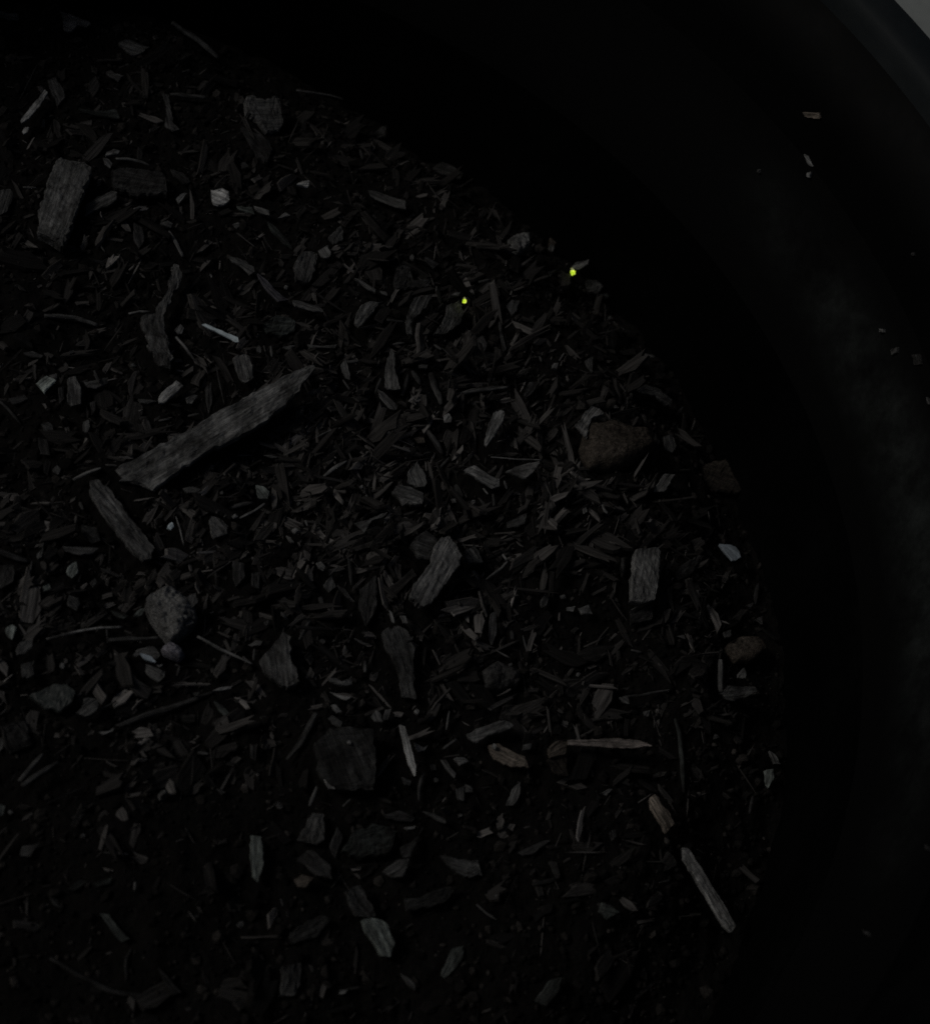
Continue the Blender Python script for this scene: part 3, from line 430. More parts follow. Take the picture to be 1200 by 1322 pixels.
 ('bark_flake','bark flake','P',(-20.69,-12.65,7.68),(-0.266,-0.94,-0.212),(-0.167,-0.172,0.971),0.99,0,(0.063,0.063,0.061),'-1.51,-2.29 -2.59,0.70 0.60,2.13 3.47,-0.54','right-leaning dark bark flake left of the pale diamond chip'),
 ('wood_splinter','splinter','L',(-15.88,-10.27,6.76),(-0.051,-0.997,-0.054),(-0.065,-0.051,0.997),0.6,0.53,(0.063,0.063,0.061),'-1.85,0.00 1.84,-0.00','upright dark wood splinter just left of the pale diamond chip'),
 ('bark_flake','bark flake','P',(-4.52,-1.28,6.87),(0.728,-0.666,-0.161),(0.016,-0.218,0.976),0.8,0,(0.051,0.052,0.05),'-2.91,0.00 -0.25,2.01 2.37,0.57 1.66,-1.43 -0.87,-1.15','left-leaning dark bark flake just above and right of the flat lipped flake'),
 ('wood_crumb','wood crumb','P',(-3.46,-12.09,5.93),(-0.611,-0.776,-0.158),(0.021,-0.215,0.976),0.6,0,(0.09,0.091,0.088),'0.63,-0.66 -0.91,-0.46 -0.52,0.63 0.80,0.49','small dull grey wood crumb just below and right of the pale diamond chip'),
 ('wood_chip','wood chip','P',(-19.06,-25.1,7.86),(-0.142,-0.99,-0.012),(-0.161,0.011,0.987),0.65,0,(0.168,0.189,0.175),'-0.46,-1.25 -1.67,-0.18 -1.36,0.82 0.79,0.87 1.70,0.49 0.99,-0.77','upright light greenish wood chip just left of the long light twig'),
 ('wood_chip','wood chip','P',(-16.45,-29.14,8.96),(-0.748,-0.663,0.027),(0.045,-0.009,0.999),0.65,0,(0.112,0.113,0.109),'1.53,-0.62 -0.24,-1.37 -2.49,-0.38 -1.35,0.75 0.44,1.24 2.08,0.37','right-leaning dull grey wood chip above and left of the dull green scrap'),
 ('bark_flake','bark flake','P',(-15.37,-33.41,7.61),(-0.132,-0.988,-0.075),(-0.04,-0.071,0.997),0.86,0,(0.071,0.072,0.07),'-1.14,-1.69 -2.37,0.67 0.38,1.36 1.55,0.47 1.57,-0.81','upright dark bark flake just above and left of the dull green scrap'),
 ('twig','twig','L',(-5.46,-24.74,8.65),(0.973,0.232,0.018),(-0.004,-0.063,0.998),0.6,0.62,(0.178,0.18,0.174),'-7.06,-0.28 -4.00,0.01 -0.17,0.30 3.63,0.26 7.74,-0.29','long light twig lying almost level at the left, ending before the rough clod'),
 ('wood_splinter','splinter','L',(-0.44,-23.28,5.37),(0.078,-0.995,0.054),(0.139,0.065,0.988),0.6,0.39,(0.081,0.081,0.079),'-2.02,-0.00 2.00,-0.00','upright dark wood splinter just right of the long light twig'),
 ('twig','twig','L',(4.78,-24.38,6.34),(0.994,0.069,0.087),(-0.078,-0.128,0.989),0.6,0.9,(0.101,0.102,0.098),'-5.00,0.01 -1.60,0.13 1.79,-0.16 4.84,0.01','long level dull grey twig just above and left of the blue-white flake'),
 ('soil_clod','soil clod','K',(11.61,-19.42,11.17),(-0.747,0.664,0.047),(-0.019,-0.091,0.996),5.03,0,(0.21,0.212,0.205),'5.23,-1.79 4.05,-3.89 1.56,-4.88 -0.67,-4.73 -2.71,-4.39 -4.68,-3.38 -5.47,-0.93 -4.95,0.76 -5.13,2.92 -4.21,4.99 -2.01,4.85 1.05,3.80 3.14,2.95 4.85,2.41 5.42,1.08 4.62,-0.02','rough crumbly grey clod of soil above the purple pebble'),
 ('wood_chip','wood chip','P',(8.05,-17.41,9.84),(-0.147,-0.973,-0.179),(0.087,-0.193,0.977),0.76,0,(0.178,0.18,0.174),'-0.05,-1.58 -1.72,-0.39 -1.09,1.30 1.06,0.99 1.79,-0.32','upright light grey wood chip just left of the rough clod'),
 ('wood_chip','wood chip','P',(15.76,-17.21,10.57),(-0.065,-0.982,-0.18),(-0.068,-0.176,0.982),0.6,0,(0.164,0.165,0.16),'-0.55,-1.39 -1.66,0.51 0.42,1.09 1.79,-0.21','small upright light grey wood chip just right of the rough clod'),
 ('wood_chip','wood chip','P',(14.87,-21.8,9.88),(-0.942,-0.332,0.041),(0.092,-0.139,0.986),0.6,0,(0.15,0.151,0.146),'1.36,-0.69 -0.97,-0.98 -1.30,0.57 0.91,1.09','small level light grey wood chip just below and right of the rough clod'),
 ('wood_chip','wood chip','P',(5.83,-18.08,5.6),(-0.684,-0.724,0.092),(0.048,0.082,0.996),0.6,0,(0.154,0.174,0.16),'1.31,-0.40 -0.57,-0.60 -1.94,-0.03 -0.01,0.74 1.20,0.30','small right-leaning light greenish wood chip just left of the rough clod'),
 ('bark_flake','bark flake','P',(2.03,-18.78,5.43),(-0.921,0.387,-0.046),(-0.074,-0.058,0.996),0.6,0,(0.067,0.076,0.07),'2.21,-0.17 0.30,-0.57 -1.61,-0.49 -1.44,0.52 0.55,0.72','small left-leaning dark greenish bark flake just above and right of the long light twig'),
 ('wood_chip','wood chip','P',(7.35,-27.51,6.21),(-0.988,-0.105,0.117),(0.108,0.081,0.991),0.69,0,(0.124,0.125,0.121),'2.59,-0.59 -1.85,-2.01 -2.77,0.22 -1.45,1.58 0.74,0.27 2.70,0.52','level dull grey wood chip just above the blue-white flake'),
 ('shell_fragment','shell fragment','P',(7.48,-29.89,8.66),(-0.872,0.488,0.03),(-0.024,-0.104,0.994),0.6,0,(0.447,0.52,0.572),'2.16,-0.10 -0.06,-0.78 -1.59,-0.05 -1.15,0.31 0.64,0.62','pointed blue-white flake to the left of the purple pebble'),
 ('wood_splinter','splinter','L',(9.73,-30.49,7.33),(0.983,-0.035,0.181),(-0.179,0.067,0.982),0.6,0.44,(0.352,0.356,0.343),'-0.70,0.15 0.08,-0.29 0.62,0.15','short level pale grey wood splinter just below and right of the blue-white flake'),
 ('pebble','pebble','K',(12.27,-27.72,8.77),(-0.948,0.319,-0.018),(-0.053,-0.1,0.994),2.5,0,(0.212,0.206,0.229),'2.49,-0.16 1.25,-1.73 -1.23,-1.56 -2.49,-0.27 -1.83,1.28 0.14,1.36 1.66,1.06','small speckled purplish pebble below the rough clod'),
 ('wood_chip','wood chip','P',(9.08,-31.75,6.14),(-0.877,0.477,0.058),(0.032,-0.063,0.998),0.84,0,(0.112,0.113,0.109),'2.47,-0.70 0.82,-1.26 -1.73,-1.42 -2.02,-0.14 -1.57,1.37 0.22,1.29 1.80,0.84','left-leaning dull grey wood chip just below and right of the blue-white flake'),
 ('wood_splinter','splinter','L',(13.56,-29.91,4.96),(0.184,-0.971,-0.153),(0.051,-0.146,0.988),0.6,0.62,(0.063,0.063,0.061),'-0.98,-0.30 -0.47,0.60 1.45,-0.30','short upright dark wood splinter just below the purple pebble'),
 ('wood_crumb','wood crumb','P',(-8.93,-31.46,6.84),(0.089,-0.976,-0.201),(0.165,-0.184,0.969),0.6,0,(0.124,0.125,0.121),'0.20,0.45 0.62,0.08 0.40,-0.35 -0.13,-0.46 -0.64,-0.13 -0.46,0.40','tiny upright dull grey wood crumb just above the dull green scrap'),
 ('leaf_scrap','leaf scrap','P',(-9.55,-38.44,7.49),(-0.966,-0.238,-0.097),(-0.1,0.002,0.995),1.48,0,(0.059,0.067,0.062),'5.19,-1.49 -0.28,-2.94 -2.36,-2.23 -3.45,-0.26 -2.24,1.99 0.20,3.09 2.89,1.80','dull dark green rounded scrap of leaf at the left below the long light twig'),
 ('wood_chip','wood chip','P',(-3.71,-40.49,7.93),(-0.822,-0.541,-0.177),(-0.142,-0.105,0.984),0.93,0,(0.136,0.138,0.133),'2.71,-0.30 0.68,-0.83 -0.04,-2.00 -1.35,-1.35 -2.26,-0.03 -1.49,1.35 -0.21,1.90 1.95,1.25','right-leaning light grey wood chip just right of the dull green scrap'),
 ('wood_splinter','splinter','L',(0.02,-39.19,5.88),(0.788,0.6,-0.14),(0.146,0.04,0.989),0.6,0.39,(0.063,0.063,0.061),'-2.10,-0.00 2.11,0.00','right-leaning dark wood splinter just right of the dull green scrap'),
 ('wood_crumb','wood crumb','P',(-0.08,-45.41,7.57),(-0.932,-0.344,-0.112),(-0.061,-0.155,0.986),0.6,0,(0.178,0.18,0.174),'1.65,-0.46 -0.30,0.02 -1.57,-0.34 -1.16,0.33 1.37,0.45','small level light grey wood crumb below and right of the dull green scrap'),
 ('twig','twig','L',(11.62,-38.43,4.65),(0.914,0.405,0.021),(-0.02,-0.006,1.0),0.6,1.31,(0.063,0.063,0.061),'-10.63,-0.02 -2.43,0.29 3.49,-0.25 9.83,-0.02','long dim twig rising to the right below the purple pebble, with a light tip'),
 ('wood_crumb','wood crumb','P',(17.09,-35.89,6.19),(-0.968,-0.213,-0.132),(-0.09,-0.198,0.976),0.6,0,(0.09,0.091,0.088),'0.57,-0.47 -0.76,-0.39 -0.37,0.53 0.55,0.33','tiny level dull grey wood crumb just above and right of the long dim twig'),
 ('wood_splinter','splinter','P',(22.33,-38.52,5.37),(-0.716,0.695,0.065),(0.042,-0.051,0.998),0.6,0,(0.095,0.107,0.099),'2.29,-0.03 0.56,-0.73 -1.77,-0.56 -1.28,0.60 0.21,0.72','small left-leaning dull greenish wood splinter just right of the long dim twig'),
 ('wood_chip','wood chip','P',(-19.41,-48.06,6.1),(-0.223,-0.969,0.104),(0.166,0.067,0.984),0.6,0,(0.101,0.102,0.098),'-1.01,-1.09 -1.89,0.63 0.74,0.63 2.13,-0.17','small upright dull grey wood chip just above and left of the pair of crossed sticks'),
 ('bark_flake','bark flake','P',(-17.13,-47.04,7.02),(0.595,-0.783,-0.183),(0.161,-0.107,0.981),1.76,0,(0.038,0.038,0.037),'-3.47,-1.00 -1.65,3.47 2.93,2.16 2.73,-2.51 -0.55,-2.07','broad very dark bark flake just above and left of the pair of crossed sticks'),
 ('wood_chip','wood chip','P',(33.74,125.23,3.89),(0.917,0.347,-0.199),(0.221,-0.026,0.975),2.08,0,(0.164,0.165,0.16),'-4.74,1.98 -3.43,4.05 -1.74,4.95 0.50,3.65 1.65,3.06 4.31,4.27 5.67,3.50 4.73,-0.38 3.92,-3.93 1.65,-6.27 -1.83,-6.82 -2.57,-4.48 -2.88,-2.43 -5.02,-0.96','heart-shaped grey chip of wood standing near the dark top edge'),
 ('plant_fibre','fibre','L',(50.87,142.87,-6.07),(0.998,-0.037,-0.049),(0.048,-0.028,0.998),0.6,0.62,(0.09,0.091,0.088),'-7.05,-0.21 -0.96,0.15 2.62,0.27 5.44,-0.21','thin arched fibre at the dark top edge, right of the heart-shaped chip'),
 ('wood_chip','wood chip','P',(42.66,101.49,5.44),(-0.904,-0.346,0.25),(0.216,0.134,0.967),0.6,0,(0.514,0.52,0.501),'2.45,0.38 0.23,-0.82 -2.07,-0.99 -0.64,1.43','small bright wedge-shaped chip, upper middle, right of the pale square chip'),
 ('wood_chip','wood chip','P',(32.18,91.17,5.67),(-0.898,0.431,-0.089),(-0.147,-0.102,0.984),0.6,0,(0.245,0.248,0.239),'2.17,-0.29 0.41,-0.80 -1.59,-0.77 -2.17,0.47 -0.37,0.89 1.55,0.51','small left-leaning pale grey wood chip just right of the pale square chip'),
 ('bark_flake','bark flake','P',(28.62,92.2,4.02),(-0.959,0.276,-0.059),(-0.091,-0.105,0.99),0.6,0,(0.067,0.076,0.07),'2.34,-0.44 -1.16,-1.41 -2.40,0.48 -0.40,0.90 1.61,0.46','small level dark greenish bark flake just below and right of the pale square chip'),
 ('wood_crumb','wood crumb','P',(37.69,91.0,4.95),(-0.86,-0.499,-0.109),(-0.078,-0.082,0.994),0.6,0,(0.178,0.18,0.174),'1.76,-0.00 -0.89,-0.88 -1.26,0.53 0.38,0.35','small right-leaning light grey wood crumb just below and left of the small bright wedge'),
 ('wood_crumb','wood crumb','P',(26.69,87.47,3.81),(-0.982,-0.111,-0.156),(-0.154,-0.025,0.988),0.6,0,(0.124,0.125,0.121),'1.08,-0.40 -0.33,-0.84 -1.12,0.11 0.36,1.12','small level dull grey wood crumb just below and right of the pale square chip'),
 ('bark_flake','bark flake','P',(36.51,84.89,4.85),(0.661,-0.746,-0.084),(0.085,-0.037,0.996),0.6,0,(0.059,0.067,0.062),'-4.65,0.14 -2.31,0.84 2.20,0.83 4.89,-0.06 1.90,-0.79 -2.06,-0.96','left-leaning dark greenish bark flake just above the purplish flake'),
 ('wood_chip','wood chip','P',(42.12,75.65,6.04),(-0.226,-0.974,-0.008),(0.102,-0.032,0.994),1.41,0,(0.081,0.081,0.079),'-1.95,-2.21 -4.16,-0.77 -5.21,2.13 0.09,2.50 4.53,2.00 5.37,-1.13 1.20,-2.49','broad upright dark wood chip just above and right of the purplish flake'),
 ('wood_chip','wood chip','P',(46.56,78.79,7.47),(0.497,-0.858,0.126),(-0.172,0.045,0.984),0.71,0,(0.164,0.165,0.16),'-1.68,-1.00 -2.05,1.91 1.57,0.91 1.60,-0.44 0.55,-1.37','light grey wood chip above and right of the purplish flake'),
 ('wood_chip','wood chip','P',(50.07,85.8,5.9),(-0.527,-0.85,0.018),(0.173,-0.087,0.981),0.72,0,(0.09,0.091,0.088),'2.60,-1.44 -3.30,-1.02 -2.42,0.37 0.15,1.63 2.92,0.46','right-leaning dull grey wood chip below and left of the lone oblong chip'),
 ('wood_splinter','splinter','P',(63.28,101.4,3.41),(-0.858,0.483,-0.173),(-0.202,-0.009,0.979),0.64,0,(0.112,0.113,0.109),'5.23,-0.38 3.56,-1.25 -0.60,-1.33 -4.39,-1.57 -5.53,0.79 -3.45,1.32 1.24,1.35 3.99,1.05','oblong grey chip with cracked surface lying alone in the dark upper middle'),
 ('wood_splinter','splinter','P',(27.44,74.24,5.75),(-0.833,0.553,0.016),(0.021,0.003,1.0),0.6,0,(0.136,0.138,0.133),'3.73,0.11 2.57,-0.57 0.43,-1.38 -2.34,-1.23 -3.60,-0.09 -3.06,1.54 0.16,0.67 2.12,0.94','left-leaning light grey wood splinter just above and left of the purplish flake'),
 ('wood_splinter','splinter','P',(33.83,67.73,6.3),(-0.722,0.681,0.126),(0.197,0.027,0.98),0.6,0,(0.113,0.11,0.122),'4.63,-0.39 2.66,-1.00 -1.98,-0.70 -4.77,-1.08 -3.68,1.25 -0.07,1.40 3.23,0.49','narrow purplish flake above and right of the white sliver'),
 ('wood_crumb','wood crumb','P',(37.63,69.46,5.07),(0.114,-0.973,-0.202),(0.107,-0.19,0.976),0.6,0,(0.194,0.196,0.189),'0.09,0.44 0.56,0.08 0.47,-0.38 -0.18,-0.44 -0.57,-0.09 -0.39,0.40','tiny upright light grey wood crumb just right of the purplish flake'),
 ('wood_splinter','splinter','P',(55.68,70.22,7.97),(-0.829,0.559,-0.015),(0.017,0.051,0.999),0.6,0,(0.136,0.138,0.133),'3.38,-0.01 0.88,-0.72 -2.59,-0.72 -3.03,0.47 -1.04,0.70 2.40,0.29','small left-leaning light grey wood splinter just above the rough narrow chip'),
 ('wood_crumb','wood crumb','P',(60.28,69.48,6.55),(-0.889,0.455,-0.057),(-0.155,-0.181,0.971),0.6,0,(0.15,0.151,0.146),'1.17,-0.10 -0.34,-0.61 -0.97,0.20 0.14,0.50','tiny left-leaning light grey wood crumb just above and right of the rough narrow chip'),
 ('bark_flake','bark flake','P',(67.84,76.34,5.14),(-0.985,0.01,0.173),(0.172,0.131,0.976),1.22,0,(0.071,0.072,0.07),'3.67,-2.78 -0.00,-4.61 0.07,0.68 -5.10,-0.94 -4.26,1.94 5.52,5.61','level dark bark flake just above the funnel-shaped chip'),
 ('wood_crumb','wood crumb','P',(68.58,83.79,3.67),(0.245,-0.967,0.069),(-0.125,0.039,0.991),0.6,0,(0.136,0.138,0.133),'0.35,0.42 0.82,-0.09 0.43,-0.52 -0.36,-0.57 -0.90,0.20 -0.33,0.56','tiny left-leaning light grey wood crumb above the funnel-shaped chip'),
 ('bark_flake','bark flake','P',(66.67,136.67,-10.46),(-0.528,-0.846,0.081),(-0.057,0.13,0.99),0.6,0,(0.048,0.048,0.046),'1.24,-1.41 -2.16,-0.89 -3.49,0.14 0.68,1.72 3.68,0.43','right-leaning very dark bark flake above the lone oblong chip'),
 ('wood_splinter','splinter','L',(59.12,120.17,-2.16),(0.201,-0.979,-0.028),(0.116,-0.005,0.993),0.6,0.83,(0.055,0.055,0.054),'-1.56,0.00 1.55,0.00','short upright dark wood splinter just above and left of the lone oblong chip'),
 ('bark_flake','bark flake','P',(84.51,127.48,-11.61),(-0.95,0.295,-0.102),(-0.061,0.146,0.987),0.7,0,(0.048,0.048,0.046),'4.37,0.70 2.01,-2.92 -0.87,-1.66 -4.22,-0.63 -3.74,2.12 2.45,2.37','level very dark bark flake above and right of the lone oblong chip'),
 ('bark_flake','bark flake','P',(32.55,112.85,4.13),(0.55,-0.835,0.034),(0.049,0.072,0.996),0.95,0,(0.041,0.041,0.04),'-7.51,-0.92 -1.75,3.21 1.55,2.63 5.43,-1.84 2.20,-3.04','left-leaning very dark bark flake just below the heart-shaped chip'),
 ('wood_crumb','wood crumb','P',(28.42,105.78,4.34),(-0.994,0.105,-0.042),(-0.054,-0.11,0.992),0.6,0,(0.055,0.055,0.054),'-1.06,0.16 -0.25,0.88 0.67,1.07 0.80,-0.26 0.39,-1.10 -0.55,-0.75','small dark wood crumb just above and right of the pale square chip'),
 ('bark_flake','bark flake','P',(73.4,83.19,3.03),(-0.878,0.433,0.204),(0.242,0.034,0.97),0.6,0,(0.055,0.055,0.054),'2.31,-0.57 -1.85,-1.40 -1.69,1.17 1.23,0.80','small left-leaning dark bark flake above and left of the left glowing speck'),
 ('wood_crumb','wood crumb','P',(78.56,73.54,4.2),(-0.955,-0.294,0.049),(0.055,-0.013,0.998),0.6,0,(0.178,0.18,0.174),'1.39,0.09 0.09,-0.60 -1.32,-0.24 -0.16,0.75','tiny grey crumb just above and left of the left glowing speck'),
 ('wood_splinter','splinter','P',(42.0,63.29,6.72),(-0.978,0.192,0.074),(0.08,0.024,0.996),0.6,0,(0.15,0.151,0.146),'3.79,-0.47 1.81,-0.97 -3.76,-0.82 -3.93,0.32 -0.81,0.97 2.87,0.96','level light grey wood splinter just below and right of the purplish flake'),
 ('bark_flake','bark flake','P',(35.7,57.13,6.17),(-0.947,-0.267,0.178),(0.199,-0.052,0.979),1.26,0,(0.059,0.067,0.062),'3.89,-0.73 -0.18,-3.24 -4.60,-1.65 -3.25,1.41 0.56,2.88 3.49,1.30','level dark greenish bark flake just below the purplish flake'),
 ('wood_chip','wood chip','P',(55.3,61.99,7.76),(-0.514,-0.856,0.049),(0.122,-0.016,0.992),0.83,0,(0.136,0.138,0.133),'4.59,-0.78 -0.93,-1.96 -3.74,-1.35 -5.67,1.08 -1.79,1.31 2.55,1.02 4.84,0.68','rough narrow chip leaning right, upper middle, below a short pointed splinter'),
 ('wood_splinter','splinter','P',(67.01,63.1,7.46),(-0.406,-0.912,0.057),(0.114,0.011,0.993),0.73,0,(0.101,0.102,0.098),'-5.29,-2.02 -8.67,1.60 -3.78,1.60 0.69,0.20 2.88,0.01 5.68,1.30 6.39,0.31 3.07,-1.18 -1.28,-1.80','funnel-shaped chip with a narrow stem, left of the left glowing speck'),
 ('wood_splinter','splinter','L',(62.42,60.92,7.72),(0.98,0.117,-0.161),(0.153,0.074,0.985),0.6,0.75,(0.124,0.125,0.121),'-2.19,0.00 2.19,-0.00','level dull grey wood splinter just left of the funnel-shaped chip'),
 ('wood_chip','wood chip','P',(75.98,64.1,5.89),(-0.488,-0.857,0.167),(0.268,0.035,0.963),1.02,0,(0.101,0.102,0.098),'-3.81,-2.67 -7.78,-0.77 -5.32,1.54 -1.35,2.53 2.44,1.44 6.18,0.36 7.33,-1.35 1.98,-1.07','grey chip slanting down left from the left glowing speck'),
 ('wood_splinter','splinter','P',(45.42,53.3,5.43),(-0.991,-0.13,0.024),(0.022,0.023,1.0),0.6,0,(0.112,0.113,0.109),'3.48,-0.53 0.18,0.00 -3.55,-0.57 -3.13,0.53 2.98,0.56','small level dull grey wood splinter below and left of the rough narrow chip'),
 ('wood_crumb','wood crumb','P',(37.74,51.65,6.02),(-0.916,-0.381,0.13),(0.162,-0.053,0.985),0.6,0,(0.124,0.125,0.121),'1.55,-0.30 -0.51,-0.47 -1.57,-0.03 0.52,0.80','small level dull grey wood crumb just above and right of the brown oblong block'),
 ('wood_crumb','wood crumb','P',(30.84,49.67,6.7),(0.095,-0.985,-0.147),(-0.018,-0.149,0.989),0.6,0,(0.112,0.113,0.109),'0.27,0.59 0.89,0.12 0.65,-0.52 -0.27,-0.72 -0.99,-0.02 -0.56,0.54','small upright dull grey wood crumb just above and right of the brown oblong block'),
 ('wood_splinter','splinter','L',(33.62,49.61,6.53),(0.023,-0.989,0.143),(0.13,0.145,0.981),0.6,0.58,(0.09,0.091,0.088),'-1.67,0.00 1.66,-0.00','short upright dull grey wood splinter just above and right of the brown oblong block'),
 ('wood_chip','wood chip','P',(26.85,42.68,8.65),(0.197,-0.969,-0.147),(-0.064,-0.162,0.985),1.19,0,(0.178,0.18,0.174),'-3.07,-1.83 -3.92,0.91 -2.59,1.96 2.68,2.05 3.82,-0.10 2.74,-1.18 0.28,-1.80','upright brown oblong chip touching the upper side of the big curved slab'),
 ('wood_chip','wood chip','P',(50.3,46.32,6.41),(0.151,-0.986,-0.067),(-0.11,-0.084,0.99),0.6,0,(0.136,0.138,0.133),'-1.70,-0.77 -3.09,0.58 -0.51,0.79 2.53,0.69 2.41,-0.39 0.32,-0.90','upright light grey wood chip just left of the tall fin-like chip'),
 ('wood_splinter','splinter','L',(52.1,49.12,6.47),(0.985,0.153,0.074),(-0.089,0.095,0.992),0.6,0.93,(0.124,0.125,0.121),'-1.45,-0.00 1.46,0.00','level dull grey wood splinter just left of the tall fin-like chip'),
 ('wood_splinter','splinter','L',(50.61,43.42,5.03),(0.51,-0.86,-0.02),(-0.163,-0.119,0.979),0.6,0.55,(0.081,0.081,0.079),'-1.43,-0.00 1.43,0.00','short left-leaning dark wood splinter just left of the tall fin-like chip'),
 ('wood_splinter','splinter','P',(60.75,46.92,6.64),(-0.005,-0.999,-0.034),(-0.185,-0.032,0.982),0.79,0,(0.112,0.113,0.109),'-2.09,-1.20 -6.60,0.29 -5.26,0.90 -0.48,0.92 4.77,2.01 5.27,0.25 4.21,-1.66 0.02,-1.50',"tall fin-like grey chip standing upright right of the big curved slab's tip"),
 ('wood_splinter','splinter','P',(59.49,38.48,7.08),(0.716,-0.666,-0.208),(0.118,-0.178,0.977),0.6,0,(0.164,0.165,0.16),'-3.44,0.09 -2.27,0.85 2.45,1.19 2.98,-0.05 1.52,-1.17 -1.24,-0.91','left-leaning light grey wood splinter just below the tall fin-like chip'),
 ('wood_splinter','splinter','L',(57.59,43.18,6.08),(-0.327,-0.933,-0.148),(-0.191,-0.088,0.978),0.6,0.62,(0.101,0.102,0.098),'-2.14,0.00 2.13,-0.00','right-leaning dull grey wood splinter just below and left of the tall fin-like chip'),
 ('wood_splinter','splinter','L',(45.79,28.67,7.27),(0.839,0.53,-0.121),(0.079,0.101,0.992),0.6,0.51,(0.178,0.18,0.174),'-3.54,-0.07 0.11,0.15 3.47,-0.08','right-leaning light grey wood splinter below and left of the tall fin-like chip'),
 ('wood_splinter','splinter','L',(46.57,19.05,7.31),(0.793,0.555,0.251),(-0.179,-0.182,0.967),0.6,0.79,(0.164,0.165,0.16),'-2.98,-0.08 -0.23,0.16 3.22,-0.08','right-leaning light grey wood splinter above and left of the branching chip'),
 ('wood_chip','wood chip','P',(73.21,35.68,6.53),(-0.579,-0.781,-0.235),(-0.17,-0.166,0.971),0.6,0,(0.352,0.356,0.343),'0.30,-0.96 -1.15,-0.63 -1.08,0.48 0.44,1.25 1.48,-0.14','tiny pale cube of wood in the middle of the picture'),
 ('wood_chip','wood chip','P',(30.92,11.83,7.21),(0.559,-0.827,0.07),(-0.096,0.02,0.995),0.63,0,(0.168,0.189,0.175),'-2.38,-0.17 -1.10,0.93 0.88,1.28 1.95,-0.23 0.65,-1.80','left-leaning light greenish wood chip just below and right of the big curved slab'),
 ('wood_crumb','wood crumb','P',(32.98,21.64,6.31),(-0.998,0.041,0.047),(0.039,-0.167,0.985),0.6,0,(0.09,0.091,0.088),'1.64,0.02 -0.03,-0.46 -1.54,-0.01 -0.08,0.45','tiny level dull grey wood crumb just below and right of the big curved slab'),
 ('wood_chip','wood chip','P',(65.29,19.38,5.99),(0.359,-0.932,-0.056),(-0.122,-0.106,0.987),1.14,0,(0.136,0.138,0.133),'-2.24,-1.32 -3.72,1.63 0.52,2.14 2.62,1.00 2.48,-0.79 0.31,-2.64','upper of two grey blocks stacked together in the middle'),
 ('wood_chip','wood chip','P',(62.92,14.63,6.51),(-0.925,0.356,-0.132),(-0.114,0.071,0.991),1.14,0,(0.136,0.138,0.133),'3.72,0.70 3.09,-1.53 -0.22,-2.30 -3.39,-1.32 -3.56,1.42 0.36,2.99','lower of two grey blocks stacked together in the middle'),
 ('wood_splinter','splinter','L',(50.0,36.94,5.13),(-0.404,-0.914,-0.039),(-0.038,-0.025,0.999),0.6,0.52,(0.15,0.151,0.146),'-1.17,0.00 1.17,0.00','short right-leaning light grey wood splinter below and left of the tall fin-like chip'),
 ('twig','twig','L',(67.0,47.0,5.58),(0.518,-0.844,-0.136),(0.121,-0.085,0.989),0.6,1.4,(0.09,0.091,0.088),'-1.90,-0.00 1.89,0.00','left-leaning dull grey twig just right of the tall fin-like chip'),
 ('twig','twig','L',(71.32,44.49,5.61),(0.183,-0.979,0.089),(-0.117,0.068,0.991),0.6,1.71,(0.063,0.063,0.061),'-4.63,0.04 -0.01,-0.07 4.58,0.04','upright dark twig just above the tiny pale cube'),
 ('twig','twig','L',(64.36,44.8,5.23),(-0.262,-0.961,-0.092),(0.156,-0.137,0.978),0.6,1.19,(0.081,0.081,0.079),'-2.98,-0.00 2.96,-0.00','upright dark twig just below and right of the tall fin-like chip'),
 ('wood_crumb','wood crumb','P',(68.65,50.0,5.84),(-0.994,-0.103,0.029),(0.019,0.093,0.996),0.6,0,(0.101,0.102,0.098),'1.11,-0.54 -1.22,-0.62 -1.00,0.55 1.10,0.62','small level dull grey wood crumb just right of the tall fin-like chip'),
 ('wood_splinter','splinter','L',(63.18,55.71,6.15),(0.962,0.266,0.057),(-0.012,-0.17,0.985),0.6,0.68,(0.081,0.081,0.079),'-1.42,0.00 1.42,-0.00','short level dark wood splinter just above the tall fin-like chip'),
 ('wood_splinter','splinter','L',(72.49,56.23,5.63),(0.719,-0.668,0.192),(-0.15,0.12,0.981),0.6,0.71,(0.124,0.125,0.121),'-1.14,-0.00 1.13,-0.00','short left-leaning dull grey wood splinter just below and right of the funnel-shaped chip'),
 ('wood_chip','wood chip','P',(67.18,30.58,4.33),(-0.994,-0.037,0.106),(0.109,-0.105,0.988),0.6,0,(0.106,0.091,0.075),'1.47,-0.36 -0.88,-1.15 -1.23,0.52 0.64,0.99','small level dull brown wood chip just below and left of the tiny pale cube'),
 ('wood_crumb','wood crumb','P',(63.49,25.56,4.19),(-0.993,-0.118,0.017),(0.022,-0.037,0.999),0.6,0,(0.164,0.165,0.16),'-0.29,0.12 -0.02,0.29 0.31,0.19 0.21,-0.10 0.02,-0.27 -0.23,-0.23','tiny light grey wood crumb just above and left of the stacked pair of blocks'),
 ('wood_crumb','wood crumb','P',(52.42,15.17,7.04),(-0.628,-0.776,0.059),(-0.076,0.136,0.988),0.6,0,(0.264,0.266,0.257),'-0.16,0.32 0.34,0.35 0.44,-0.04 0.09,-0.34 -0.26,-0.23 -0.45,-0.06','tiny pale grey wood crumb just above the branching chip'),
 ('wood_crumb','wood crumb','P',(73.28,14.26,5.81),(0.461,-0.876,-0.146),(0.061,-0.133,0.989),0.6,0,(0.264,0.266,0.257),'-0.58,-0.37 -0.46,0.58 0.64,0.21 0.40,-0.42','tiny left-leaning pale grey wood crumb just below and left of the capsule-shaped chip'),
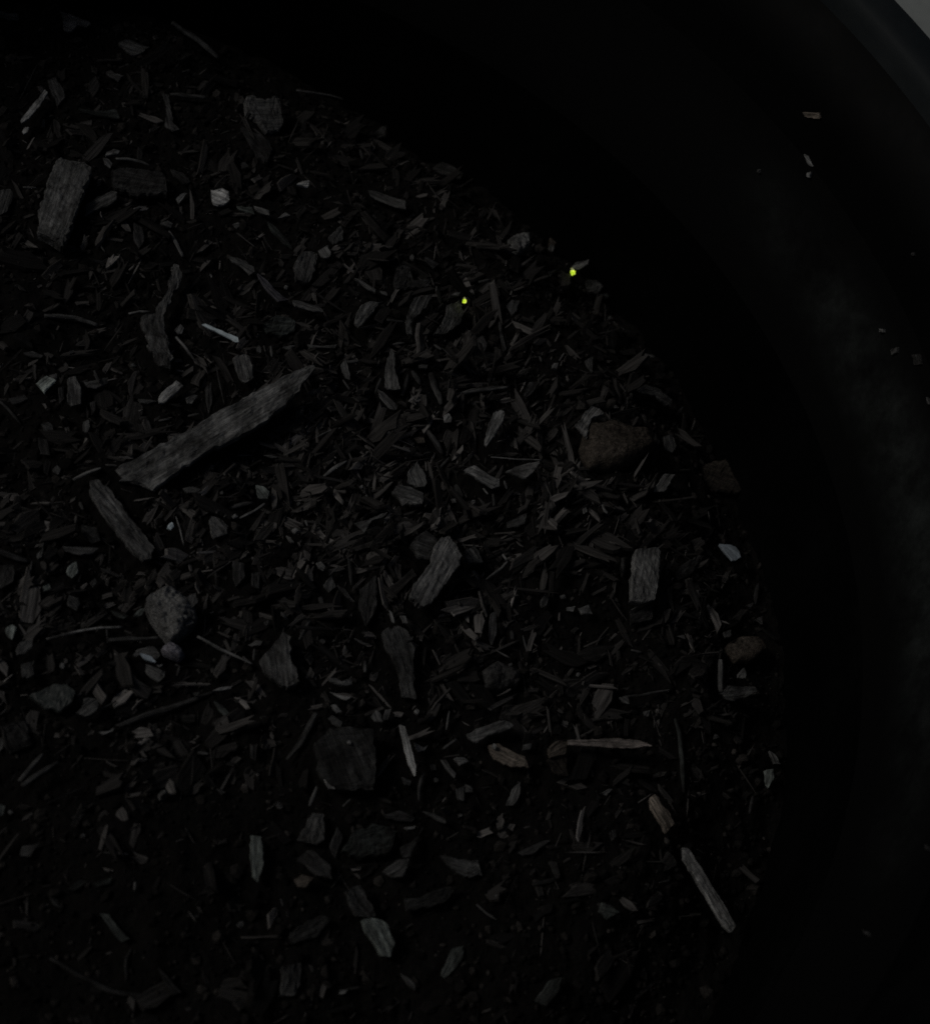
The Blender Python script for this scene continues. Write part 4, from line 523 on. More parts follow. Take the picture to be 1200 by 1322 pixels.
 ('wood_splinter','splinter','L',(53.82,13.14,5.75),(0.202,-0.979,-0.002),(-0.191,-0.041,0.981),0.6,0.68,(0.136,0.138,0.133),'-0.87,0.00 0.86,0.00','short upright light grey wood splinter just above the branching chip'),
 ('wood_crumb','wood crumb','P',(38.77,10.64,5.71),(-0.277,-0.961,0.02),(-0.061,0.038,0.997),0.6,0,(0.15,0.151,0.146),'0.04,0.44 0.49,0.18 0.47,-0.21 -0.05,-0.40 -0.45,-0.21 -0.50,0.20','tiny light grey wood crumb above the pale rounded bean'),
 ('wood_crumb','wood crumb','P',(59.62,31.8,4.28),(-0.374,-0.927,0.028),(0.109,-0.014,0.994),0.6,0,(0.124,0.125,0.121),'0.31,-0.86 -1.42,-0.01 -0.31,0.62 1.41,0.25','small right-leaning dull grey wood crumb above and left of the stacked pair of blocks'),
 ('wood_splinter','splinter','L',(57.05,29.78,4.49),(-0.297,-0.937,-0.186),(-0.116,-0.158,0.981),0.6,0.43,(0.136,0.138,0.133),'-0.75,0.00 0.75,-0.00','short upright light grey wood splinter above and left of the stacked pair of blocks'),
 ('twig','twig','L',(70.55,30.28,4.59),(0.509,-0.858,-0.075),(-0.112,-0.152,0.982),0.6,1.3,(0.063,0.063,0.061),'-3.27,-0.00 3.25,0.00','left-leaning dark twig just below and left of the tiny pale cube'),
 ('wood_splinter','splinter','L',(71.97,24.54,4.48),(0.599,0.8,-0.033),(0.129,-0.055,0.99),0.6,0.6,(0.071,0.072,0.07),'-2.48,-0.00 2.50,-0.00','right-leaning dark wood splinter just above and right of the stacked pair of blocks'),
 ('twig','twig','L',(75.12,17.88,4.6),(0.364,-0.926,0.097),(0.031,0.117,0.993),0.6,1.38,(0.071,0.072,0.07),'-1.69,0.00 1.69,-0.00','left-leaning dark twig just below and left of the capsule-shaped chip'),
 ('wood_chip','wood chip','P',(42.61,-5.88,8.17),(0.642,-0.766,0.045),(-0.102,-0.028,0.994),0.6,0,(0.372,0.376,0.363),'-1.18,-0.37 -0.89,0.72 0.65,0.80 1.20,-0.34 0.22,-0.81','small pale rounded bean-shaped crumb, left of the scoop-shaped chip'),
 ('wood_crumb','wood crumb','P',(37.63,3.12,6.8),(-0.954,-0.272,-0.128),(-0.145,0.043,0.989),0.6,0,(0.164,0.165,0.16),'0.84,-0.37 -0.32,-0.70 -0.91,0.14 0.39,0.93','small level light grey wood crumb above and left of the pale rounded bean'),
 ('wood_crumb','wood crumb','P',(36.52,0.83,6.86),(0.568,-0.805,0.171),(-0.198,0.068,0.978),0.6,0,(0.21,0.212,0.205),'-1.27,-0.15 -0.44,0.49 1.18,0.16 0.53,-0.51','tiny left-leaning light grey wood crumb above and left of the pale rounded bean'),
 ('wood_splinter','splinter','L',(40.48,5.9,5.56),(0.308,-0.951,0.006),(0.143,0.052,0.988),0.6,0.49,(0.15,0.151,0.146),'-0.74,-0.00 0.74,0.00','short left-leaning light grey wood splinter above the pale rounded bean'),
 ('wood_splinter','splinter','P',(53.84,6.28,7.32),(-0.87,-0.443,-0.215),(-0.181,-0.118,0.976),0.6,0,(0.101,0.102,0.098),'3.46,-1.49 0.23,-0.54 -3.14,-0.65 -4.30,-0.19 -2.54,0.42 -0.39,0.05 1.10,1.05 2.37,1.65 3.17,-0.31','branching grey bark piece with a light ridge above the dark middle'),
 ('wood_chip','wood chip','P',(66.21,-7.41,11.26),(-0.478,-0.876,-0.059),(0.057,-0.098,0.994),1.98,0,(0.164,0.165,0.16),'-7.99,-2.77 -9.55,-1.14 -8.16,1.45 -6.70,3.69 -2.63,3.65 2.55,3.10 6.51,2.69 8.74,1.45 8.78,-1.10 7.25,-2.33 4.17,-2.46 1.75,-2.01 -0.97,-1.94 -4.53,-2.27','large scoop-shaped grey chip with a rounded lower end in the middle of the soil'),
 ('wood_chip','wood chip','P',(65.07,0.26,9.35),(-0.954,0.299,0.023),(0.014,-0.032,0.999),1.72,0,(0.09,0.091,0.088),'2.70,-1.02 0.73,-3.62 -2.58,-2.69 -2.76,-0.23 -1.86,3.16 0.74,3.21 3.02,1.13','broad dull grey wood chip just above the scoop-shaped chip'),
 ('bark_flake','bark flake','P',(64.64,-8.29,7.91),(-0.625,-0.771,0.122),(0.201,-0.009,0.98),0.6,0,(0.071,0.072,0.07),'-0.05,-1.15 -4.46,0.13 0.79,1.13 3.66,-0.11','right-leaning dark bark flake just below and left of the scoop-shaped chip'),
 ('wood_splinter','splinter','L',(49.35,-5.19,5.82),(0.084,-0.988,-0.13),(0.132,-0.118,0.984),0.6,0.79,(0.081,0.081,0.079),'-3.08,-0.05 -0.22,0.09 3.28,-0.05','upright dark wood splinter just right of the pale rounded bean'),
 ('wood_chip','wood chip','P',(44.93,-8.93,5.68),(-0.252,-0.967,-0.034),(0.122,-0.067,0.99),0.61,0,(0.101,0.102,0.098),'0.84,-1.48 -2.29,-0.27 -0.14,1.55 1.58,0.21','upright dull grey wood chip just below and right of the pale rounded bean'),
 ('wood_splinter','splinter','L',(45.65,-6.22,6.93),(0.691,0.723,0.018),(0.166,-0.183,0.969),0.6,0.32,(0.15,0.151,0.146),'-1.54,-0.00 1.54,0.00','right-leaning light grey wood splinter just right of the pale rounded bean'),
 ('bark_flake','bark flake','P',(48.17,-10.73,5.81),(0.699,-0.689,-0.192),(0.129,-0.142,0.981),0.6,0,(0.063,0.063,0.061),'-2.49,-0.21 -0.82,0.52 2.64,0.06 0.66,-0.37','small left-leaning dark bark flake just below and right of the pale rounded bean'),
 ('twig','twig','L',(43.05,-13.11,5.91),(0.24,-0.971,-0.025),(0.032,-0.018,0.999),0.6,1.03,(0.071,0.072,0.07),'-1.14,0.00 1.14,-0.00','short upright dark twig just below the pale rounded bean'),
 ('bark_flake','bark flake','P',(52.92,-12.49,6.31),(-0.177,-0.984,-0.012),(-0.089,0.003,0.996),1.02,0,(0.063,0.063,0.061),'-2.47,-2.17 -6.37,0.60 -1.82,1.61 2.39,1.74 5.95,0.18 2.19,-1.95','upright dark bark flake below and right of the pale rounded bean'),
 ('bark_piece','bark','P',(58.61,-26.52,8.02),(0.22,-0.972,-0.077),(-0.035,-0.087,0.996),1.56,0,(0.071,0.072,0.07),'-6.54,-2.51 -7.87,-0.07 -6.46,2.92 -1.99,3.41 6.24,1.21 9.16,0.84 8.65,-1.91 1.50,-1.27 -3.07,-2.57','tall dark slab of bark with ragged top, above the bright narrow splinter'),
 ('wood_crumb','wood crumb','P',(56.96,-17.5,8.87),(0.254,-0.965,-0.067),(-0.199,-0.12,0.973),0.6,0,(0.194,0.196,0.189),'-1.79,-0.19 -1.60,0.13 0.70,0.41 1.41,0.07 1.27,-0.42','small upright light grey wood crumb just above the tall dark slab'),
 ('wood_chip','wood chip','P',(59.5,-17.77,8.99),(0.292,-0.956,0.025),(-0.032,0.017,0.999),0.6,0,(0.136,0.138,0.133),'-1.08,-0.52 -0.99,0.75 1.27,0.34 0.80,-0.57','small left-leaning light grey wood chip just above the tall dark slab'),
 ('wood_crumb','wood crumb','P',(60.34,-22.34,8.89),(-0.988,-0.135,-0.071),(-0.072,0.004,0.997),0.6,0,(0.112,0.113,0.109),'0.83,-0.49 -1.02,-0.51 -0.60,0.58 0.80,0.42','small level dull grey wood crumb just above the tall dark slab'),
 ('bark_piece','bark','P',(33.71,-29.52,9.56),(0.101,-0.993,-0.057),(-0.094,-0.067,0.993),1.93,0,(0.112,0.113,0.109),'-1.09,-4.37 -3.40,-1.80 -6.58,0.89 -5.61,2.34 -2.24,1.96 2.03,2.64 4.58,3.12 5.62,0.68 4.59,-1.51 1.89,-3.91','grey rounded block of bark, lower left middle, at the end of the thin straight twig'),
 ('wood_splinter','splinter','L',(39.02,-20.53,6.82),(-0.454,-0.881,0.133),(0.01,0.144,0.989),0.6,0.64,(0.081,0.081,0.079),'-2.73,-0.00 2.70,0.00','right-leaning dark wood splinter just above and right of the grey rounded block'),
 ('wood_splinter','splinter','P',(45.71,-32.54,8.56),(-0.982,-0.068,0.174),(0.172,0.025,0.985),0.6,0,(0.178,0.18,0.174),'2.84,-0.41 0.74,-0.57 -0.00,0.25 -3.13,-1.29 -2.67,0.70 -0.32,1.09 2.50,0.22','lumpy light chip above the flat dark plate'),
 ('wood_splinter','splinter','P',(45.8,-36.24,8.74),(-0.905,0.403,-0.138),(-0.184,-0.078,0.98),0.6,0,(0.227,0.23,0.222),'2.77,-0.07 0.37,-0.31 -1.63,-0.49 -1.55,0.34 0.04,0.53','small left-leaning pale grey wood splinter just below the lumpy light chip'),
 ('wood_chip','wood chip','P',(44.17,-39.64,10.21),(0.713,-0.68,-0.171),(0.103,-0.14,0.985),0.6,0,(0.245,0.248,0.239),'-1.16,-0.14 -0.82,0.55 1.21,0.45 1.17,-0.38 -0.40,-0.48','small left-leaning pale grey wood chip just below the lumpy light chip'),
 ('wood_chip','wood chip','P',(44.26,-41.76,8.89),(-0.79,0.61,0.072),(0.036,-0.071,0.997),0.6,0,(0.101,0.102,0.098),'1.88,0.30 1.24,-0.81 -1.49,-0.76 -1.65,0.45 0.02,0.83','small left-leaning dull grey wood chip just above the flat dark plate'),
 ('wood_chip','wood chip','P',(52.87,-39.91,8.12),(0.217,-0.962,0.164),(-0.166,0.129,0.978),0.6,0,(0.164,0.165,0.16),'-0.33,-1.15 -1.60,0.25 -0.62,1.16 1.62,0.67 0.92,-0.93','small upright light grey wood chip just above and left of the bright narrow splinter'),
 ('wood_chip','wood chip','P',(55.01,-39.24,7.82),(-0.324,-0.943,-0.079),(0.173,-0.142,0.975),0.6,0,(0.15,0.151,0.146),'1.55,-0.49 -1.30,-0.53 -1.56,0.49 1.30,0.53','small upright light grey wood chip below and right of the lumpy light chip'),
 ('wood_splinter','splinter','L',(51.27,-22.31,6.21),(0.943,-0.32,-0.092),(0.059,-0.109,0.992),0.6,0.53,(0.112,0.113,0.109),'-1.99,0.13 0.30,-0.25 1.69,0.13','left-leaning dull grey wood splinter just above and left of the tall dark slab'),
 ('wood_splinter','splinter','L',(51.04,-28.63,7.83),(-0.042,-0.999,-0.019),(-0.027,-0.017,0.999),0.6,0.72,(0.15,0.151,0.146),'-1.31,0.00 1.31,0.00','short upright light grey wood splinter just above and right of the lumpy light chip'),
 ('twig','twig','L',(37.55,-44.94,7.09),(-0.512,-0.849,-0.132),(-0.078,-0.107,0.991),0.6,1.3,(0.063,0.063,0.061),'-6.18,-0.22 0.98,0.43 5.11,-0.21','dim slanting rod of wood left of the flat dark plate'),
 ('wood_crumb','wood crumb','P',(61.46,-37.83,7.06),(0.508,-0.862,0.008),(-0.015,0.001,1.0),0.6,0,(0.21,0.212,0.205),'0.40,0.38 0.60,-0.26 0.17,-0.55 -0.46,-0.43 -0.59,0.25 -0.13,0.61','tiny light grey wood crumb just above the bright narrow splinter'),
 ('wood_splinter','splinter','L',(68.33,-38.66,5.26),(-0.167,-0.967,-0.191),(-0.091,-0.178,0.98),0.6,0.48,(0.136,0.138,0.133),'-2.07,0.00 2.06,-0.00','upright light grey wood splinter just left of the oblong rising chip'),
 ('wood_splinter','splinter','L',(68.2,-44.25,6.2),(-0.793,-0.608,0.024),(0.128,-0.127,0.984),0.6,0.62,(0.164,0.165,0.16),'-1.90,-0.00 1.89,-0.00','right-leaning light grey wood splinter just left of the oblong rising chip'),
 ('wood_chip','wood chip','P',(61.96,-45.73,6.87),(-0.949,0.204,0.24),(0.239,-0.031,0.971),0.6,0,(0.15,0.151,0.146),'1.70,-0.73 -0.37,-0.18 -1.35,-0.98 -0.71,0.57 0.72,1.32','small left-leaning light grey wood chip just right of the bright narrow splinter'),
 ('bark_flake','bark flake','P',(28.39,-47.62,5.56),(-0.041,-0.99,-0.133),(0.053,-0.135,0.989),0.6,0,(0.048,0.048,0.046),'-1.30,-0.79 -1.84,0.73 1.71,0.52 1.42,-0.46','small upright very dark bark flake just left of the dim slanting rod'),
 ('wood_crumb','wood crumb','P',(30.4,-40.57,6.5),(-0.986,-0.161,0.05),(0.085,-0.219,0.972),0.6,0,(0.09,0.091,0.088),'0.84,-0.36 -0.75,-0.43 -0.84,0.36 0.74,0.43','small level dull grey wood crumb just above and left of the dim slanting rod'),
 ('bark_flake','bark flake','P',(25.48,-8.45,7.36),(-0.027,-0.983,-0.182),(-0.121,-0.178,0.977),0.85,0,(0.055,0.055,0.054),'-2.81,-1.31 -2.51,1.07 0.84,1.62 3.04,-0.26 1.41,-1.12','upright dark bark flake above and right of the rough clod'),
 ('bark_flake','bark flake','P',(29.19,-9.49,6.89),(-0.024,-0.999,0.046),(0.116,0.043,0.992),0.64,0,(0.063,0.063,0.061),'-1.86,-0.88 -2.18,0.98 2.10,0.77 1.91,-0.87','upright dark bark flake left of the pale rounded bean'),
 ('wood_crumb','wood crumb','P',(42.67,-22.83,6.75),(-0.934,0.346,-0.088),(-0.113,-0.053,0.992),0.6,0,(0.063,0.063,0.061),'-0.61,-0.04 -0.33,0.58 0.18,0.56 0.74,0.02 0.33,-0.52 -0.30,-0.61','tiny level dark wood crumb just above and left of the lumpy light chip'),
 ('wood_crumb','wood crumb','P',(31.13,-19.51,7.23),(-0.074,-0.997,0.008),(0.158,-0.004,0.987),0.6,0,(0.081,0.081,0.079),'0.08,0.49 0.61,0.12 0.47,-0.28 -0.04,-0.52 -0.54,-0.17 -0.58,0.37','tiny dark wood crumb just above the grey rounded block'),
 ('wood_splinter','splinter','L',(34.89,-17.59,6.89),(0.622,-0.783,0.002),(-0.15,-0.116,0.982),0.6,0.65,(0.09,0.091,0.088),'-1.09,0.00 1.09,-0.00','short left-leaning dull grey wood splinter just above the grey rounded block'),
 ('wood_chip','wood chip','P',(28.83,-24.53,7.26),(-0.95,-0.234,-0.206),(-0.165,-0.184,0.969),0.6,0,(0.101,0.102,0.098),'1.53,-0.12 -0.22,-0.70 -1.48,-0.15 -1.08,0.59 1.26,0.37','small level dull grey wood chip just right of the thin straight twig'),
 ('wood_splinter','splinter','L',(28.56,-26.99,7.16),(-0.06,-0.975,-0.213),(-0.07,-0.209,0.975),0.6,0.62,(0.081,0.081,0.079),'-1.21,0.00 1.21,0.00','short upright dark wood splinter just right of the thin straight twig'),
 ('soil_clod','soil clod','K',(98.04,95.87,0.68),(-0.809,-0.542,0.227),(0.209,0.095,0.973),2.5,0,(0.227,0.23,0.222),'1.99,-2.09 -2.21,-2.35 -4.70,-1.07 -1.82,2.16 2.89,2.58 3.76,0.73','small knobbly grey clod above and left of the right glowing speck'),
 ('bark_flake','bark flake','P',(109.77,111.11,-12.53),(0.45,-0.893,-0.011),(0.023,-0.0,1.0),0.6,0,(0.074,0.063,0.052),'-6.05,-1.28 -4.51,1.50 -0.87,2.32 2.90,1.47 5.59,-0.57 4.38,-2.28 1.21,0.36 -2.74,-1.50','left-leaning dark brown bark flake just right of the pale clod by the dark edge'),
 ('wood_crumb','wood crumb','P',(109.94,104.24,-10.67),(0.056,-0.992,0.115),(0.204,0.124,0.971),0.6,0,(0.136,0.138,0.133),'0.08,0.84 1.36,-0.05 0.99,-0.77 0.02,-1.07 -1.37,0.12 -1.10,0.93','small upright light grey wood crumb just right of the pale clod by the dark edge'),
 ('wood_crumb','wood crumb','P',(112.97,117.82,-12.45),(-0.971,-0.231,-0.066),(-0.04,-0.115,0.993),0.6,0,(0.071,0.072,0.07),'1.27,-0.32 -0.55,-0.87 -1.31,0.20 0.58,0.98','small level dark wood crumb above and left of the oval fragment over the right glow'),
 ('wood_chip','wood chip','P',(116.48,98.13,-8.6),(-0.867,-0.495,-0.057),(0.03,-0.167,0.986),0.6,0,(0.245,0.248,0.239),'3.31,-0.18 1.30,-0.88 -1.64,-0.59 -2.79,-0.43 -1.61,0.90 1.40,1.19','elongated grey fragment just above and right of the right glowing speck'),
 ('bark_flake','bark flake','P',(121.33,94.83,-12.5),(-0.911,-0.413,0.008),(-0.013,0.05,0.999),1.12,0,(0.071,0.072,0.07),'1.68,-2.77 -3.28,-1.93 -2.35,0.52 0.78,2.61 3.14,1.54','dark bark flake just below and right of the oval fragment over the right glow'),
 ('wood_crumb','wood crumb','P',(123.78,92.31,-12.78),(-0.958,-0.165,0.233),(0.223,0.075,0.972),0.6,0,(0.038,0.043,0.04),'2.18,-0.11 -1.78,-1.01 -0.41,1.11','small level very dark greenish wood crumb below and right of the right glowing speck'),
 ('wood_chip','wood chip','P',(93.32,73.43,2.02),(-0.245,-0.969,-0.012),(0.061,-0.028,0.998),0.65,0,(0.112,0.113,0.109),'0.55,-1.75 -2.08,-0.70 -2.33,1.27 0.86,1.04 2.98,0.15','small acorn-shaped grey chip right of the left glowing speck'),
 ('wood_chip','wood chip','P',(83.6,59.92,3.3),(-0.653,0.756,-0.043),(-0.144,-0.068,0.987),0.78,0,(0.081,0.081,0.079),'2.09,1.14 1.47,-2.10 -0.95,-1.63 -2.27,0.97 -0.33,1.61','left-leaning dark wood chip just below and right of the chip under the left glow'),
 ('bark_flake','bark flake','P',(89.72,65.68,1.93),(0.014,-1.0,0.014),(-0.048,0.014,0.999),0.6,0,(0.071,0.072,0.07),'-6.15,-0.36 -6.23,0.60 -0.34,-0.00 5.38,0.58 6.29,-0.22 0.86,-0.60','upright dark bark flake just below and left of the acorn-shaped chip'),
 ('wood_splinter','splinter','L',(86.47,80.09,2.25),(0.943,0.27,0.193),(-0.169,-0.109,0.98),0.6,0.75,(0.063,0.063,0.061),'-1.49,-0.00 1.49,0.00','short level dark wood splinter just above and right of the left glowing speck'),
 ('wood_crumb','wood crumb','P',(101.4,55.57,3.46),(-0.495,-0.868,0.048),(-0.01,0.061,0.998),0.6,0,(0.164,0.165,0.16),'-0.15,0.70 1.02,0.68 1.07,-0.34 0.22,-0.81 -0.90,-0.53 -1.26,0.28','small light grey wood crumb above and left of the grey flap'),
 ('wood_splinter','splinter','L',(103.98,59.45,2.28),(0.51,0.859,-0.05),(0.116,-0.011,0.993),0.6,0.64,(0.09,0.091,0.088),'-1.49,0.00 1.50,0.00','short right-leaning dull grey wood splinter above and left of the grey flap'),
 ('wood_splinter','splinter','L',(98.55,58.32,1.99),(0.196,-0.977,0.083),(-0.156,0.053,0.986),0.6,0.6,(0.112,0.113,0.109),'-0.75,0.00 0.75,-0.00','short left-leaning dull grey wood splinter below and right of the acorn-shaped chip'),
 ('wood_chip','wood chip','P',(110.54,57.74,2.55),(0.05,-0.999,-0.013),(0.202,-0.003,0.979),0.6,0,(0.101,0.102,0.098),'-0.84,-1.39 -2.52,1.31 2.14,0.49 1.20,-0.41','small upright dull grey wood chip above the grey flap'),
 ('wood_crumb','wood crumb','P',(123.15,83.63,-11.11),(-0.771,0.637,0.009),(0.049,0.044,0.998),0.6,0,(0.124,0.125,0.121),'-0.61,-0.24 -0.43,0.49 0.05,0.80 0.46,0.26 0.50,-0.49 0.04,-0.82','tiny dull grey wood crumb below and right of the right glowing speck'),
 ('wood_splinter','splinter','L',(132.68,73.35,-11.44),(0.975,-0.199,0.097),(-0.083,0.078,0.993),0.6,1.07,(0.124,0.125,0.121),'-1.62,0.00 1.62,-0.00','level dull grey wood splinter just above the arched chip'),
 ('wood_splinter','splinter','P',(129.32,55.26,-3.83),(-0.914,0.071,0.399),(0.403,0.052,0.914),0.62,0,(0.101,0.102,0.098),'6.03,1.07 3.41,-1.72 -1.21,-2.73 -5.53,-1.42 -5.46,1.06 -3.13,1.56 0.52,0.25 5.20,1.89','dim arched chip above and right of the brown lump'),
 ('wood_chip','wood chip','P',(106.75,38.24,7.17),(-0.598,-0.788,0.145),(0.118,0.092,0.989),0.95,0,(0.21,0.212,0.205),'4.05,-1.76 -0.13,-1.85 -4.76,-1.60 -5.26,0.35 -4.43,1.91 -1.55,0.14 1.88,0.90 5.14,2.13 4.85,-0.22','grey flap of wood against the left side of the brown lump'),
 ('soil_clod','soil clod','K',(113.37,33.36,8.21),(-0.979,-0.206,-0.003),(0.002,-0.024,1.0),5.19,0,(0.079,0.068,0.056),'5.47,-6.21 0.08,-6.18 -5.14,-4.04 -9.78,-3.02 -8.97,2.20 -3.00,5.21 3.33,6.58 8.61,4.95 9.02,0.24','large rounded brown lump with a grey flap on its left side'),
 ('wood_chip','wood chip','P',(130.21,40.18,-2.23),(0.042,-0.993,-0.115),(0.265,-0.099,0.959),0.75,0,(0.09,0.091,0.088),'-1.81,-1.36 -2.78,1.08 0.14,2.04 2.53,0.22 1.90,-1.95','upright dull grey wood chip just above the slanted chip below the brown lump'),
 ('wood_crumb','wood crumb','P',(115.59,45.79,2.86),(-0.967,0.224,-0.119),(-0.149,-0.126,0.981),0.6,0,(0.09,0.091,0.088),'-0.69,0.07 -0.18,0.47 0.40,0.47 0.57,-0.02 0.18,-0.62 -0.28,-0.37','tiny level dull grey wood crumb just above and right of the grey flap'),
 ('wood_splinter','splinter','L',(138.23,56.28,-10.57),(-0.62,-0.765,0.173),(0.185,0.071,0.98),0.6,0.86,(0.055,0.055,0.054),'-2.01,0.00 1.99,-0.00','short right-leaning dark wood splinter just below and right of the arched chip'),
 ('wood_splinter','splinter','P',(82.56,31.92,9.91),(-0.421,-0.906,0.053),(-0.094,0.102,0.99),0.72,0,(0.227,0.23,0.222),'-0.19,-1.29 -4.06,-1.21 -5.76,-0.39 -5.77,0.91 -2.23,1.49 2.44,0.99 6.42,0.51 6.19,-0.26 2.69,-0.76','short light stick with a knobbed top leaning right, above the triangular flake'),
 ('bark_flake','bark flake','P',(94.76,48.26,3.0),(-0.591,-0.807,-0.025),(-0.021,-0.016,1.0),0.6,0,(0.055,0.055,0.054),'2.48,-0.51 -1.77,-1.45 -3.51,0.51 -0.35,1.04 3.11,0.41','right-leaning dark bark flake just above and right of the knobbed upright stick'),
 ('wood_crumb','wood crumb','P',(107.79,93.25,-7.44),(-0.699,-0.686,0.201),(0.028,0.255,0.967),0.6,0,(0.063,0.063,0.061),'0.48,-0.80 -2.29,0.08 1.80,0.72','tiny right-leaning dark wood crumb just left of the right glowing speck'),
 ('bark_flake','bark flake','P',(88.33,20.77,10.2),(-0.945,-0.288,-0.153),(-0.183,0.08,0.98),0.67,0,(0.15,0.151,0.146),'4.21,-0.93 0.74,-1.48 -4.99,-1.29 -3.03,0.63 0.55,2.55 2.48,0.50','thin triangular flake pointing right with a fine bright upper edge'),
 ('plant_fibre','fibre','L',(87.46,24.61,8.86),(1.0,0.021,0.013),(-0.012,-0.041,0.999),0.6,0.36,(0.219,0.221,0.213),'-5.73,0.08 -0.17,-0.16 5.93,0.08','fine bright fibre along the upper edge of the triangular flake'),
 ('wood_splinter','splinter','L',(85.1,18.58,7.12),(0.229,-0.963,-0.144),(-0.016,-0.152,0.988),0.6,0.65,(0.124,0.125,0.121),'-1.06,0.00 1.06,-0.00','short upright dull grey wood splinter just below and left of the triangular flake'),
 ('wood_splinter','splinter','L',(80.53,16.95,6.44),(0.566,-0.824,0.009),(0.135,0.103,0.985),0.6,0.41,(0.352,0.356,0.343),'-0.87,0.00 0.87,0.00','short left-leaning pale grey wood splinter just below the capsule-shaped chip'),
 ('wood_splinter','splinter','L',(80.38,13.05,6.23),(0.566,-0.82,-0.084),(0.106,-0.029,0.994),0.6,0.84,(0.101,0.102,0.098),'-2.17,-0.00 2.17,0.00','left-leaning dull grey wood splinter just below the capsule-shaped chip'),
 ('wood_splinter','splinter','L',(82.07,14.3,6.47),(-0.04,-0.999,0.036),(-0.201,0.043,0.979),0.6,0.51,(0.09,0.091,0.088),'-2.07,-0.00 2.06,0.00','upright dull grey wood splinter just below and right of the capsule-shaped chip'),
 ('wood_crumb','wood crumb','P',(77.54,14.14,6.02),(-0.975,-0.196,-0.1),(-0.118,0.082,0.99),0.6,0,(0.178,0.18,0.174),'-0.40,0.28 0.05,0.60 0.43,0.32 0.50,-0.22 -0.04,-0.61 -0.55,-0.38','tiny light grey wood crumb just below the capsule-shaped chip'),
 ('wood_chip','wood chip','P',(87.1,10.12,5.43),(-0.896,-0.415,-0.157),(-0.148,-0.053,0.988),0.6,0,(0.09,0.091,0.088),'2.36,-0.83 0.13,-0.86 -3.43,-1.08 -1.93,1.16 0.30,1.19 2.55,0.41','right-leaning dull grey wood chip just below the triangular flake'),
 ('wood_crumb','wood crumb','P',(102.98,13.47,7.19),(-0.031,-0.989,-0.145),(0.185,-0.149,0.971),0.6,0,(0.178,0.18,0.174),'-0.31,-0.54 -0.78,0.21 0.17,0.67 0.92,-0.34','tiny upright light grey wood crumb below and right of the triangular flake'),
 ('wood_splinter','splinter','L',(108.07,14.68,6.25),(0.523,-0.83,-0.195),(0.092,-0.173,0.981),0.6,0.67,(0.245,0.248,0.239),'-1.23,0.10 0.17,-0.19 1.07,0.10','short left-leaning pale grey wood splinter below the brown lump'),
 ('wood_chip','wood chip','P',(125.43,25.87,2.27),(-0.661,-0.731,-0.171),(-0.078,-0.16,0.984),0.63,0,(0.194,0.196,0.189),'3.79,-0.89 -1.67,-1.56 -3.48,0.27 -0.70,0.92 2.03,1.25','light slanted oblong chip below the right end of the brown lump'),
 ('wood_block','wood block','P',(114.1,-4.44,9.07),(-0.286,-0.957,0.054),(0.134,0.016,0.991),1.94,0,(0.21,0.212,0.205),'-7.15,-3.26 -10.39,2.27 -2.10,3.18 4.43,2.90 6.22,0.43 6.70,-2.50 1.89,-2.97','upright grained block of wood at the right, left of the blue-grey scrap'),
 ('wood_splinter','splinter','L',(113.69,-9.36,6.84),(0.862,0.506,-0.002),(0.081,-0.134,0.988),0.6,0.34,(0.136,0.138,0.133),'-3.29,-0.05 0.16,0.09 3.16,-0.05','right-leaning light grey wood splinter just below the upright grained block'),
 ('bark_flake','bark flake','P',(113.59,-11.22,5.7),(-0.882,-0.466,0.074),(0.078,0.011,0.997),1.04,0,(0.041,0.041,0.04),'2.16,-1.88 -4.27,-1.42 -1.66,2.19 3.72,1.09','right-leaning very dark bark flake just below the upright grained block'),
 ('wood_crumb','wood crumb','P',(119.13,5.37,5.64),(-0.988,-0.152,0.027),(0.026,0.006,1.0),0.6,0,(0.101,0.102,0.098),'-0.86,0.32 0.08,0.83 0.76,0.64 0.97,-0.29 -0.03,-0.88 -0.92,-0.62','small level dull grey wood crumb just above the upright grained block'),
 ('twig','twig','L',(111.16,0.77,4.78),(-0.103,-0.975,-0.199),(0.173,-0.215,0.961),0.6,1.18,(0.048,0.048,0.046),'-2.28,0.00 2.27,-0.00','upright very dark twig just above and left of the upright grained block'),
 ('wood_splinter','splinter','L',(83.58,0.69,5.93),(0.474,-0.88,-0.002),(-0.126,-0.07,0.99),0.6,0.55,(0.227,0.23,0.222),'-0.79,-0.00 0.79,-0.00','short left-leaning pale grey wood splinter just right of the scoop-shaped chip'),
 ('twig','twig','L',(82.76,-1.28,4.62),(-0.727,-0.666,-0.163),(-0.138,-0.092,0.986),0.6,0.6,(0.101,0.102,0.098),'-3.99,-0.12 -0.26,0.24 4.22,-0.12','long right-leaning dull grey twig just right of the scoop-shaped chip'),
 ('wood_chip','wood chip','P',(91.81,-9.39,5.12),(-0.393,-0.906,-0.156),(0.044,-0.188,0.981),0.6,0,(0.136,0.138,0.133),'0.64,-0.94 -1.83,-0.46 -1.22,0.72 0.74,0.75 1.66,-0.08','small right-leaning light grey wood chip above and left of the lone pale dot'),
 ('wood_crumb','wood crumb','P',(96.69,-7.28,4.04),(-0.999,-0.031,-0.008),(-0.002,-0.177,0.984),0.6,0,(0.15,0.151,0.146),'0.80,-0.31 -0.54,-0.57 -0.69,0.31 0.43,0.57','tiny level light grey wood crumb above the lone pale dot'),
 ('wood_crumb','wood crumb','P',(98.15,-9.99,3.73),(-0.982,-0.188,-0.009),(0.021,-0.153,0.988),0.6,0,(0.124,0.125,0.121),'0.83,-0.54 -1.22,-0.53 -0.45,0.72 0.83,0.35','small level dull grey wood crumb above the lone pale dot'),
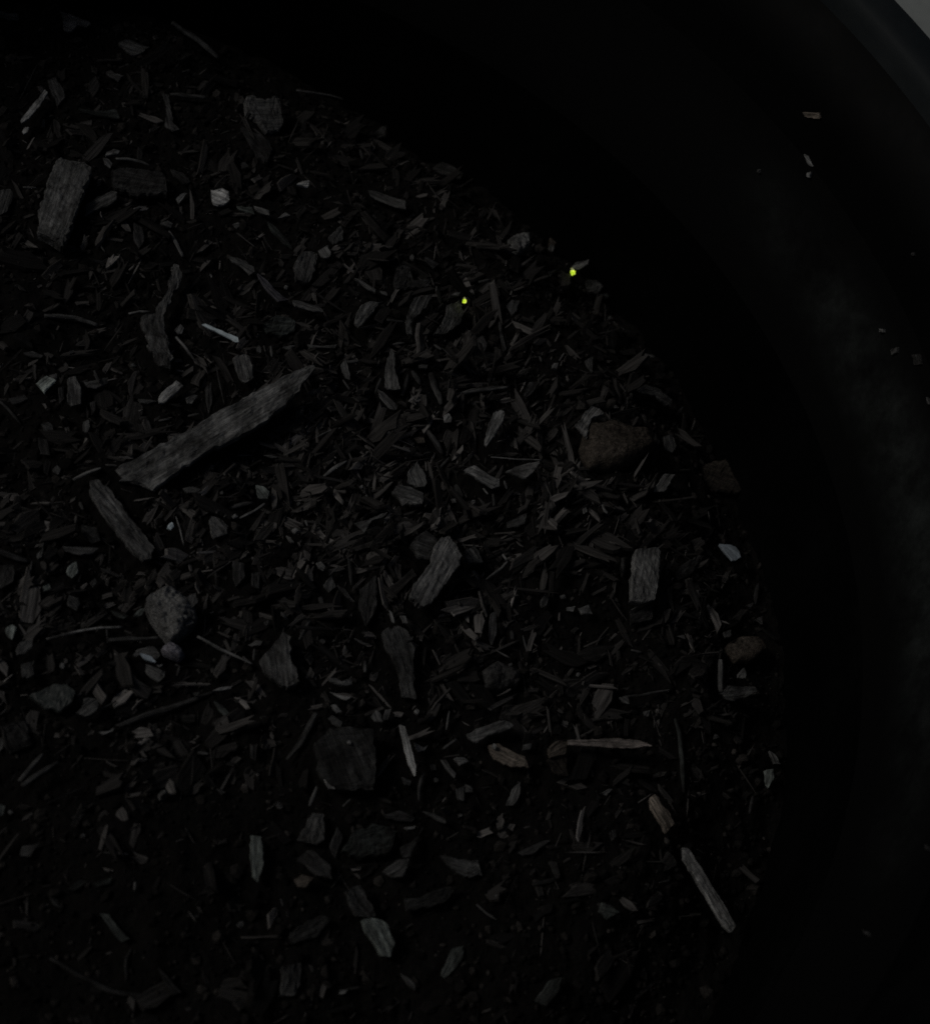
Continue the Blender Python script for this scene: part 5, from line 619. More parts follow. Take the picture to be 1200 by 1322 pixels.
 ('wood_chip','wood chip','P',(100.95,-10.84,5.01),(-0.995,-0.094,0.022),(0.046,-0.253,0.966),0.6,0,(0.136,0.138,0.133),'1.57,-0.54 -1.00,-1.36 -1.66,0.80 1.08,1.10','small level light grey wood chip above the lone pale dot'),
 ('wood_splinter','splinter','P',(79.59,-16.77,5.47),(-0.111,-0.983,-0.146),(0.131,-0.16,0.978),0.6,0,(0.081,0.081,0.079),'-3.03,-0.84 -4.46,0.62 1.40,1.04 3.78,0.09 2.25,-0.91','upright dark wood splinter below and right of the scoop-shaped chip'),
 ('wood_splinter','splinter','L',(86.81,-19.22,4.23),(0.159,-0.986,-0.05),(0.257,-0.007,0.966),0.6,0.53,(0.071,0.072,0.07),'-1.81,0.00 1.81,-0.00','upright dark wood splinter above and left of the lone pale dot'),
 ('wood_splinter','splinter','L',(80.94,-23.49,6.69),(0.895,-0.439,-0.072),(0.042,-0.078,0.996),0.6,0.37,(0.15,0.151,0.146),'-1.50,-0.00 1.50,0.00','left-leaning light grey wood splinter left of the lone pale dot'),
 ('wood_crumb','wood crumb','P',(82.5,-25.65,6.46),(-0.989,-0.101,0.112),(0.111,0.019,0.994),0.6,0,(0.136,0.138,0.133),'-0.39,0.14 -0.00,0.46 0.39,0.23 0.42,-0.12 -0.02,-0.38 -0.40,-0.33','tiny light grey wood crumb left of the lone pale dot'),
 ('soil_clod','soil clod','K',(81.25,-28.13,6.76),(-0.996,0.069,0.065),(0.062,-0.042,0.997),2.97,0,(0.063,0.063,0.061),'4.88,-1.01 1.47,-3.33 -3.65,-1.90 -4.05,0.26 -2.75,2.23 4.04,3.71','level dark soil clod above the oblong rising chip'),
 ('wood_crumb','wood crumb','P',(98.18,-25.67,3.79),(-0.352,-0.928,0.122),(0.03,0.119,0.992),0.6,0,(0.264,0.266,0.257),'-0.02,0.37 0.45,0.22 0.44,-0.25 0.06,-0.38 -0.46,-0.18 -0.47,0.23','tiny lone pale crumb in the dark soil above the reddish stick'),
 ('wood_splinter','splinter','L',(112.27,-19.13,3.35),(0.986,-0.122,-0.114),(0.12,0.036,0.992),0.6,0.62,(0.081,0.081,0.079),'-1.27,0.00 1.27,-0.00','short level dark wood splinter right of the lone pale dot'),
 ('wood_crumb','wood crumb','P',(123.2,-14.96,3.49),(-0.997,0.061,0.039),(0.035,-0.064,0.997),0.6,0,(0.09,0.091,0.088),'1.37,0.15 -0.49,-0.58 -0.89,0.43','tiny level dull grey wood crumb above and left of the thin upright stick'),
 ('twig','twig','L',(83.91,-17.7,4.73),(-0.023,-0.994,0.104),(0.093,0.101,0.991),0.6,0.93,(0.081,0.081,0.079),'-1.11,0.00 1.11,-0.00','short upright dark twig above and left of the lone pale dot'),
 ('wood_splinter','splinter','P',(76.23,-41.76,7.57),(-0.931,-0.363,-0.019),(0.01,-0.078,0.997),0.92,0,(0.15,0.151,0.146),'4.80,-0.98 2.34,-1.46 -1.69,-1.44 -4.71,-1.10 -5.55,0.51 -4.51,1.26 0.71,0.83 3.73,1.56 4.72,0.79','oblong grey chip rising to the right, left of the reddish stick'),
 ('wood_chip','wood chip','P',(79.85,-46.78,7.13),(-0.904,0.428,-0.006),(-0.014,-0.014,1.0),0.96,0,(0.227,0.196,0.161),'4.51,-0.10 2.94,-1.65 -0.27,-1.16 -3.19,-1.48 -4.90,0.24 -1.46,2.02 2.38,2.12','tan chip tapering to lower right, directly below the oblong rising chip'),
 ('wood_crumb','wood crumb','P',(76.69,-45.42,8.35),(0.176,-0.961,-0.215),(-0.072,-0.23,0.97),0.6,0,(0.245,0.248,0.239),'0.24,0.47 0.69,0.05 0.35,-0.50 -0.32,-0.44 -0.58,-0.02 -0.37,0.45','tiny upright pale grey wood crumb just below the oblong rising chip'),
 ('wood_chip','wood chip','P',(84.49,-44.03,5.78),(-0.959,-0.256,0.122),(0.107,0.072,0.992),0.6,0,(0.136,0.138,0.133),'0.72,-0.62 -1.30,-0.52 -0.57,0.71 1.15,0.43','small level light grey wood chip just above and right of the pointed tan chip'),
 ('wood_block','wood block','P',(90.56,-44.66,6.97),(-0.879,-0.464,0.105),(0.126,-0.014,0.992),0.92,0,(0.145,0.125,0.103),'1.85,-0.96 -0.62,-1.57 -3.02,-0.47 -1.08,2.06 2.84,0.93','small olive-brown block at the left end of the reddish stick'),
 ('bark_flake','bark flake','P',(90.95,-48.1,5.65),(0.547,-0.82,-0.167),(0.123,-0.119,0.985),0.92,0,(0.048,0.041,0.034),'-2.54,-1.12 -0.85,2.77 2.60,0.40 0.78,-2.03','left-leaning very dark brown bark flake just below the olive block'),
 ('wood_stick','stick','P',(101.64,-42.88,6.65),(-0.997,-0.051,0.062),(0.067,-0.09,0.994),0.6,0,(0.28,0.248,0.223),'8.91,-0.48 4.05,-0.84 -2.96,-1.17 -7.32,-0.93 -10.00,0.36 -6.17,0.95 -0.94,0.81 5.12,0.77 8.95,0.52','level tan stick with a reddish tinge pointing right from the small olive block'),
 ('wood_chip','wood chip','P',(81.52,-53.86,3.81),(-0.416,-0.897,-0.152),(-0.167,-0.089,0.982),0.6,0,(0.09,0.091,0.088),'2.82,-0.87 -1.13,-0.95 -3.10,-0.03 -0.63,0.93 2.03,0.92','right-leaning dull grey wood chip just below the pointed tan chip'),
 ('twig','twig','L',(112.56,-29.49,3.61),(0.981,0.189,0.05),(-0.032,-0.096,0.995),0.6,0.61,(0.112,0.113,0.109),'-4.76,0.07 -1.24,-0.13 6.04,0.07','long level dull grey twig just above and right of the reddish stick'),
 ('wood_chip','wood chip','P',(108.07,-30.96,3.23),(-0.755,0.637,-0.156),(-0.201,0.002,0.98),0.6,0,(0.136,0.138,0.133),'1.33,0.22 0.09,-1.28 -1.35,0.19 -0.07,0.87','small left-leaning light grey wood chip just above the reddish stick'),
 ('wood_crumb','wood crumb','P',(113.13,-33.35,2.06),(-0.58,-0.802,-0.142),(-0.016,-0.163,0.986),0.6,0,(0.124,0.125,0.121),'0.15,-0.86 -1.15,0.13 0.27,0.73 0.73,-0.00','small right-leaning dull grey wood crumb just above and right of the reddish stick'),
 ('wood_crumb','wood crumb','P',(109.2,-27.71,2.19),(-0.981,-0.147,-0.122),(-0.106,-0.114,0.988),0.6,0,(0.081,0.081,0.079),'0.98,-0.15 -0.81,-0.32 -0.17,0.47','tiny level dark wood crumb right of the lone pale dot'),
 ('wood_crumb','wood crumb','P',(101.52,-52.29,3.56),(-0.856,-0.493,-0.154),(-0.078,-0.172,0.982),0.6,0,(0.124,0.125,0.121),'1.22,-0.38 -0.47,-0.33 -1.43,0.08 0.68,0.63','small right-leaning dull grey wood crumb just below the reddish stick'),
 ('bark_flake','bark flake','P',(101.62,-61.73,4.05),(-0.09,-0.986,0.138),(0.188,0.119,0.975),0.6,0,(0.071,0.072,0.07),'-0.55,-1.01 -1.38,0.61 0.35,0.91 1.57,-0.52','small upright dark bark flake just below and left of the short pinkish stick'),
 ('wood_stick','stick','P',(111.46,-57.16,6.42),(0.355,-0.935,0.005),(0.182,0.074,0.98),0.87,0,(0.287,0.248,0.203),'-3.07,-1.07 -3.83,0.44 -2.76,1.12 -0.78,0.97 0.78,1.87 3.64,1.70 4.85,-1.40 2.15,-1.59 -1.07,-2.01','short pinkish-grey stick in line above the long pale stick'),
 ('bark_flake','bark flake','P',(84.45,-65.04,3.38),(-0.896,-0.443,-0.013),(-0.039,0.049,0.998),0.6,0,(0.055,0.055,0.054),'3.35,-0.77 -2.69,-0.66 -4.14,0.03 0.34,1.13 3.08,0.28','right-leaning dark bark flake below the pointed tan chip'),
 ('bark_flake','bark flake','P',(88.68,-69.31,3.39),(0.266,-0.962,0.062),(-0.133,0.027,0.991),0.6,0,(0.048,0.048,0.046),'-1.96,-0.79 -1.88,0.85 1.89,0.60 1.92,-0.66','left-leaning very dark bark flake above and left of the dull green chip'),
 ('twig','twig','L',(86.14,-71.86,3.31),(0.97,0.236,-0.052),(0.031,0.091,0.995),0.6,0.98,(0.041,0.041,0.04),'-2.57,-0.00 2.59,0.00','level very dark twig above and left of the dull green chip'),
 ('wood_splinter','splinter','L',(73.08,-79.23,5.54),(0.727,-0.669,0.155),(-0.161,0.053,0.986),0.6,0.44,(0.124,0.125,0.121),'-2.49,0.07 0.03,-0.14 2.45,0.07','left-leaning dull grey wood splinter above and right of the dim green blade'),
 ('wood_crumb','wood crumb','P',(75.88,-75.39,3.99),(-0.957,0.26,-0.126),(-0.137,-0.025,0.99),0.6,0,(0.081,0.081,0.079),'-0.54,0.07 -0.21,0.37 0.33,0.38 0.52,0.02 0.17,-0.51 -0.27,-0.33','tiny level dark wood crumb above and right of the dim green blade'),
 ('wood_chip','wood chip','P',(98.37,-77.97,4.43),(-0.951,0.142,0.274),(0.228,-0.276,0.934),0.81,0,(0.085,0.096,0.089),'2.13,0.84 1.61,-1.21 -0.72,-1.03 -2.70,-0.37 -0.34,1.76',"small dull green ragged chip at the lower right, left of the long pale stick's end"),
 ('wood_splinter','splinter','L',(112.77,-70.06,0.2),(0.965,0.26,-0.03),(0.084,-0.198,0.977),0.6,0.46,(0.063,0.063,0.061),'-1.37,0.00 1.37,-0.00','short level dark wood splinter just left of the long pale stick'),
 ('wood_chip','wood chip','P',(71.9,-53.06,4.17),(-0.89,0.452,0.057),(-0.045,-0.211,0.976),0.6,0,(0.09,0.091,0.088),'1.11,-0.46 -0.46,-0.86 -0.98,0.19 0.34,1.13','small left-leaning dull grey wood chip just below and left of the pointed tan chip'),
 ('wood_crumb','wood crumb','P',(58.33,-63.43,8.16),(-0.962,-0.192,0.193),(0.19,0.033,0.981),0.6,0,(0.264,0.266,0.257),'1.14,-0.30 -1.21,-0.30 -1.04,0.29 1.10,0.31','short light bar of wood above the folded leaf-like flake'),
 ('wood_splinter','splinter','P',(64.42,-60.44,6.36),(-0.91,0.411,0.045),(0.002,-0.104,0.995),0.6,0,(0.101,0.102,0.098),'3.28,0.14 1.02,-0.54 -1.96,-0.49 -2.08,0.32 -0.27,0.56','small left-leaning dull grey wood splinter just right of the short light bar'),
 ('bark_flake','bark flake','P',(56.96,-60.29,5.89),(-0.995,0.06,0.076),(0.061,-0.229,0.972),0.6,0,(0.055,0.055,0.054),'3.35,0.05 0.29,-1.26 -3.15,-0.33 -3.04,0.83 2.52,0.71','level dark bark flake just above and left of the short light bar'),
 ('bark_flake','bark flake','P',(56.1,-71.03,6.19),(-0.87,-0.461,-0.174),(-0.216,0.04,0.975),0.88,0,(0.112,0.113,0.109),'3.16,-1.21 -0.60,-1.75 -3.04,-0.75 -1.54,0.68 0.11,2.00 1.90,1.02','folded leaf-like dark flake with a light right rim, lower middle'),
 ('bark_flake','bark flake','P',(57.96,-67.32,6.52),(-0.62,-0.775,-0.118),(-0.08,-0.087,0.993),0.61,0,(0.071,0.072,0.07),'0.79,-1.54 -3.45,0.05 0.85,1.33 1.80,0.15','right-leaning dark bark flake just above and right of the folded leaf-like flake'),
 ('bark_flake','bark flake','P',(51.0,-65.46,6.05),(-0.929,-0.366,0.056),(0.071,-0.028,0.997),1.8,0,(0.038,0.043,0.04),'6.75,0.17 1.93,-3.18 -3.02,-2.81 -5.76,-0.26 -2.85,3.34 2.81,2.70','level very dark greenish bark flake just above and left of the folded leaf-like flake'),
 ('wood_chip','wood chip','P',(42.44,-55.01,9.0),(0.483,-0.862,-0.154),(-0.04,-0.198,0.979),0.6,0,(0.21,0.212,0.205),'-1.62,-0.57 -1.25,0.73 1.61,0.47 1.25,-0.63','small left-leaning light grey wood chip just below and left of the flat dark plate'),
 ('wood_splinter','splinter','L',(46.38,-57.82,6.27),(-0.695,-0.718,-0.04),(-0.107,0.049,0.993),0.6,0.47,(0.101,0.102,0.098),'-1.14,-0.00 1.14,0.00','short right-leaning dull grey wood splinter just above and right of the crumbly brown piece'),
 ('bark_flake','bark flake','P',(48.57,-77.83,4.95),(0.638,-0.728,-0.252),(0.158,-0.197,0.968),1.3,0,(0.071,0.072,0.07),'-3.90,-0.97 -3.09,2.47 1.42,1.75 3.57,0.96 2.87,-0.52 1.15,-2.15 -2.03,-1.52','left-leaning dark bark flake just above and left of the grey-green paddle'),
 ('wood_chip','wood chip','P',(51.67,-84.48,5.64),(0.496,-0.848,-0.184),(0.136,-0.134,0.982),1.44,0,(0.182,0.206,0.19),'-4.34,-1.37 -3.64,1.16 -1.69,2.94 2.76,2.05 4.25,0.23 3.58,-1.41 0.86,-1.57 -1.81,-1.99','grey-green paddle-shaped chip with a rounded lower end at the lower middle'),
 ('wood_chip','wood chip','P',(39.45,-63.9,6.71),(-0.35,-0.914,-0.204),(-0.029,-0.207,0.978),1.52,0,(0.101,0.102,0.098),'0.48,-1.85 -3.42,-1.15 -3.85,0.91 0.95,2.94 2.83,1.25 2.97,-2.09','crumbly brown piece of wood below and left of the flat dark plate'),
 ('wood_splinter','splinter','L',(39.74,-57.03,7.15),(-0.374,-0.92,0.118),(0.132,0.073,0.989),0.6,0.68,(0.101,0.102,0.098),'-2.36,0.00 2.34,0.00','right-leaning dull grey wood splinter just above the crumbly brown piece'),
 ('wood_chip','wood chip','P',(37.33,-73.72,5.35),(-0.934,-0.344,-0.099),(-0.098,-0.02,0.995),0.73,0,(0.118,0.102,0.084),'1.70,-0.69 -0.58,-1.46 -2.35,0.04 -0.21,1.46 1.43,0.63','right-leaning dull brown wood chip just below and right of the ribbed green-grey chip'),
 ('bark_flake','bark flake','P',(40.46,-70.0,4.42),(-0.741,0.659,-0.129),(-0.133,0.044,0.99),1.09,0,(0.041,0.041,0.04),'3.92,1.40 3.20,-1.80 -1.67,-1.70 -4.23,0.29 -1.18,1.79','left-leaning very dark bark flake just below the crumbly brown piece'),
 ('wood_splinter','splinter','P',(28.43,-69.76,6.58),(0.022,-0.995,-0.1),(-0.039,-0.101,0.994),0.87,0,(0.154,0.174,0.16),'-4.88,-0.91 -4.49,1.10 1.13,1.53 4.82,0.18 3.70,-0.71 -0.38,-1.18','upright ribbed green-grey chip at the lower left'),
 ('bark_flake','bark flake','P',(44.3,-65.52,4.9),(-0.243,-0.959,-0.147),(0.075,-0.17,0.983),0.6,0,(0.055,0.055,0.054),'1.49,-1.07 -2.97,-0.59 -1.53,1.17 2.98,0.49','upright dark bark flake just below and right of the crumbly brown piece'),
 ('bark_flake','bark flake','P',(35.02,-92.81,4.89),(-0.248,-0.958,0.141),(0.23,0.083,0.97),1.28,0,(0.071,0.072,0.07),'-2.13,-2.37 -4.29,1.13 -0.07,1.65 2.90,1.11 3.49,-1.51','dim ribbed piece of wood at the bottom edge'),
 ('wood_splinter','splinter','P',(66.13,-88.64,3.56),(-0.546,-0.825,-0.147),(0.052,-0.209,0.977),0.8,0,(0.085,0.096,0.089),'3.02,-0.86 -2.12,-1.60 -4.15,0.10 -1.90,1.28 1.32,1.02 3.77,0.07','dim green-grey blade-shaped chip at the bottom, right of the grey-green paddle'),
 ('wood_splinter','splinter','P',(57.95,-92.11,2.18),(0.661,-0.751,0.016),(0.061,0.076,0.995),0.6,0,(0.09,0.091,0.088),'-2.75,0.04 0.80,0.75 1.73,-0.22 0.21,-0.56','small left-leaning dull grey wood splinter just below and left of the dim green blade'),
 ('wood_crumb','wood crumb','P',(44.88,-94.13,2.76),(-0.945,-0.327,-0.032),(0.03,-0.182,0.983),0.6,0,(0.136,0.138,0.133),'0.66,-0.52 -1.28,-0.25 -0.20,0.61 0.82,0.16','small level light grey wood crumb just right of the dim ribbed piece'),
 ('wood_splinter','splinter','L',(47.02,-93.34,2.43),(0.98,0.175,0.096),(-0.078,-0.109,0.991),0.6,0.57,(0.063,0.063,0.061),'-1.30,-0.00 1.30,0.00','level dark wood splinter just below and left of the grey-green paddle'),
 ('wood_crumb','wood crumb','P',(33.39,-58.42,5.15),(-0.981,-0.192,0.036),(0.072,-0.184,0.98),0.6,0,(0.081,0.081,0.079),'-0.63,0.29 -0.09,0.69 0.61,0.35 0.69,-0.25 -0.03,-0.65 -0.55,-0.43','small dark wood crumb just above and left of the crumbly brown piece'),
 ('wood_splinter','splinter','L',(33.56,-77.63,4.45),(0.288,-0.951,-0.109),(-0.077,-0.137,0.988),0.6,0.44,(0.081,0.081,0.079),'-0.76,0.00 0.76,-0.00','short upright dark wood splinter just below and right of the ribbed green-grey chip'),
 ('wood_crumb','wood crumb','P',(25.45,-82.64,6.04),(-0.921,0.378,0.094),(0.122,0.052,0.991),0.6,0,(0.09,0.091,0.088),'-0.64,-0.07 -0.37,0.57 0.24,0.60 0.73,0.13 0.38,-0.60 -0.35,-0.63','small dull grey wood crumb below the ribbed green-grey chip'),
 ('bark_flake','bark flake','P',(38.77,-82.6,3.84),(-0.849,-0.528,0.014),(0.032,-0.025,0.999),1.05,0,(0.044,0.045,0.043),'3.85,-1.39 -3.32,-1.53 -5.17,0.42 -0.21,1.84 4.74,0.65','right-leaning very dark bark flake above the dim ribbed piece'),
 ('bark_flake','bark flake','P',(62.3,-76.13,4.62),(-0.945,-0.326,0.037),(0.063,-0.07,0.996),1.0,0,(0.044,0.045,0.043),'4.93,-1.27 1.80,-0.74 -3.80,-1.06 -6.08,-0.38 -2.52,2.14 5.51,1.30','level very dark bark flake just below and right of the folded leaf-like flake'),
 ('wood_splinter','splinter','P',(67.63,-49.56,6.03),(0.595,-0.802,-0.058),(-0.077,-0.129,0.989),0.6,0,(0.164,0.165,0.16),'-2.32,-0.37 -2.06,0.68 0.35,0.26 2.09,0.63 2.26,-0.51 -0.34,-0.70','small left-leaning light grey wood splinter just below and right of the bright narrow splinter'),
 ('wood_chip','wood chip','P',(70.46,-47.65,5.83),(-0.978,0.004,0.21),(0.21,-0.01,0.978),0.6,0,(0.178,0.18,0.174),'1.73,-0.23 -0.51,-0.97 -1.53,-0.05 0.31,1.25','small level light grey wood chip just below and left of the oblong rising chip'),
 ('wood_crumb','wood crumb','P',(64.68,-49.05,5.13),(0.225,-0.974,0.005),(-0.049,-0.007,0.999),0.6,0,(0.071,0.072,0.07),'-0.81,-0.53 -0.77,0.69 0.89,0.40 0.68,-0.56','small upright dark wood crumb just below and right of the bright narrow splinter'),
 ('wood_crumb','wood crumb','P',(65.03,-51.72,5.04),(-0.951,0.268,-0.153),(-0.127,0.114,0.985),0.6,0,(0.081,0.081,0.079),'-0.53,0.04 -0.24,0.55 0.30,0.42 0.59,0.01 0.21,-0.58 -0.32,-0.45','tiny level dark wood crumb just below and right of the bright narrow splinter'),
 ('bark_flake','bark flake','P',(58.83,-52.84,5.99),(-0.84,0.541,0.046),(0.025,-0.046,0.999),0.6,0,(0.071,0.072,0.07),'1.61,-0.22 -0.74,-0.90 -1.02,0.39 0.15,0.73','small left-leaning dark bark flake just below the bright narrow splinter'),
 ('twig','twig','L',(61.68,-53.75,5.54),(-0.179,-0.964,-0.194),(0.066,-0.209,0.976),0.6,0.88,(0.063,0.063,0.061),'-3.09,0.15 0.20,-0.31 2.87,0.15','upright dark twig just below the bright narrow splinter'),
 ('wood_crumb','wood crumb','P',(69.84,-58.83,4.31),(-0.76,-0.65,-0.015),(0.088,-0.125,0.988),0.6,0,(0.136,0.138,0.133),'-0.29,0.35 0.21,0.35 0.58,0.01 0.23,-0.33 -0.20,-0.36 -0.53,-0.03','tiny right-leaning light grey wood crumb right of the short light bar'),
 ('wood_chip','wood chip','P',(70.07,-54.24,4.33),(0.013,-0.999,0.051),(-0.069,0.05,0.996),0.6,0,(0.09,0.091,0.088),'-1.45,-0.94 -1.64,1.05 1.76,0.52 1.32,-0.62','small upright dull grey wood chip above and right of the short light bar'),
 ('bark_flake','bark flake','P',(85.2,-93.79,3.27),(-0.637,-0.743,-0.205),(-0.089,-0.194,0.977),0.93,0,(0.052,0.058,0.054),'3.46,-1.25 -1.61,-1.33 -3.65,-0.02 -1.10,1.45 2.87,1.15','right-leaning dark greenish bark flake below and left of the dull green chip'),
 ('soil_clod','soil clod','K',(10.92,-57.55,7.43),(-0.984,-0.172,0.04),(0.046,-0.028,0.999),2.5,0,(0.178,0.18,0.174),'0.72,-0.48 -0.56,-0.82 -0.80,0.59 0.64,0.70','small lone pale crumb in the dark soil at lower left'),
 ('wood_splinter','splinter','L',(2.2,-70.03,7.74),(0.985,-0.109,0.13),(-0.136,-0.05,0.989),0.6,0.46,(0.164,0.165,0.16),'-2.32,-0.00 0.06,0.01 2.26,-0.00','short level light splinter at the lower left'),
 ('wood_chip','wood chip','P',(-13.32,-68.75,4.89),(-0.898,-0.428,-0.102),(-0.15,0.079,0.986),0.6,0,(0.09,0.091,0.088),'1.98,0.11 0.74,-1.52 -2.31,-0.40 -0.64,0.33 0.22,1.47','right-leaning dull grey wood chip below the pair of crossed sticks'),
 ('wood_chip','wood chip','P',(-18.76,-61.17,5.06),(0.054,-0.97,-0.236),(0.204,-0.22,0.954),0.6,0,(0.154,0.174,0.16),'-1.34,-0.65 -0.80,0.72 0.87,0.56 1.26,-0.62','small upright light greenish wood chip just below and left of the pair of crossed sticks'),
 ('wood_crumb','wood crumb','P',(-17.03,-61.44,5.07),(-0.985,-0.168,-0.022),(-0.025,0.019,0.999),0.6,0,(0.15,0.151,0.146),'-0.44,0.19 -0.04,0.53 0.43,0.21 0.47,-0.20 0.02,-0.46 -0.43,-0.28','tiny light grey wood crumb just below and left of the pair of crossed sticks'),
 ('bark_flake','bark flake','P',(-4.34,-75.42,5.33),(-0.843,-0.537,-0.027),(-0.086,0.085,0.993),0.6,0,(0.045,0.051,0.047),'2.15,-0.40 -1.06,-0.91 -1.96,0.39 0.86,0.92','right-leaning very dark greenish bark flake below and left of the level light splinter'),
 ('bark_flake','bark flake','P',(0.21,-75.09,5.89),(-0.959,-0.268,-0.092),(-0.043,-0.182,0.982),0.6,0,(0.042,0.047,0.043),'1.93,-0.44 -1.81,-0.55 -1.55,0.52 1.41,0.46','small level very dark greenish bark flake just below and left of the level light splinter'),
 ('wood_splinter','splinter','L',(5.93,-75.87,6.53),(-0.04,-0.999,-0.023),(-0.013,-0.022,1.0),0.6,0.66,(0.101,0.102,0.098),'-0.88,0.00 0.88,0.00','short upright dull grey wood splinter just below and right of the level light splinter'),
 ('bark_flake','bark flake','P',(2.63,-83.52,5.56),(0.635,-0.771,0.044),(-0.094,-0.021,0.995),0.6,0,(0.059,0.067,0.062),'-3.91,-0.35 -2.98,0.74 0.78,0.53 3.40,0.73 3.06,-0.81 -0.38,-0.83','left-leaning dark greenish bark flake just above the dark root'),
 ('root_piece','root','L',(0.01,-93.02,4.9),(0.937,-0.34,-0.076),(0.059,-0.06,0.996),0.6,1.0,(0.035,0.035,0.034),'-9.55,0.66 -3.39,-0.37 2.97,-0.95 10.04,0.66','long dark root curving along the bottom left corner'),
 ('twig','twig','L',(5.08,-89.89,5.22),(-0.126,-0.991,0.038),(-0.018,0.04,0.999),0.6,0.57,(0.041,0.041,0.04),'-2.81,0.20 -0.64,-0.39 3.42,0.20','upright very dark twig just above and right of the dark root'),
 ('bark_flake','bark flake','P',(12.62,-93.61,5.25),(0.629,-0.77,-0.108),(0.06,-0.091,0.994),0.6,0,(0.041,0.041,0.04),'-3.57,0.15 -0.53,0.55 2.53,0.69 2.18,-0.64 -0.63,-0.75','left-leaning very dark bark flake just right of the dark root'),
 ('wood_crumb','wood crumb','P',(-3.71,-66.05,5.93),(0.098,-0.976,-0.196),(0.151,-0.181,0.972),0.6,0,(0.081,0.081,0.079),'0.15,0.42 0.51,0.05 0.30,-0.31 -0.16,-0.41 -0.48,-0.09 -0.32,0.34','tiny upright dark wood crumb just above and left of the level light splinter'),
 ('bark_flake','bark flake','P',(-8.04,-78.75,4.97),(0.703,-0.685,-0.193),(0.106,-0.167,0.98),0.6,0,(0.041,0.041,0.04),'-1.48,-0.13 -0.23,0.69 1.61,0.01 0.09,-0.57','small left-leaning very dark bark flake below and left of the level light splinter'),
 ('wood_crumb','wood crumb','P',(22.2,-56.04,5.14),(-0.843,0.525,0.121),(0.064,-0.125,0.99),0.6,0,(0.09,0.091,0.088),'1.28,-0.06 -0.74,-0.53 -0.54,0.59','tiny left-leaning dull grey wood crumb right of the lone pale crumb at lower left'),
 ('leaf_scrap','leaf scrap','P',(142.7,13.33,-5.35),(-0.725,0.685,0.08),(0.162,0.056,0.985),0.64,0,(0.323,0.376,0.413),'3.31,0.78 1.45,-1.11 -0.12,-2.50 -2.85,-0.81 -2.12,1.94 0.33,1.68','small blue-grey leaf-shaped scrap near the right edge of the soil'),
 ('wood_crumb','wood crumb','P',(155.19,14.62,-12.9),(-0.89,-0.414,0.191),(0.174,0.079,0.982),0.6,0,(0.09,0.091,0.088),'-0.52,0.28 0.28,0.57 0.74,0.24 0.55,-0.34 -0.20,-0.48 -0.85,-0.28','tiny dull grey wood crumb just right of the blue-grey scrap'),
 ('wood_crumb','wood crumb','P',(157.01,26.99,-13.97),(0.341,-0.94,-0.008),(-0.084,-0.039,0.996),0.6,0,(0.063,0.063,0.061),'0.27,0.49 0.56,-0.20 0.28,-0.50 -0.33,-0.46 -0.59,0.21 -0.20,0.46','tiny dark wood crumb just above and right of the blue-grey scrap'),
 ('wood_crumb','wood crumb','P',(147.69,1.98,-10.17),(-0.932,-0.364,0.006),(0.015,-0.022,1.0),0.6,0,(0.081,0.081,0.079),'1.11,-0.34 -1.19,-0.43 0.08,0.77','tiny level dark wood crumb just above the small brown lump'),
 ('wood_crumb','wood crumb','P',(149.79,-1.38,-10.93),(-0.864,0.465,0.195),(0.106,-0.211,0.972),0.6,0,(0.063,0.063,0.061),'1.17,0.72 -0.13,-1.32 -1.03,0.60','small left-leaning dark wood crumb just above the small brown lump'),
 ('wood_chip','wood chip','P',(137.5,-9.86,-3.32),(-0.77,-0.593,0.236),(0.266,0.039,0.963),0.6,0,(0.09,0.091,0.088),'0.84,-0.86 -1.88,-0.42 -0.27,1.01 1.31,0.27','small right-leaning dull grey wood chip just above and left of the small brown lump'),
 ('soil_clod','soil clod','K',(144.0,-11.04,-6.19),(0.971,0.155,-0.184),(0.191,-0.033,0.981),2.5,0,(0.106,0.091,0.075),'-6.11,0.32 -0.86,3.21 3.52,3.22 6.09,-0.64 1.61,-2.56 -4.11,-3.49','small brown lump at the right edge of the soil, above a thin upright stick'),
 ('wood_stick','stick','L',(130.74,-24.29,4.23),(-0.065,-0.982,-0.177),(0.059,-0.181,0.982),0.6,1.31,(0.136,0.138,0.133),'-3.52,0.01 -0.22,-0.01 3.71,0.01','thin upright stick meeting a level oval chip at the right edge of the soil'),
 ('wood_chip','wood chip','P',(140.14,-18.86,-4.83),(-0.634,-0.773,-0.015),(0.03,-0.044,0.999),0.6,0,(0.136,0.138,0.133),'0.97,-0.89 -1.63,-0.54 -1.50,0.35 0.53,1.30 1.63,-0.22','small right-leaning light grey wood chip just above the level oval chip'),
 ('wood_crumb','wood crumb','P',(156.35,-12.98,-12.17),(0.206,-0.976,-0.076),(-0.024,-0.082,0.996),0.6,0,(0.112,0.113,0.109),'-1.17,-0.46 -1.01,0.49 0.94,0.54 1.24,-0.57','small upright dull grey wood crumb just below and right of the small brown lump'),
 ('twig','twig','L',(156.75,-9.13,-12.06),(-0.226,-0.974,0.025),(-0.098,0.048,0.994),0.6,1.12,(0.035,0.035,0.034),'-2.93,0.00 2.91,-0.00','upright very dark twig just right of the small brown lump'),
 ('bark_flake','bark flake','P',(147.58,38.51,-11.98),(-0.951,0.307,0.024),(0.038,0.038,0.999),1.84,0,(0.044,0.038,0.031),'6.21,-1.17 -0.20,-6.69 -6.18,-0.58 -4.56,2.67 4.69,5.65','left-leaning very dark brown bark flake right of the slanted chip below the brown lump'),
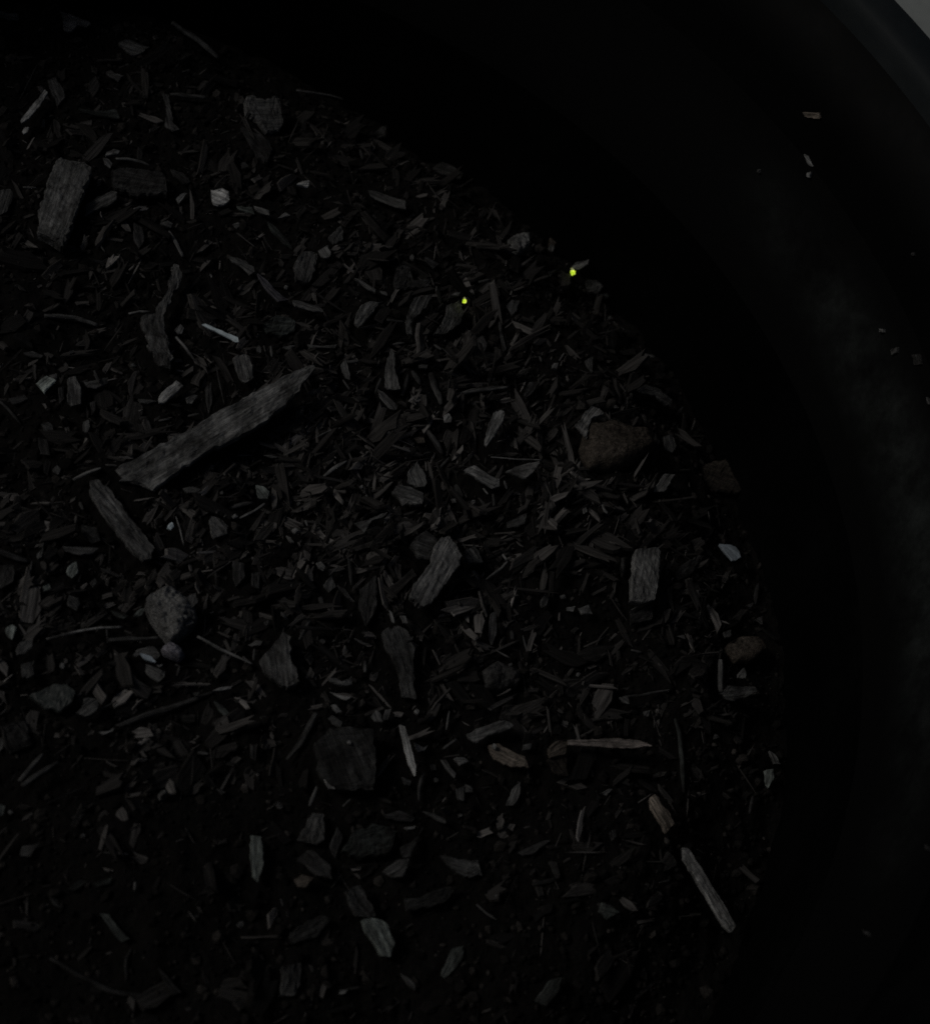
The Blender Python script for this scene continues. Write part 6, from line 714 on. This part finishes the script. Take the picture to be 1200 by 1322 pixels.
 ('wood_crumb','wood crumb','P',(152.17,35.96,-12.39),(-0.946,-0.319,0.062),(0.076,-0.033,0.997),0.6,0,(0.084,0.072,0.059),'1.73,-0.43 -1.86,-0.57 0.12,0.99','small level dark brown wood crumb above the blue-grey scrap'),
 ('bark_flake','bark flake','P',(128.32,4.18,0.22),(-0.732,-0.667,0.137),(0.284,-0.116,0.952),0.72,0,(0.035,0.035,0.034),'3.23,-1.83 -6.66,-0.56 -1.03,1.66 4.35,0.73','right-leaning very dark bark flake just right of the upright grained block'),
 ('twig','twig','L',(150.43,5.85,-11.21),(-0.245,-0.963,-0.112),(-0.043,-0.105,0.994),0.6,1.04,(0.041,0.041,0.04),'-2.84,0.00 2.82,-0.00','upright very dark twig below and right of the blue-grey scrap'),
 ('wood_chip','wood chip','P',(137.16,-25.07,-2.47),(-0.984,-0.174,0.025),(0.046,-0.118,0.992),0.87,0,(0.101,0.102,0.098),'4.68,-0.49 1.83,-1.99 -4.72,-1.10 -4.77,0.04 -2.11,1.12 1.44,1.65 3.59,0.75','level oval grey chip at the foot of the thin upright stick'),
 ('wood_splinter','splinter','P',(146.53,-37.37,-8.98),(0.384,-0.914,-0.13),(0.212,-0.05,0.976),0.6,0,(0.164,0.165,0.16),'-2.12,-0.44 -1.08,0.73 1.71,0.64 1.49,-0.93','small left-leaning light grey wood splinter just above the pale tag-like chip'),
 ('wood_chip','wood chip','P',(143.86,-42.36,-8.0),(-0.25,-0.968,-0.037),(0.061,-0.054,0.997),0.6,0,(0.248,0.28,0.258),'-1.35,-1.50 -2.32,0.75 -0.41,1.41 2.60,0.08 1.46,-0.74','small pale tag-like chip at the far right edge of the soil'),
 ('twig','twig','L',(138.78,-48.87,-8.17),(-0.35,-0.936,-0.037),(-0.032,-0.028,0.999),0.6,0.86,(0.041,0.041,0.04),'-2.15,-0.00 2.14,0.00','upright very dark twig just below and left of the pale tag-like chip'),
 ('wood_crumb','wood crumb','P',(129.52,-36.78,-0.56),(-0.989,-0.15,-0.016),(0.015,-0.206,0.978),0.6,0,(0.081,0.081,0.079),'-0.64,0.26 0.01,0.52 0.65,0.42 0.53,-0.20 0.07,-0.74 -0.62,-0.27','tiny dark wood crumb just below and left of the level oval chip'),
 ('wood_chip','wood chip','W',(145.07,84.86,64.86),(-0.509,0.644,-0.572),(-0.846,-0.495,0.196),0.8,0,(0.266,0.23,0.188),'2.28,-0.44 -2.58,-0.87 -2.71,0.39 2.17,0.66','small tan bar-shaped wood chip stuck to the dark pot wall at upper right'),
 ('wood_chip','wood chip','W',(146.4,78.39,57.39),(0.473,-0.881,0.004),(-0.864,-0.463,0.196),0.8,0,(0.245,0.248,0.239),'-1.85,0.43 -0.54,0.78 1.97,0.15 1.01,-0.58','pale pointed chip stuck to the dark pot wall, below the tan bar'),
 ('wood_crumb','wood crumb','W',(146.86,75.96,55.59),(0.211,-0.703,-0.679),(-0.871,-0.45,0.196),0.8,0,(0.306,0.309,0.298),'-0.57,-0.31 -0.73,1.03 0.72,0.51 0.46,-0.25','tiny pale crumb directly below the pale pointed chip on the pot wall'),
 ('wood_crumb','wood crumb','W',(139.75,84.02,46.32),(0.393,-0.817,-0.421),(-0.84,-0.505,0.196),0.8,0,(0.219,0.221,0.213),'-0.41,0.05 -0.18,0.68 0.47,0.38 0.28,-0.14','pin-prick pale crumb on the pot wall, left of the pale pointed chip'),
 ('wood_crumb','wood crumb','W',(159.6,38.09,49.89),(-0.297,0.817,-0.494),(-0.954,-0.228,0.196),0.8,0,(0.178,0.18,0.174),'0.56,-0.24 -0.83,-0.63 -0.90,0.07 0.01,0.35','upper of the pale crumbs stuck to the right pot wall'),
 ('wood_crumb','wood crumb','W',(161.04,32.33,50.52),(-0.154,-0.214,-0.965),(-0.961,-0.193,0.196),0.8,0,(0.112,0.113,0.109),'0.30,-0.97 -1.39,0.35 -0.61,1.22 0.87,0.38','greyish crumb below the uppermost pale crumb on the right pot wall'),
 ('soil_clod','soil clod','W',(163.14,27.02,54.81),(0.112,-0.965,-0.238),(-0.967,-0.16,0.196),0.8,0,(0.063,0.063,0.061),'-1.45,-0.80 -0.80,1.71 1.52,1.31 1.29,-1.06','faint smear-like clump of dirt on the right pot wall'),
 ('wood_crumb','wood crumb','W',(164.04,17.25,53.74),(0.097,-0.995,-0.039),(-0.975,-0.103,0.196),0.8,0,(0.09,0.091,0.088),'-0.88,0.16 0.07,1.05 1.16,0.32 0.50,-0.43','small crumb on the pot wall at the right border of the picture'),
 ('wood_crumb','wood crumb','W',(161.34,47.17,65.25),(0.21,-0.931,-0.3),(-0.941,-0.275,0.196),0.8,0,(0.081,0.081,0.079),'-0.33,0.06 -0.08,0.68 0.54,0.47 0.30,-0.15','minute crumb high on the dark right pot wall'),
 ('wood_crumb','wood crumb','W',(131.59,-95.37,43.69),(-0.036,0.278,-0.96),(-0.794,0.575,0.196),0.8,0,(0.081,0.081,0.079),'0.83,-0.30 -1.46,0.04 -1.90,0.75 -0.41,0.65','faint crumb on the lower right pot wall'),
 ('wood_crumb','wood crumb','W',(142.55,-82.17,51.82),(-0.302,-0.756,0.581),(-0.85,0.49,0.196),0.8,0,(0.055,0.055,0.054),'-0.75,0.04 0.62,0.80 1.91,0.30 0.78,-0.29','dim crumb low on the pot wall at the right border'),
]

def pts(s):
    return [tuple(float(q) for q in p.split(',')) for p in s.split()]

def slice_poly(P, u):
    xs = []
    n = len(P)
    for i in range(n):
        (u0, v0), (u1, v1) = P[i - 1], P[i]
        if (u0 <= u < u1) or (u1 <= u < u0):
            xs.append(v0 + (v1 - v0) * (u - u0) / (u1 - u0))
    return (min(xs), max(xs)) if xs else None

def plate(P, t, dome, seed, rough=1.0):
    """a chip: broken outline, fibrous top, real thickness; in mm, top at z = 0"""
    us = [p[0] for p in P]
    a, b = min(us), max(us)
    L = b - a
    wid = max(p[1] for p in P) - min(p[1] for p in P)
    K = int(max(5, min(46, L / 0.55))) if not dome else int(max(12, min(60, L / 0.3)))
    if dome:
        nS = int(max(14, min(56, wid / 0.32)))
        S = [-1 + 2 * k / nS for k in range(nS + 1)]
    elif wid > 3.5:
        S = [-1, -0.93, -0.7, -0.45, -0.2, 0.05, 0.3, 0.5, 0.75, 0.93, 1]
    else:
        S = [-1, -0.85, -0.4, 0.0, 0.4, 0.85, 1]
    M = len(S)
    so = Vector((seed * 3.17, seed * 1.31, seed * 0.77))
    jag = min(0.45 if wid < 6 else 0.65, 0.075 * min(L, wid) + 0.05) * (1.3 if dome else 1)
    ej = 0.0 if dome else min(2.0, 0.24 * wid, 0.10 * L)
    bend = rnd.uniform(-0.25, 0.25) * min(t, 1.2)
    top, bot = [], []
    for i in range(K + 1):
        fr = i / K
        u = a + L * (0.004 + 0.992 * fr)
        sl = slice_poly(P, u) or (0, 0)
        lo, hi = sl
        hf = 0.0 if dome else 0.35
        lo += jag * noise.noise(so + Vector((u * (0.25 if dome else 0.8), 1, 0))) + hf * jag * noise.noise(so + Vector((u * 1.9, 4, 0)))
        hi += jag * noise.noise(so + Vector((u * (0.25 if dome else 0.8), 7, 0))) + hf * jag * noise.noise(so + Vector((u * 1.9, 9, 0)))
        if hi < lo + 0.06:
            hi = lo + 0.06
        mid, hw = (lo + hi) / 2, (hi - lo) / 2
        for s in S:
            vv = mid + s * hw
            side = 1 if fr > 0.5 else -1                      # splintered ends: fibres of uneven length
            cut = ej * max(0.0, 0.12 + noise.noise(so + Vector((vv * 1.1, 11, side))) + 0.6 * noise.noise(so + Vector((vv * 3.4, 14, side))))
            uc = (a + b) / 2
            uu = uc + (u - uc) * (1 - cut / (L / 2) * abs(2 * fr - 1) ** 3)
            q = so + Vector((uu * 0.5, vv * 1.9, 0))
            rel = 0.30 * noise.noise(q) + 0.16 * noise.noise(so + Vector((uu * 0.9, vv * 4.5, 3))) + 0.35 * noise.noise(so + Vector((uu * 0.28, vv * 0.5, 6)))
            rel *= min(1.0, t / 1.2)
            endf = min(1.0, min(fr, 1 - fr) * K / 1.5)
            if dome:
                e = max(0.0, 1 - (abs(s) ** 4.5)) ** 0.5 * max(0.0, 1 - abs(2 * fr - 1) ** 4.5) ** 0.5
                z = -t + t * e
                z += e ** 0.5 * sum(am * noise.noise(so + Vector((uu * fq, vv * fq, 5 + fq))) for am, fq in ((0.8, 0.4), (0.5, 0.9), (0.35, 1.7), (0.2, 3.0))) * min(1.2, t * 0.3) * rough
            else:
                z = rel + bend * ((2 * fr - 1) ** 2 - 0.3)
                if abs(s) > 0.99:
                    z -= 0.28 * t
                elif endf < 1:
                    z -= 0.12 * t
            top.append((uu, vv, z))
            bot.append((uu * 0.985, mid + (vv - mid) * 0.93, -t * (1.25 if dome else 1.0)))
    vs = [(x / 1000, y / 1000, z / 1000) for x, y, z in top + bot]
    N = len(top)
    fs = []
    for i in range(K):
        for j in range(M - 1):
            p = i * M + j
            fs.append((p, p + M, p + M + 1, p + 1))
            fs.append((N + p, N + p + 1, N + p + M + 1, N + p + M))
        p = i * M
        fs.append((p, N + p, N + p + M, p + M))
        p = i * M + M - 1
        fs.append((p, p + M, N + p + M, N + p))
    for j in range(M - 1):
        fs.append((j, j + 1, N + j + 1, N + j))
        p = K * M + j
        fs.append((p, N + p, N + p + 1, p + 1))
    return vs, fs

def rod(path, w, seed):
    """a twig or splinter: uneven, tapering, slightly kinked; in mm, axis in its plane, sunk by half its width"""
    so = Vector((seed * 2.1, seed * 0.9, seed * 1.7))
    seg = [math.dist(path[i], path[i + 1]) for i in range(len(path) - 1)]
    tot = sum(seg)
    K = int(max(6, min(40, tot / 0.7)))
    n = 8
    taper0, taper1 = rnd.uniform(0.45, 0.95), rnd.uniform(0.3, 0.8)
    vs, fs = [], []
    for i in range(K + 1):
        d = tot * i / K
        k = 0
        while k < len(seg) - 1 and d > seg[k]:
            d -= seg[k]
            k += 1
        f = d / seg[k]
        x = path[k][0] * (1 - f) + path[k + 1][0] * f
        y = path[k][1] * (1 - f) + path[k + 1][1] * f
        dx, dy = path[k + 1][0] - path[k][0], path[k + 1][1] - path[k][1]
        l = math.hypot(dx, dy); px, py = -dy / l, dx / l
        fr = i / K
        r = w / 2 * min(1.0, taper0 + (1 - taper0) * min(1, fr * 3.5), taper1 + (1 - taper1) * min(1, (1 - fr) * 3.5))
        r *= 1 + 0.22 * noise.noise(so + Vector((fr * tot * 0.6, 0, 0)))
        wob = 0.12 * w * noise.noise(so + Vector((fr * tot * 0.35, 5, 0)))
        zc = -w * 0.35 + 0.25 * w * noise.noise(so + Vector((fr * tot * 0.25, 9, 0)))
        for j in range(n):
            a = 2 * math.pi * j / n
            rr = r * (1 + 0.2 * noise.noise(so + Vector((fr * tot * 0.5, math.cos(a) * 1.5, math.sin(a) * 1.5))))
            c, s = math.cos(a) * rr, math.sin(a) * rr * 0.8
            vs.append(((x + px * (c + wob)) / 1000, (y + py * (c + wob)) / 1000, (zc + s) / 1000))
    for i in range(K):
        for j in range(n):
            j2 = (j + 1) % n
            fs.append((i * n + j, i * n + j2, (i + 1) * n + j2, (i + 1) * n + j))
    fs.append(tuple(range(n))[::-1])
    fs.append(tuple(range(K * n, K * n + n)))
    return vs, fs

GROUPS = {'wood_chip': 'wood chips scattered on the soil', 'bark_flake': 'dark bark flakes on the soil', 'twig': 'twigs lying on the soil',
          'wood_splinter': 'wood splinters on the soil', 'wood_crumb': 'wood crumbs on the soil', 'bark_piece': 'large bark slabs on the soil',
          'soil_clod': 'clods on the soil', 'wood_stick': 'sticks on the soil', 'root_piece': 'pieces of root in the soil',
          'wood_block': 'wood blocks on the soil', 'leaf_scrap': 'leaf scraps on the soil', 'plant_fibre': 'fibres on the soil'}
CLEAN = {'plastic_sliver', 'plastic_fragment', 'shell_fragment', 'leaf_scrap'}
CLEAR = []         # pieces light enough to show: no loose shreds on top of them
FOOT = []          # outlines seen from above, for bedding the soil around them
for idx, (name, cat, ty, loc, xa, nz, t, w, rgb, outline, label) in enumerate(PIECES):
    P = pts(outline)
    X = Vector(xa).normalized(); Zv = Vector(nz).normalized(); Y = Zv.cross(X).normalized(); X = Y.cross(Zv)
    mw = Matrix((( X.x, Y.x, Zv.x, loc[0] / 1000), (X.y, Y.y, Zv.y, loc[1] / 1000), (X.z, Y.z, Zv.z, loc[2] / 1000), (0, 0, 0, 1)))
    if ty == 'L':
        v, f = rod(P, w, idx)
    else:
        v, f = plate(P, t, ty == 'K', idx, 0.4 if rgb[0] > 1.25 * rgb[2] else 1.25)
    if name in CLEAN:
        m = M_CLEAN
    elif name in ('soil_clod', 'pebble'):
        m = M_CLOD
    elif name in ('bark_piece', 'bark_flake', 'root_piece', 'twig'):
        m = M_BARK
    else:
        m = M_WOOD
    o = obj(name, v, f, m, smooth=(ty in 'KL'))
    o.matrix_world = mw
    o.color = (*rgb, 1)
    tag(o, label, cat, GROUPS.get(name))
    if ty != 'W':
        if ty == 'L':
            n0, n1 = np.array(P[0]), np.array(P[-1])
            d = (n1 - n0) / (np.linalg.norm(n1 - n0) + 1e-9); q = np.array([-d[1], d[0]]) * w * 0.5
            up = [np.array(p) + q for p in P]; dn = [np.array(p) - q for p in P][::-1]
            loop = up + dn
            t = w
        else:
            loop = [np.array(p) for p in P]
        W3 = np.array([(mw @ Vector((p[0] / 1000, p[1] / 1000, 0)))[:] for p in loop])
        FOOT.append((W3[:, :2], np.array(loc) / 1000, np.array(Zv[:]), t / 1000 * (0.4 if ty == 'K' else 1.0)))
        CLEAR.append(rgb[1] > 0.045)

def inside(px, py, poly):
    c = np.zeros(len(px), bool)
    n = len(poly)
    for i in range(n):
        x0, y0 = poly[i - 1]; x1, y1 = poly[i]
        if y0 == y1:
            continue
        c ^= ((y0 > py) != (y1 > py)) & (px < (x1 - x0) * (py - y0) / (y1 - y0) + x0)
    return c

def grown(poly, k, d):
    c = poly.mean(0)
    q = poly - c
    l = np.linalg.norm(q, axis=1, keepdims=True) + 1e-9
    return c + q * (1 + d / l)

# ------------------------------------------------------------------ soil bed
def base(x, y):
    q = np.clip((np.hypot(x, y) - 0.122) / 0.034, 0, 1)
    w_ = np.clip((x - 0.005) / 0.075, 0, 1)
    q = q * q * (3 - 2 * q) * w_ * w_ * (3 - 2 * w_)  # on the right the heap falls away towards the wall
    return -0.013 * q + 0.006 * (1 - (x * x + y * y) / 0.0225) + 0.0012 * np.sin(x * 70 + 1) * np.sin(y * 60 + 0.5) + 0.0008 * np.sin(x * 130 + y * 90)

STEP = 0.00085
gx = np.arange(-0.158, 0.1581, STEP)
NX = len(gx)
GX, GY = np.meshgrid(gx, gx, indexing='ij')
x, y = GX.ravel(), GY.ravel()
rr = np.hypot(x, y)
lump = np.array([2.0 * noise.noise((a * 95, b * 95, 0.3)) + 1.1 * noise.noise((a * 260, b * 260, 4.0)) + 0.6 * noise.noise((a * 600, b * 600, 9.0))
                 if q < 0.159 else 0.0 for a, b, q in zip(x, y, rr)]) / 1000
z = base(x, y) + lump - 0.0006
for poly, c, n, t in FOOT:
    pg = grown(poly, 1, 0.0008)
    lo, hi = pg.min(0), pg.max(0)
    sel = np.nonzero((x > lo[0]) & (x < hi[0]) & (y > lo[1]) & (y < hi[1]))[0]
    if len(sel) == 0:
        continue
    k = sel[inside(x[sel], y[sel], pg)]
    pz = c[2] - (n[0] * (x[k] - c[0]) + n[1] * (y[k] - c[1])) / n[2]
    z[k] = np.minimum(z[k], pz - 0.75 * t - 0.0002)
keep = rr < 0.158
idm = -np.ones(len(x), int)
idm[keep] = np.arange(keep.sum())
I = idm.reshape(NX, NX)
q = np.stack([I[:-1, :-1], I[1:, :-1], I[1:, 1:], I[:-1, 1:]], -1).reshape(-1, 4)
q = q[(q >= 0).all(1)]
soil = obj('soil', np.stack([x, y, z], 1)[keep].tolist(), q.tolist(), M_SOIL)
tag(soil, kind='structure')
ZG = z.reshape(NX, NX)

def soil_z(px, py):
    i = np.clip(((px + 0.158) / STEP).round().astype(int), 0, NX - 1)
    j = np.clip(((py + 0.158) / STEP).round().astype(int), 0, NX - 1)
    return ZG[i, j]

# ------------------------------------------------------------------ loose crumbs and shredded debris between the pieces
def scatter(n, margin, thin, heap=None):
    px = nrg.uniform(-0.085, 0.156, n); py = nrg.uniform(-0.125, 0.156, n)
    if heap:
        px = nrg.normal(heap[0], heap[2], n); py = nrg.normal(heap[1], heap[3], n)
    ok = np.hypot(px, py) < 0.1545
    px, py = px[ok], py[ok]
    bad = np.zeros(len(px), bool)
    for poly, c, nn, t in FOOT:
        pg = grown(poly, 1, margin)
        lo, hi = pg.min(0), pg.max(0)
        sel = np.nonzero((px > lo[0]) & (px < hi[0]) & (py > lo[1] - 0.0006) & (py < hi[1]))[0]
        if len(sel):
            bad[sel[inside(px[sel], py[sel], pg)]] = True
    # loose stuff lies in drifts, with bare compost between them
    drift = np.array([0.5 + 0.9 * noise.noise((a * 42, b * 42, 2.2)) + 0.35 * noise.noise((a * 120, b * 120, 7.1)) for a, b in zip(px, py)])
    ok = ~bad & (nrg.uniform(0, 1, len(px)) < np.clip(drift * thin + (1 - thin), 0.02, 1))
    return px[ok], py[ok]

def stuff(name, V, Fc, tone, m, label, cat, fib):
    """V: (n, k, 3) points, Fc: faces of one piece, tone: (n, 3)"""
    n, k = V.shape[:2]
    F = (np.array(Fc)[None] + (np.arange(n) * k)[:, None, None])
    nf, fs = F.shape[1], F.shape[2]
    me = bpy.data.meshes.new(name)
    me.vertices.add(n * k); me.vertices.foreach_set('co', V.reshape(-1).astype(np.float32))
    me.loops.add(n * nf * fs); me.loops.foreach_set('vertex_index', F.reshape(-1).astype(np.int32))
    me.polygons.add(n * nf)
    me.polygons.foreach_set('loop_start', (np.arange(n * nf) * fs).astype(np.int32))
    me.polygons.foreach_set('loop_total', np.full(n * nf, fs, np.int32))
    me.polygons.foreach_set('use_smooth', np.zeros(n * nf, bool))
    at = me.color_attributes.new('tone', 'FLOAT_COLOR', 'POINT')
    cc = np.ones((n, k, 4), np.float32); cc[:, :, :3] = tone[:, None, :]
    at.data.foreach_set('color', cc.reshape(-1))
    fv = me.attributes.new('fibre', 'FLOAT_VECTOR', 'POINT')
    fv.data.foreach_set('vector', fib.reshape(-1).astype(np.float32))
    me.update(calc_edges=True); me.validate()
    me.materials.append(m)
    o = bpy.data.objects.new(name, me)
    COL.objects.link(o)
    tag(o, label, cat, kind='stuff')
    return o

def rotations(n, tilt):
    yaw = np.where(nrg.uniform(0, 1, n) < 0.45, nrg.normal(0.85, 0.45, n), nrg.uniform(0, 2 * math.pi, n)); a = nrg.normal(0, tilt, n); b = nrg.normal(0, tilt, n)
    cy, sy, ca, sa, cb, sb = np.cos(yaw), np.sin(yaw), np.cos(a), np.sin(a), np.cos(b), np.sin(b)
    Z = np.zeros(n); O = np.ones(n)
    Rz = np.stack([np.stack([cy, -sy, Z], -1), np.stack([sy, cy, Z], -1), np.stack([Z, Z, O], -1)], 1)
    Rx = np.stack([np.stack([O, Z, Z], -1), np.stack([Z, ca, -sa], -1), np.stack([Z, sa, ca], -1)], 1)
    Ry = np.stack([np.stack([cb, Z, sb], -1), np.stack([Z, O, Z], -1), np.stack([-sb, Z, cb], -1)], 1)
    return Rz @ Rx @ Ry

# crumbs: jittered icosahedra
bm = bmesh.new(); bmesh.ops.create_icosphere(bm, subdivisions=1, radius=1.0)
ico = np.array([v.co[:] for v in bm.verts]); icf = [[v.index for v in f_.verts] for f_ in bm.faces]; bm.free()
px, py = scatter(30000, 0.0003, 0.5)
n = len(px)
size = nrg.gamma(2.2, 0.2, n).clip(0.12, 1.4)[:, None] / 1000
shape = nrg.uniform(0.55, 1.25, (n, 1, 3)) * (1 + nrg.uniform(-0.3, 0.3, (n, len(ico), 1)))
V = np.einsum('nij,nkj->nki', rotations(n, 0.8), ico[None] * shape * size[:, None] )
V += np.stack([px, py, soil_z(px, py) + size[:, 0] * 0.25], -1)[:, None, :]
g_ = nrg.gamma(1.6, 0.009, n).clip(0.003, 0.06)
tone = np.stack([g_ * 1.07, g_ * 0.99, g_ * 0.90], -1)
stuff('soil_crumbs', V, icf, tone, M_CRUMB, 'dark crumbly soil grains between the wood chips', 'soil', V.copy())

# shredded debris: splintered shards lying over and against each other
out8 = np.array([(-.5, -.34), (-.12, -.5), (.2, -.44), (.5, -.4), (.36, .04), (.5, .36), (-.08, .5), (-.44, .38)])
top = np.c_[out8 * 0.94, np.full(8, .5)]; bot = np.c_[out8, np.full(8, -.5)]
shard = np.r_[bot, top]
tri = [(0, 1, 7), (1, 2, 6), (1, 6, 7), (2, 3, 4), (2, 4, 6), (4, 5, 6)]
tri = [(a, c, b) for a, b, c in tri] + [(a + 8, b + 8, c + 8) for a, b, c in tri]
for k in range(8):
    k2 = (k + 1) % 8
    tri += [(k, k2, k2 + 8), (k, k2 + 8, k + 8)]

def shards(count, margin, thin, scale, lmax, thick, tilt, lift, tone0, tonek, cap, asp0, asp1, heap=None):
    px, py = scatter(count, margin, thin, heap)
    keep_ = nrg.uniform(0, 1, len(px)) < np.clip((0.153 - np.hypot(px, py)) / 0.022, 0.03, 1)     # fewer near the pot wall
    px, py = px[keep_], py[keep_]
    n = len(px)
    ln = nrg.gamma(2.2, scale, n).clip(0.7, lmax) / 1000
    wd = (ln * nrg.uniform(asp0, asp1, n)).clip(0.0002, 0.0042)
    th = (wd * nrg.uniform(0.12, 0.4, n)).clip(0.00015, thick)
    loc_ = shard[None] * np.stack([ln, wd, th], -1)[:, None, :] * (1 + np.tile(nrg.uniform(-0.45, 0.45, (n, 8, 3)), (1, 2, 1)) * np.array([1.0, 1.0, 0.5]))
    R_ = rotations(n, tilt)
    V_ = np.einsum('nij,nkj->nki', R_, loc_)
    rise = np.abs(V_[:, :, 2]).max(1)
    V_ = V_ + np.stack([px, py, soil_z(px, py) + rise * lift], -1)[:, None, :]
    tx, ty_ = V_[:, :, 0], V_[:, :, 1]
    cover = np.zeros(n, bool)
    bx0, bx1, by0, by1 = tx.min(1), tx.max(1), ty_.min(1), ty_.max(1)
    for (poly, c, nn, t_), show in zip(FOOT, CLEAR):
        if not show:
            continue
        pg = grown(poly, 1, 0.0003)
        lo, hi = pg.min(0), pg.max(0)
        sel = np.nonzero((bx1 > lo[0]) & (bx0 < hi[0]) & (by1 > lo[1]) & (by0 < hi[1]))[0]
        if len(sel):
            hit_ = inside(tx[sel].ravel(), ty_[sel].ravel(), pg).reshape(len(sel), -1).any(1)
            cc_ = pg.mean(0)
            # a long shred can cross a small piece without a corner on it
            u_ = np.clip(((cc_[0] - tx[sel][:, 0]) * (tx[sel][:, 4] - tx[sel][:, 0]) + (cc_[1] - ty_[sel][:, 0]) * (ty_[sel][:, 4] - ty_[sel][:, 0])) / (ln[sel] ** 2), 0, 1)
            mx_ = tx[sel][:, 0] + u_ * (tx[sel][:, 4] - tx[sel][:, 0]); my_ = ty_[sel][:, 0] + u_ * (ty_[sel][:, 4] - ty_[sel][:, 0])
            hit_ |= inside(mx_, my_, pg)
            cover[sel[hit_]] = True
    front = np.clip((py + 0.125) / 0.085, 0.4, 1)          # the near side is mostly bare compost
    keep2 = ~cover & (nrg.uniform(0, 1, n) < front)
    V_, loc_ = V_[keep2], loc_[keep2]
    n = len(V_)
    fib_ = loc_ + nrg.uniform(0, 3, (n, 1, 3))
    g_ = (tone0 + nrg.gamma(0.8, tonek, n)).clip(tone0, cap)
    return V_, np.stack([g_ * 1.05, g_, g_ * 0.94], -1), fib_

A = shards(9000, 0.0005, 1.0, 1.1, 7.0, 0.0008, 0.30, 0.6, 0.010, 0.030, 0.26, 0.08, 0.45)
B = shards(3600, 0.0016, 0.8, 2.4, 10.5, 0.0016, 0.34, 0.45, 0.010, 0.022, 0.12, 0.14, 0.5)
Cs = shards(3200, 0.0004, 1.0, 2.0, 9.0, 0.0005, 0.30, 0.8, 0.020, 0.050, 0.34, 0.03, 0.09)
Dh = shards(4200, 0.0003, 0.3, 1.9, 10.0, 0.0009, 0.42, 0.9, 0.020, 0.050, 0.30, 0.06, 0.32, heap=(0.068, 0.024, 0.026, 0.030))     # a thicker tangle mid-pot
Eh = shards(1500, 0.0003, 0.3, 1.5, 7.0, 0.0008, 0.35, 0.8, 0.016, 0.045, 0.28, 0.06, 0.4, heap=(0.022, 0.050, 0.030, 0.040))
Fh = shards(1800, 0.0003, 0.5, 1.3, 7.0, 0.0009, 0.35, 0.8, 0.018, 0.055, 0.30, 0.1, 0.6, heap=(0.020, -0.012, 0.030, 0.026))
V, tone, fb = (np.concatenate([q_[k] for q_ in (A, B, Cs, Dh, Eh, Fh)]) for k in range(3))
stuff('wood_debris', V, tri, tone, M_DEBRIS, 'fine shredded wood and bark debris strewn over the dark soil', 'wood debris', fb)

# ------------------------------------------------------------------ two glowing specks
def speck(loc, sx, sy, sz, label, yaw):
    root = bpy.data.objects.new('glowing_speck', None)
    COL.objects.link(root)
    root.location = loc
    root.rotation_euler = (0.35, 0, yaw)
    bm = bmesh.new(); bmesh.ops.create_icosphere(bm, subdivisions=3, radius=1.0)
    vs = []
    for v_ in bm.verts:
        c = v_.co
        k = 1 + 0.24 * noise.noise(c * 1.5 + Vector(loc) * 900) + 0.10 * noise.noise(c * 3.6 + Vector(loc) * 500)
        taper = 1 - 0.22 * c.y                       # narrower towards the faint end
        d = max(0.0, 1 - ((c.x - 0.15) ** 2 + (c.y + 0.25) ** 2) / 0.09) if c.z > 0 else 0.0
        vs.append((c.x * sx * k * taper, c.y * sy * k, c.z * sz * k * taper - d * sz * 0.35))
    fs = [[v_.index for v_ in f_.verts] for f_ in bm.faces]
    bm.free()
    obj('glowing_body', vs, fs, M_GLOW, root)
    ring, tv, tf = 10, [], []
    for i, (yy, rr_) in enumerate([(0.55, 0.74), (0.95, 0.66), (1.3, 0.5), (1.5, 0.24), (1.56, 0.03)]):
        for j in range(ring):
            a = 2 * math.pi * j / ring
            tv.append((math.cos(a) * rr_ * sx * (1 + 0.1 * math.sin(3 * a)), yy * sy, math.sin(a) * rr_ * sz))
    for i in range(4):
        for j in range(ring):
            j2 = (j + 1) % ring
            tf.append((i * ring + j, i * ring + j2, (i + 1) * ring + j2, (i + 1) * ring + j))
    obj('faint_tip', tv, tf, M_GLOWTIP, root)
    tag(root, label, 'glowing speck', 'glowing specks in the soil')

speck((0.1133, 0.0938, -0.0072), 0.00061, 0.00078, 0.0006, 'larger bright yellow-green glowing speck on the right, near the dark edge of the soil', 0.25)
speck((0.0796, 0.0696, 0.0066), 0.00046, 0.00060, 0.00044, 'smaller bright yellow-green glowing speck on the left, at the top of a grey chip', 0.05)
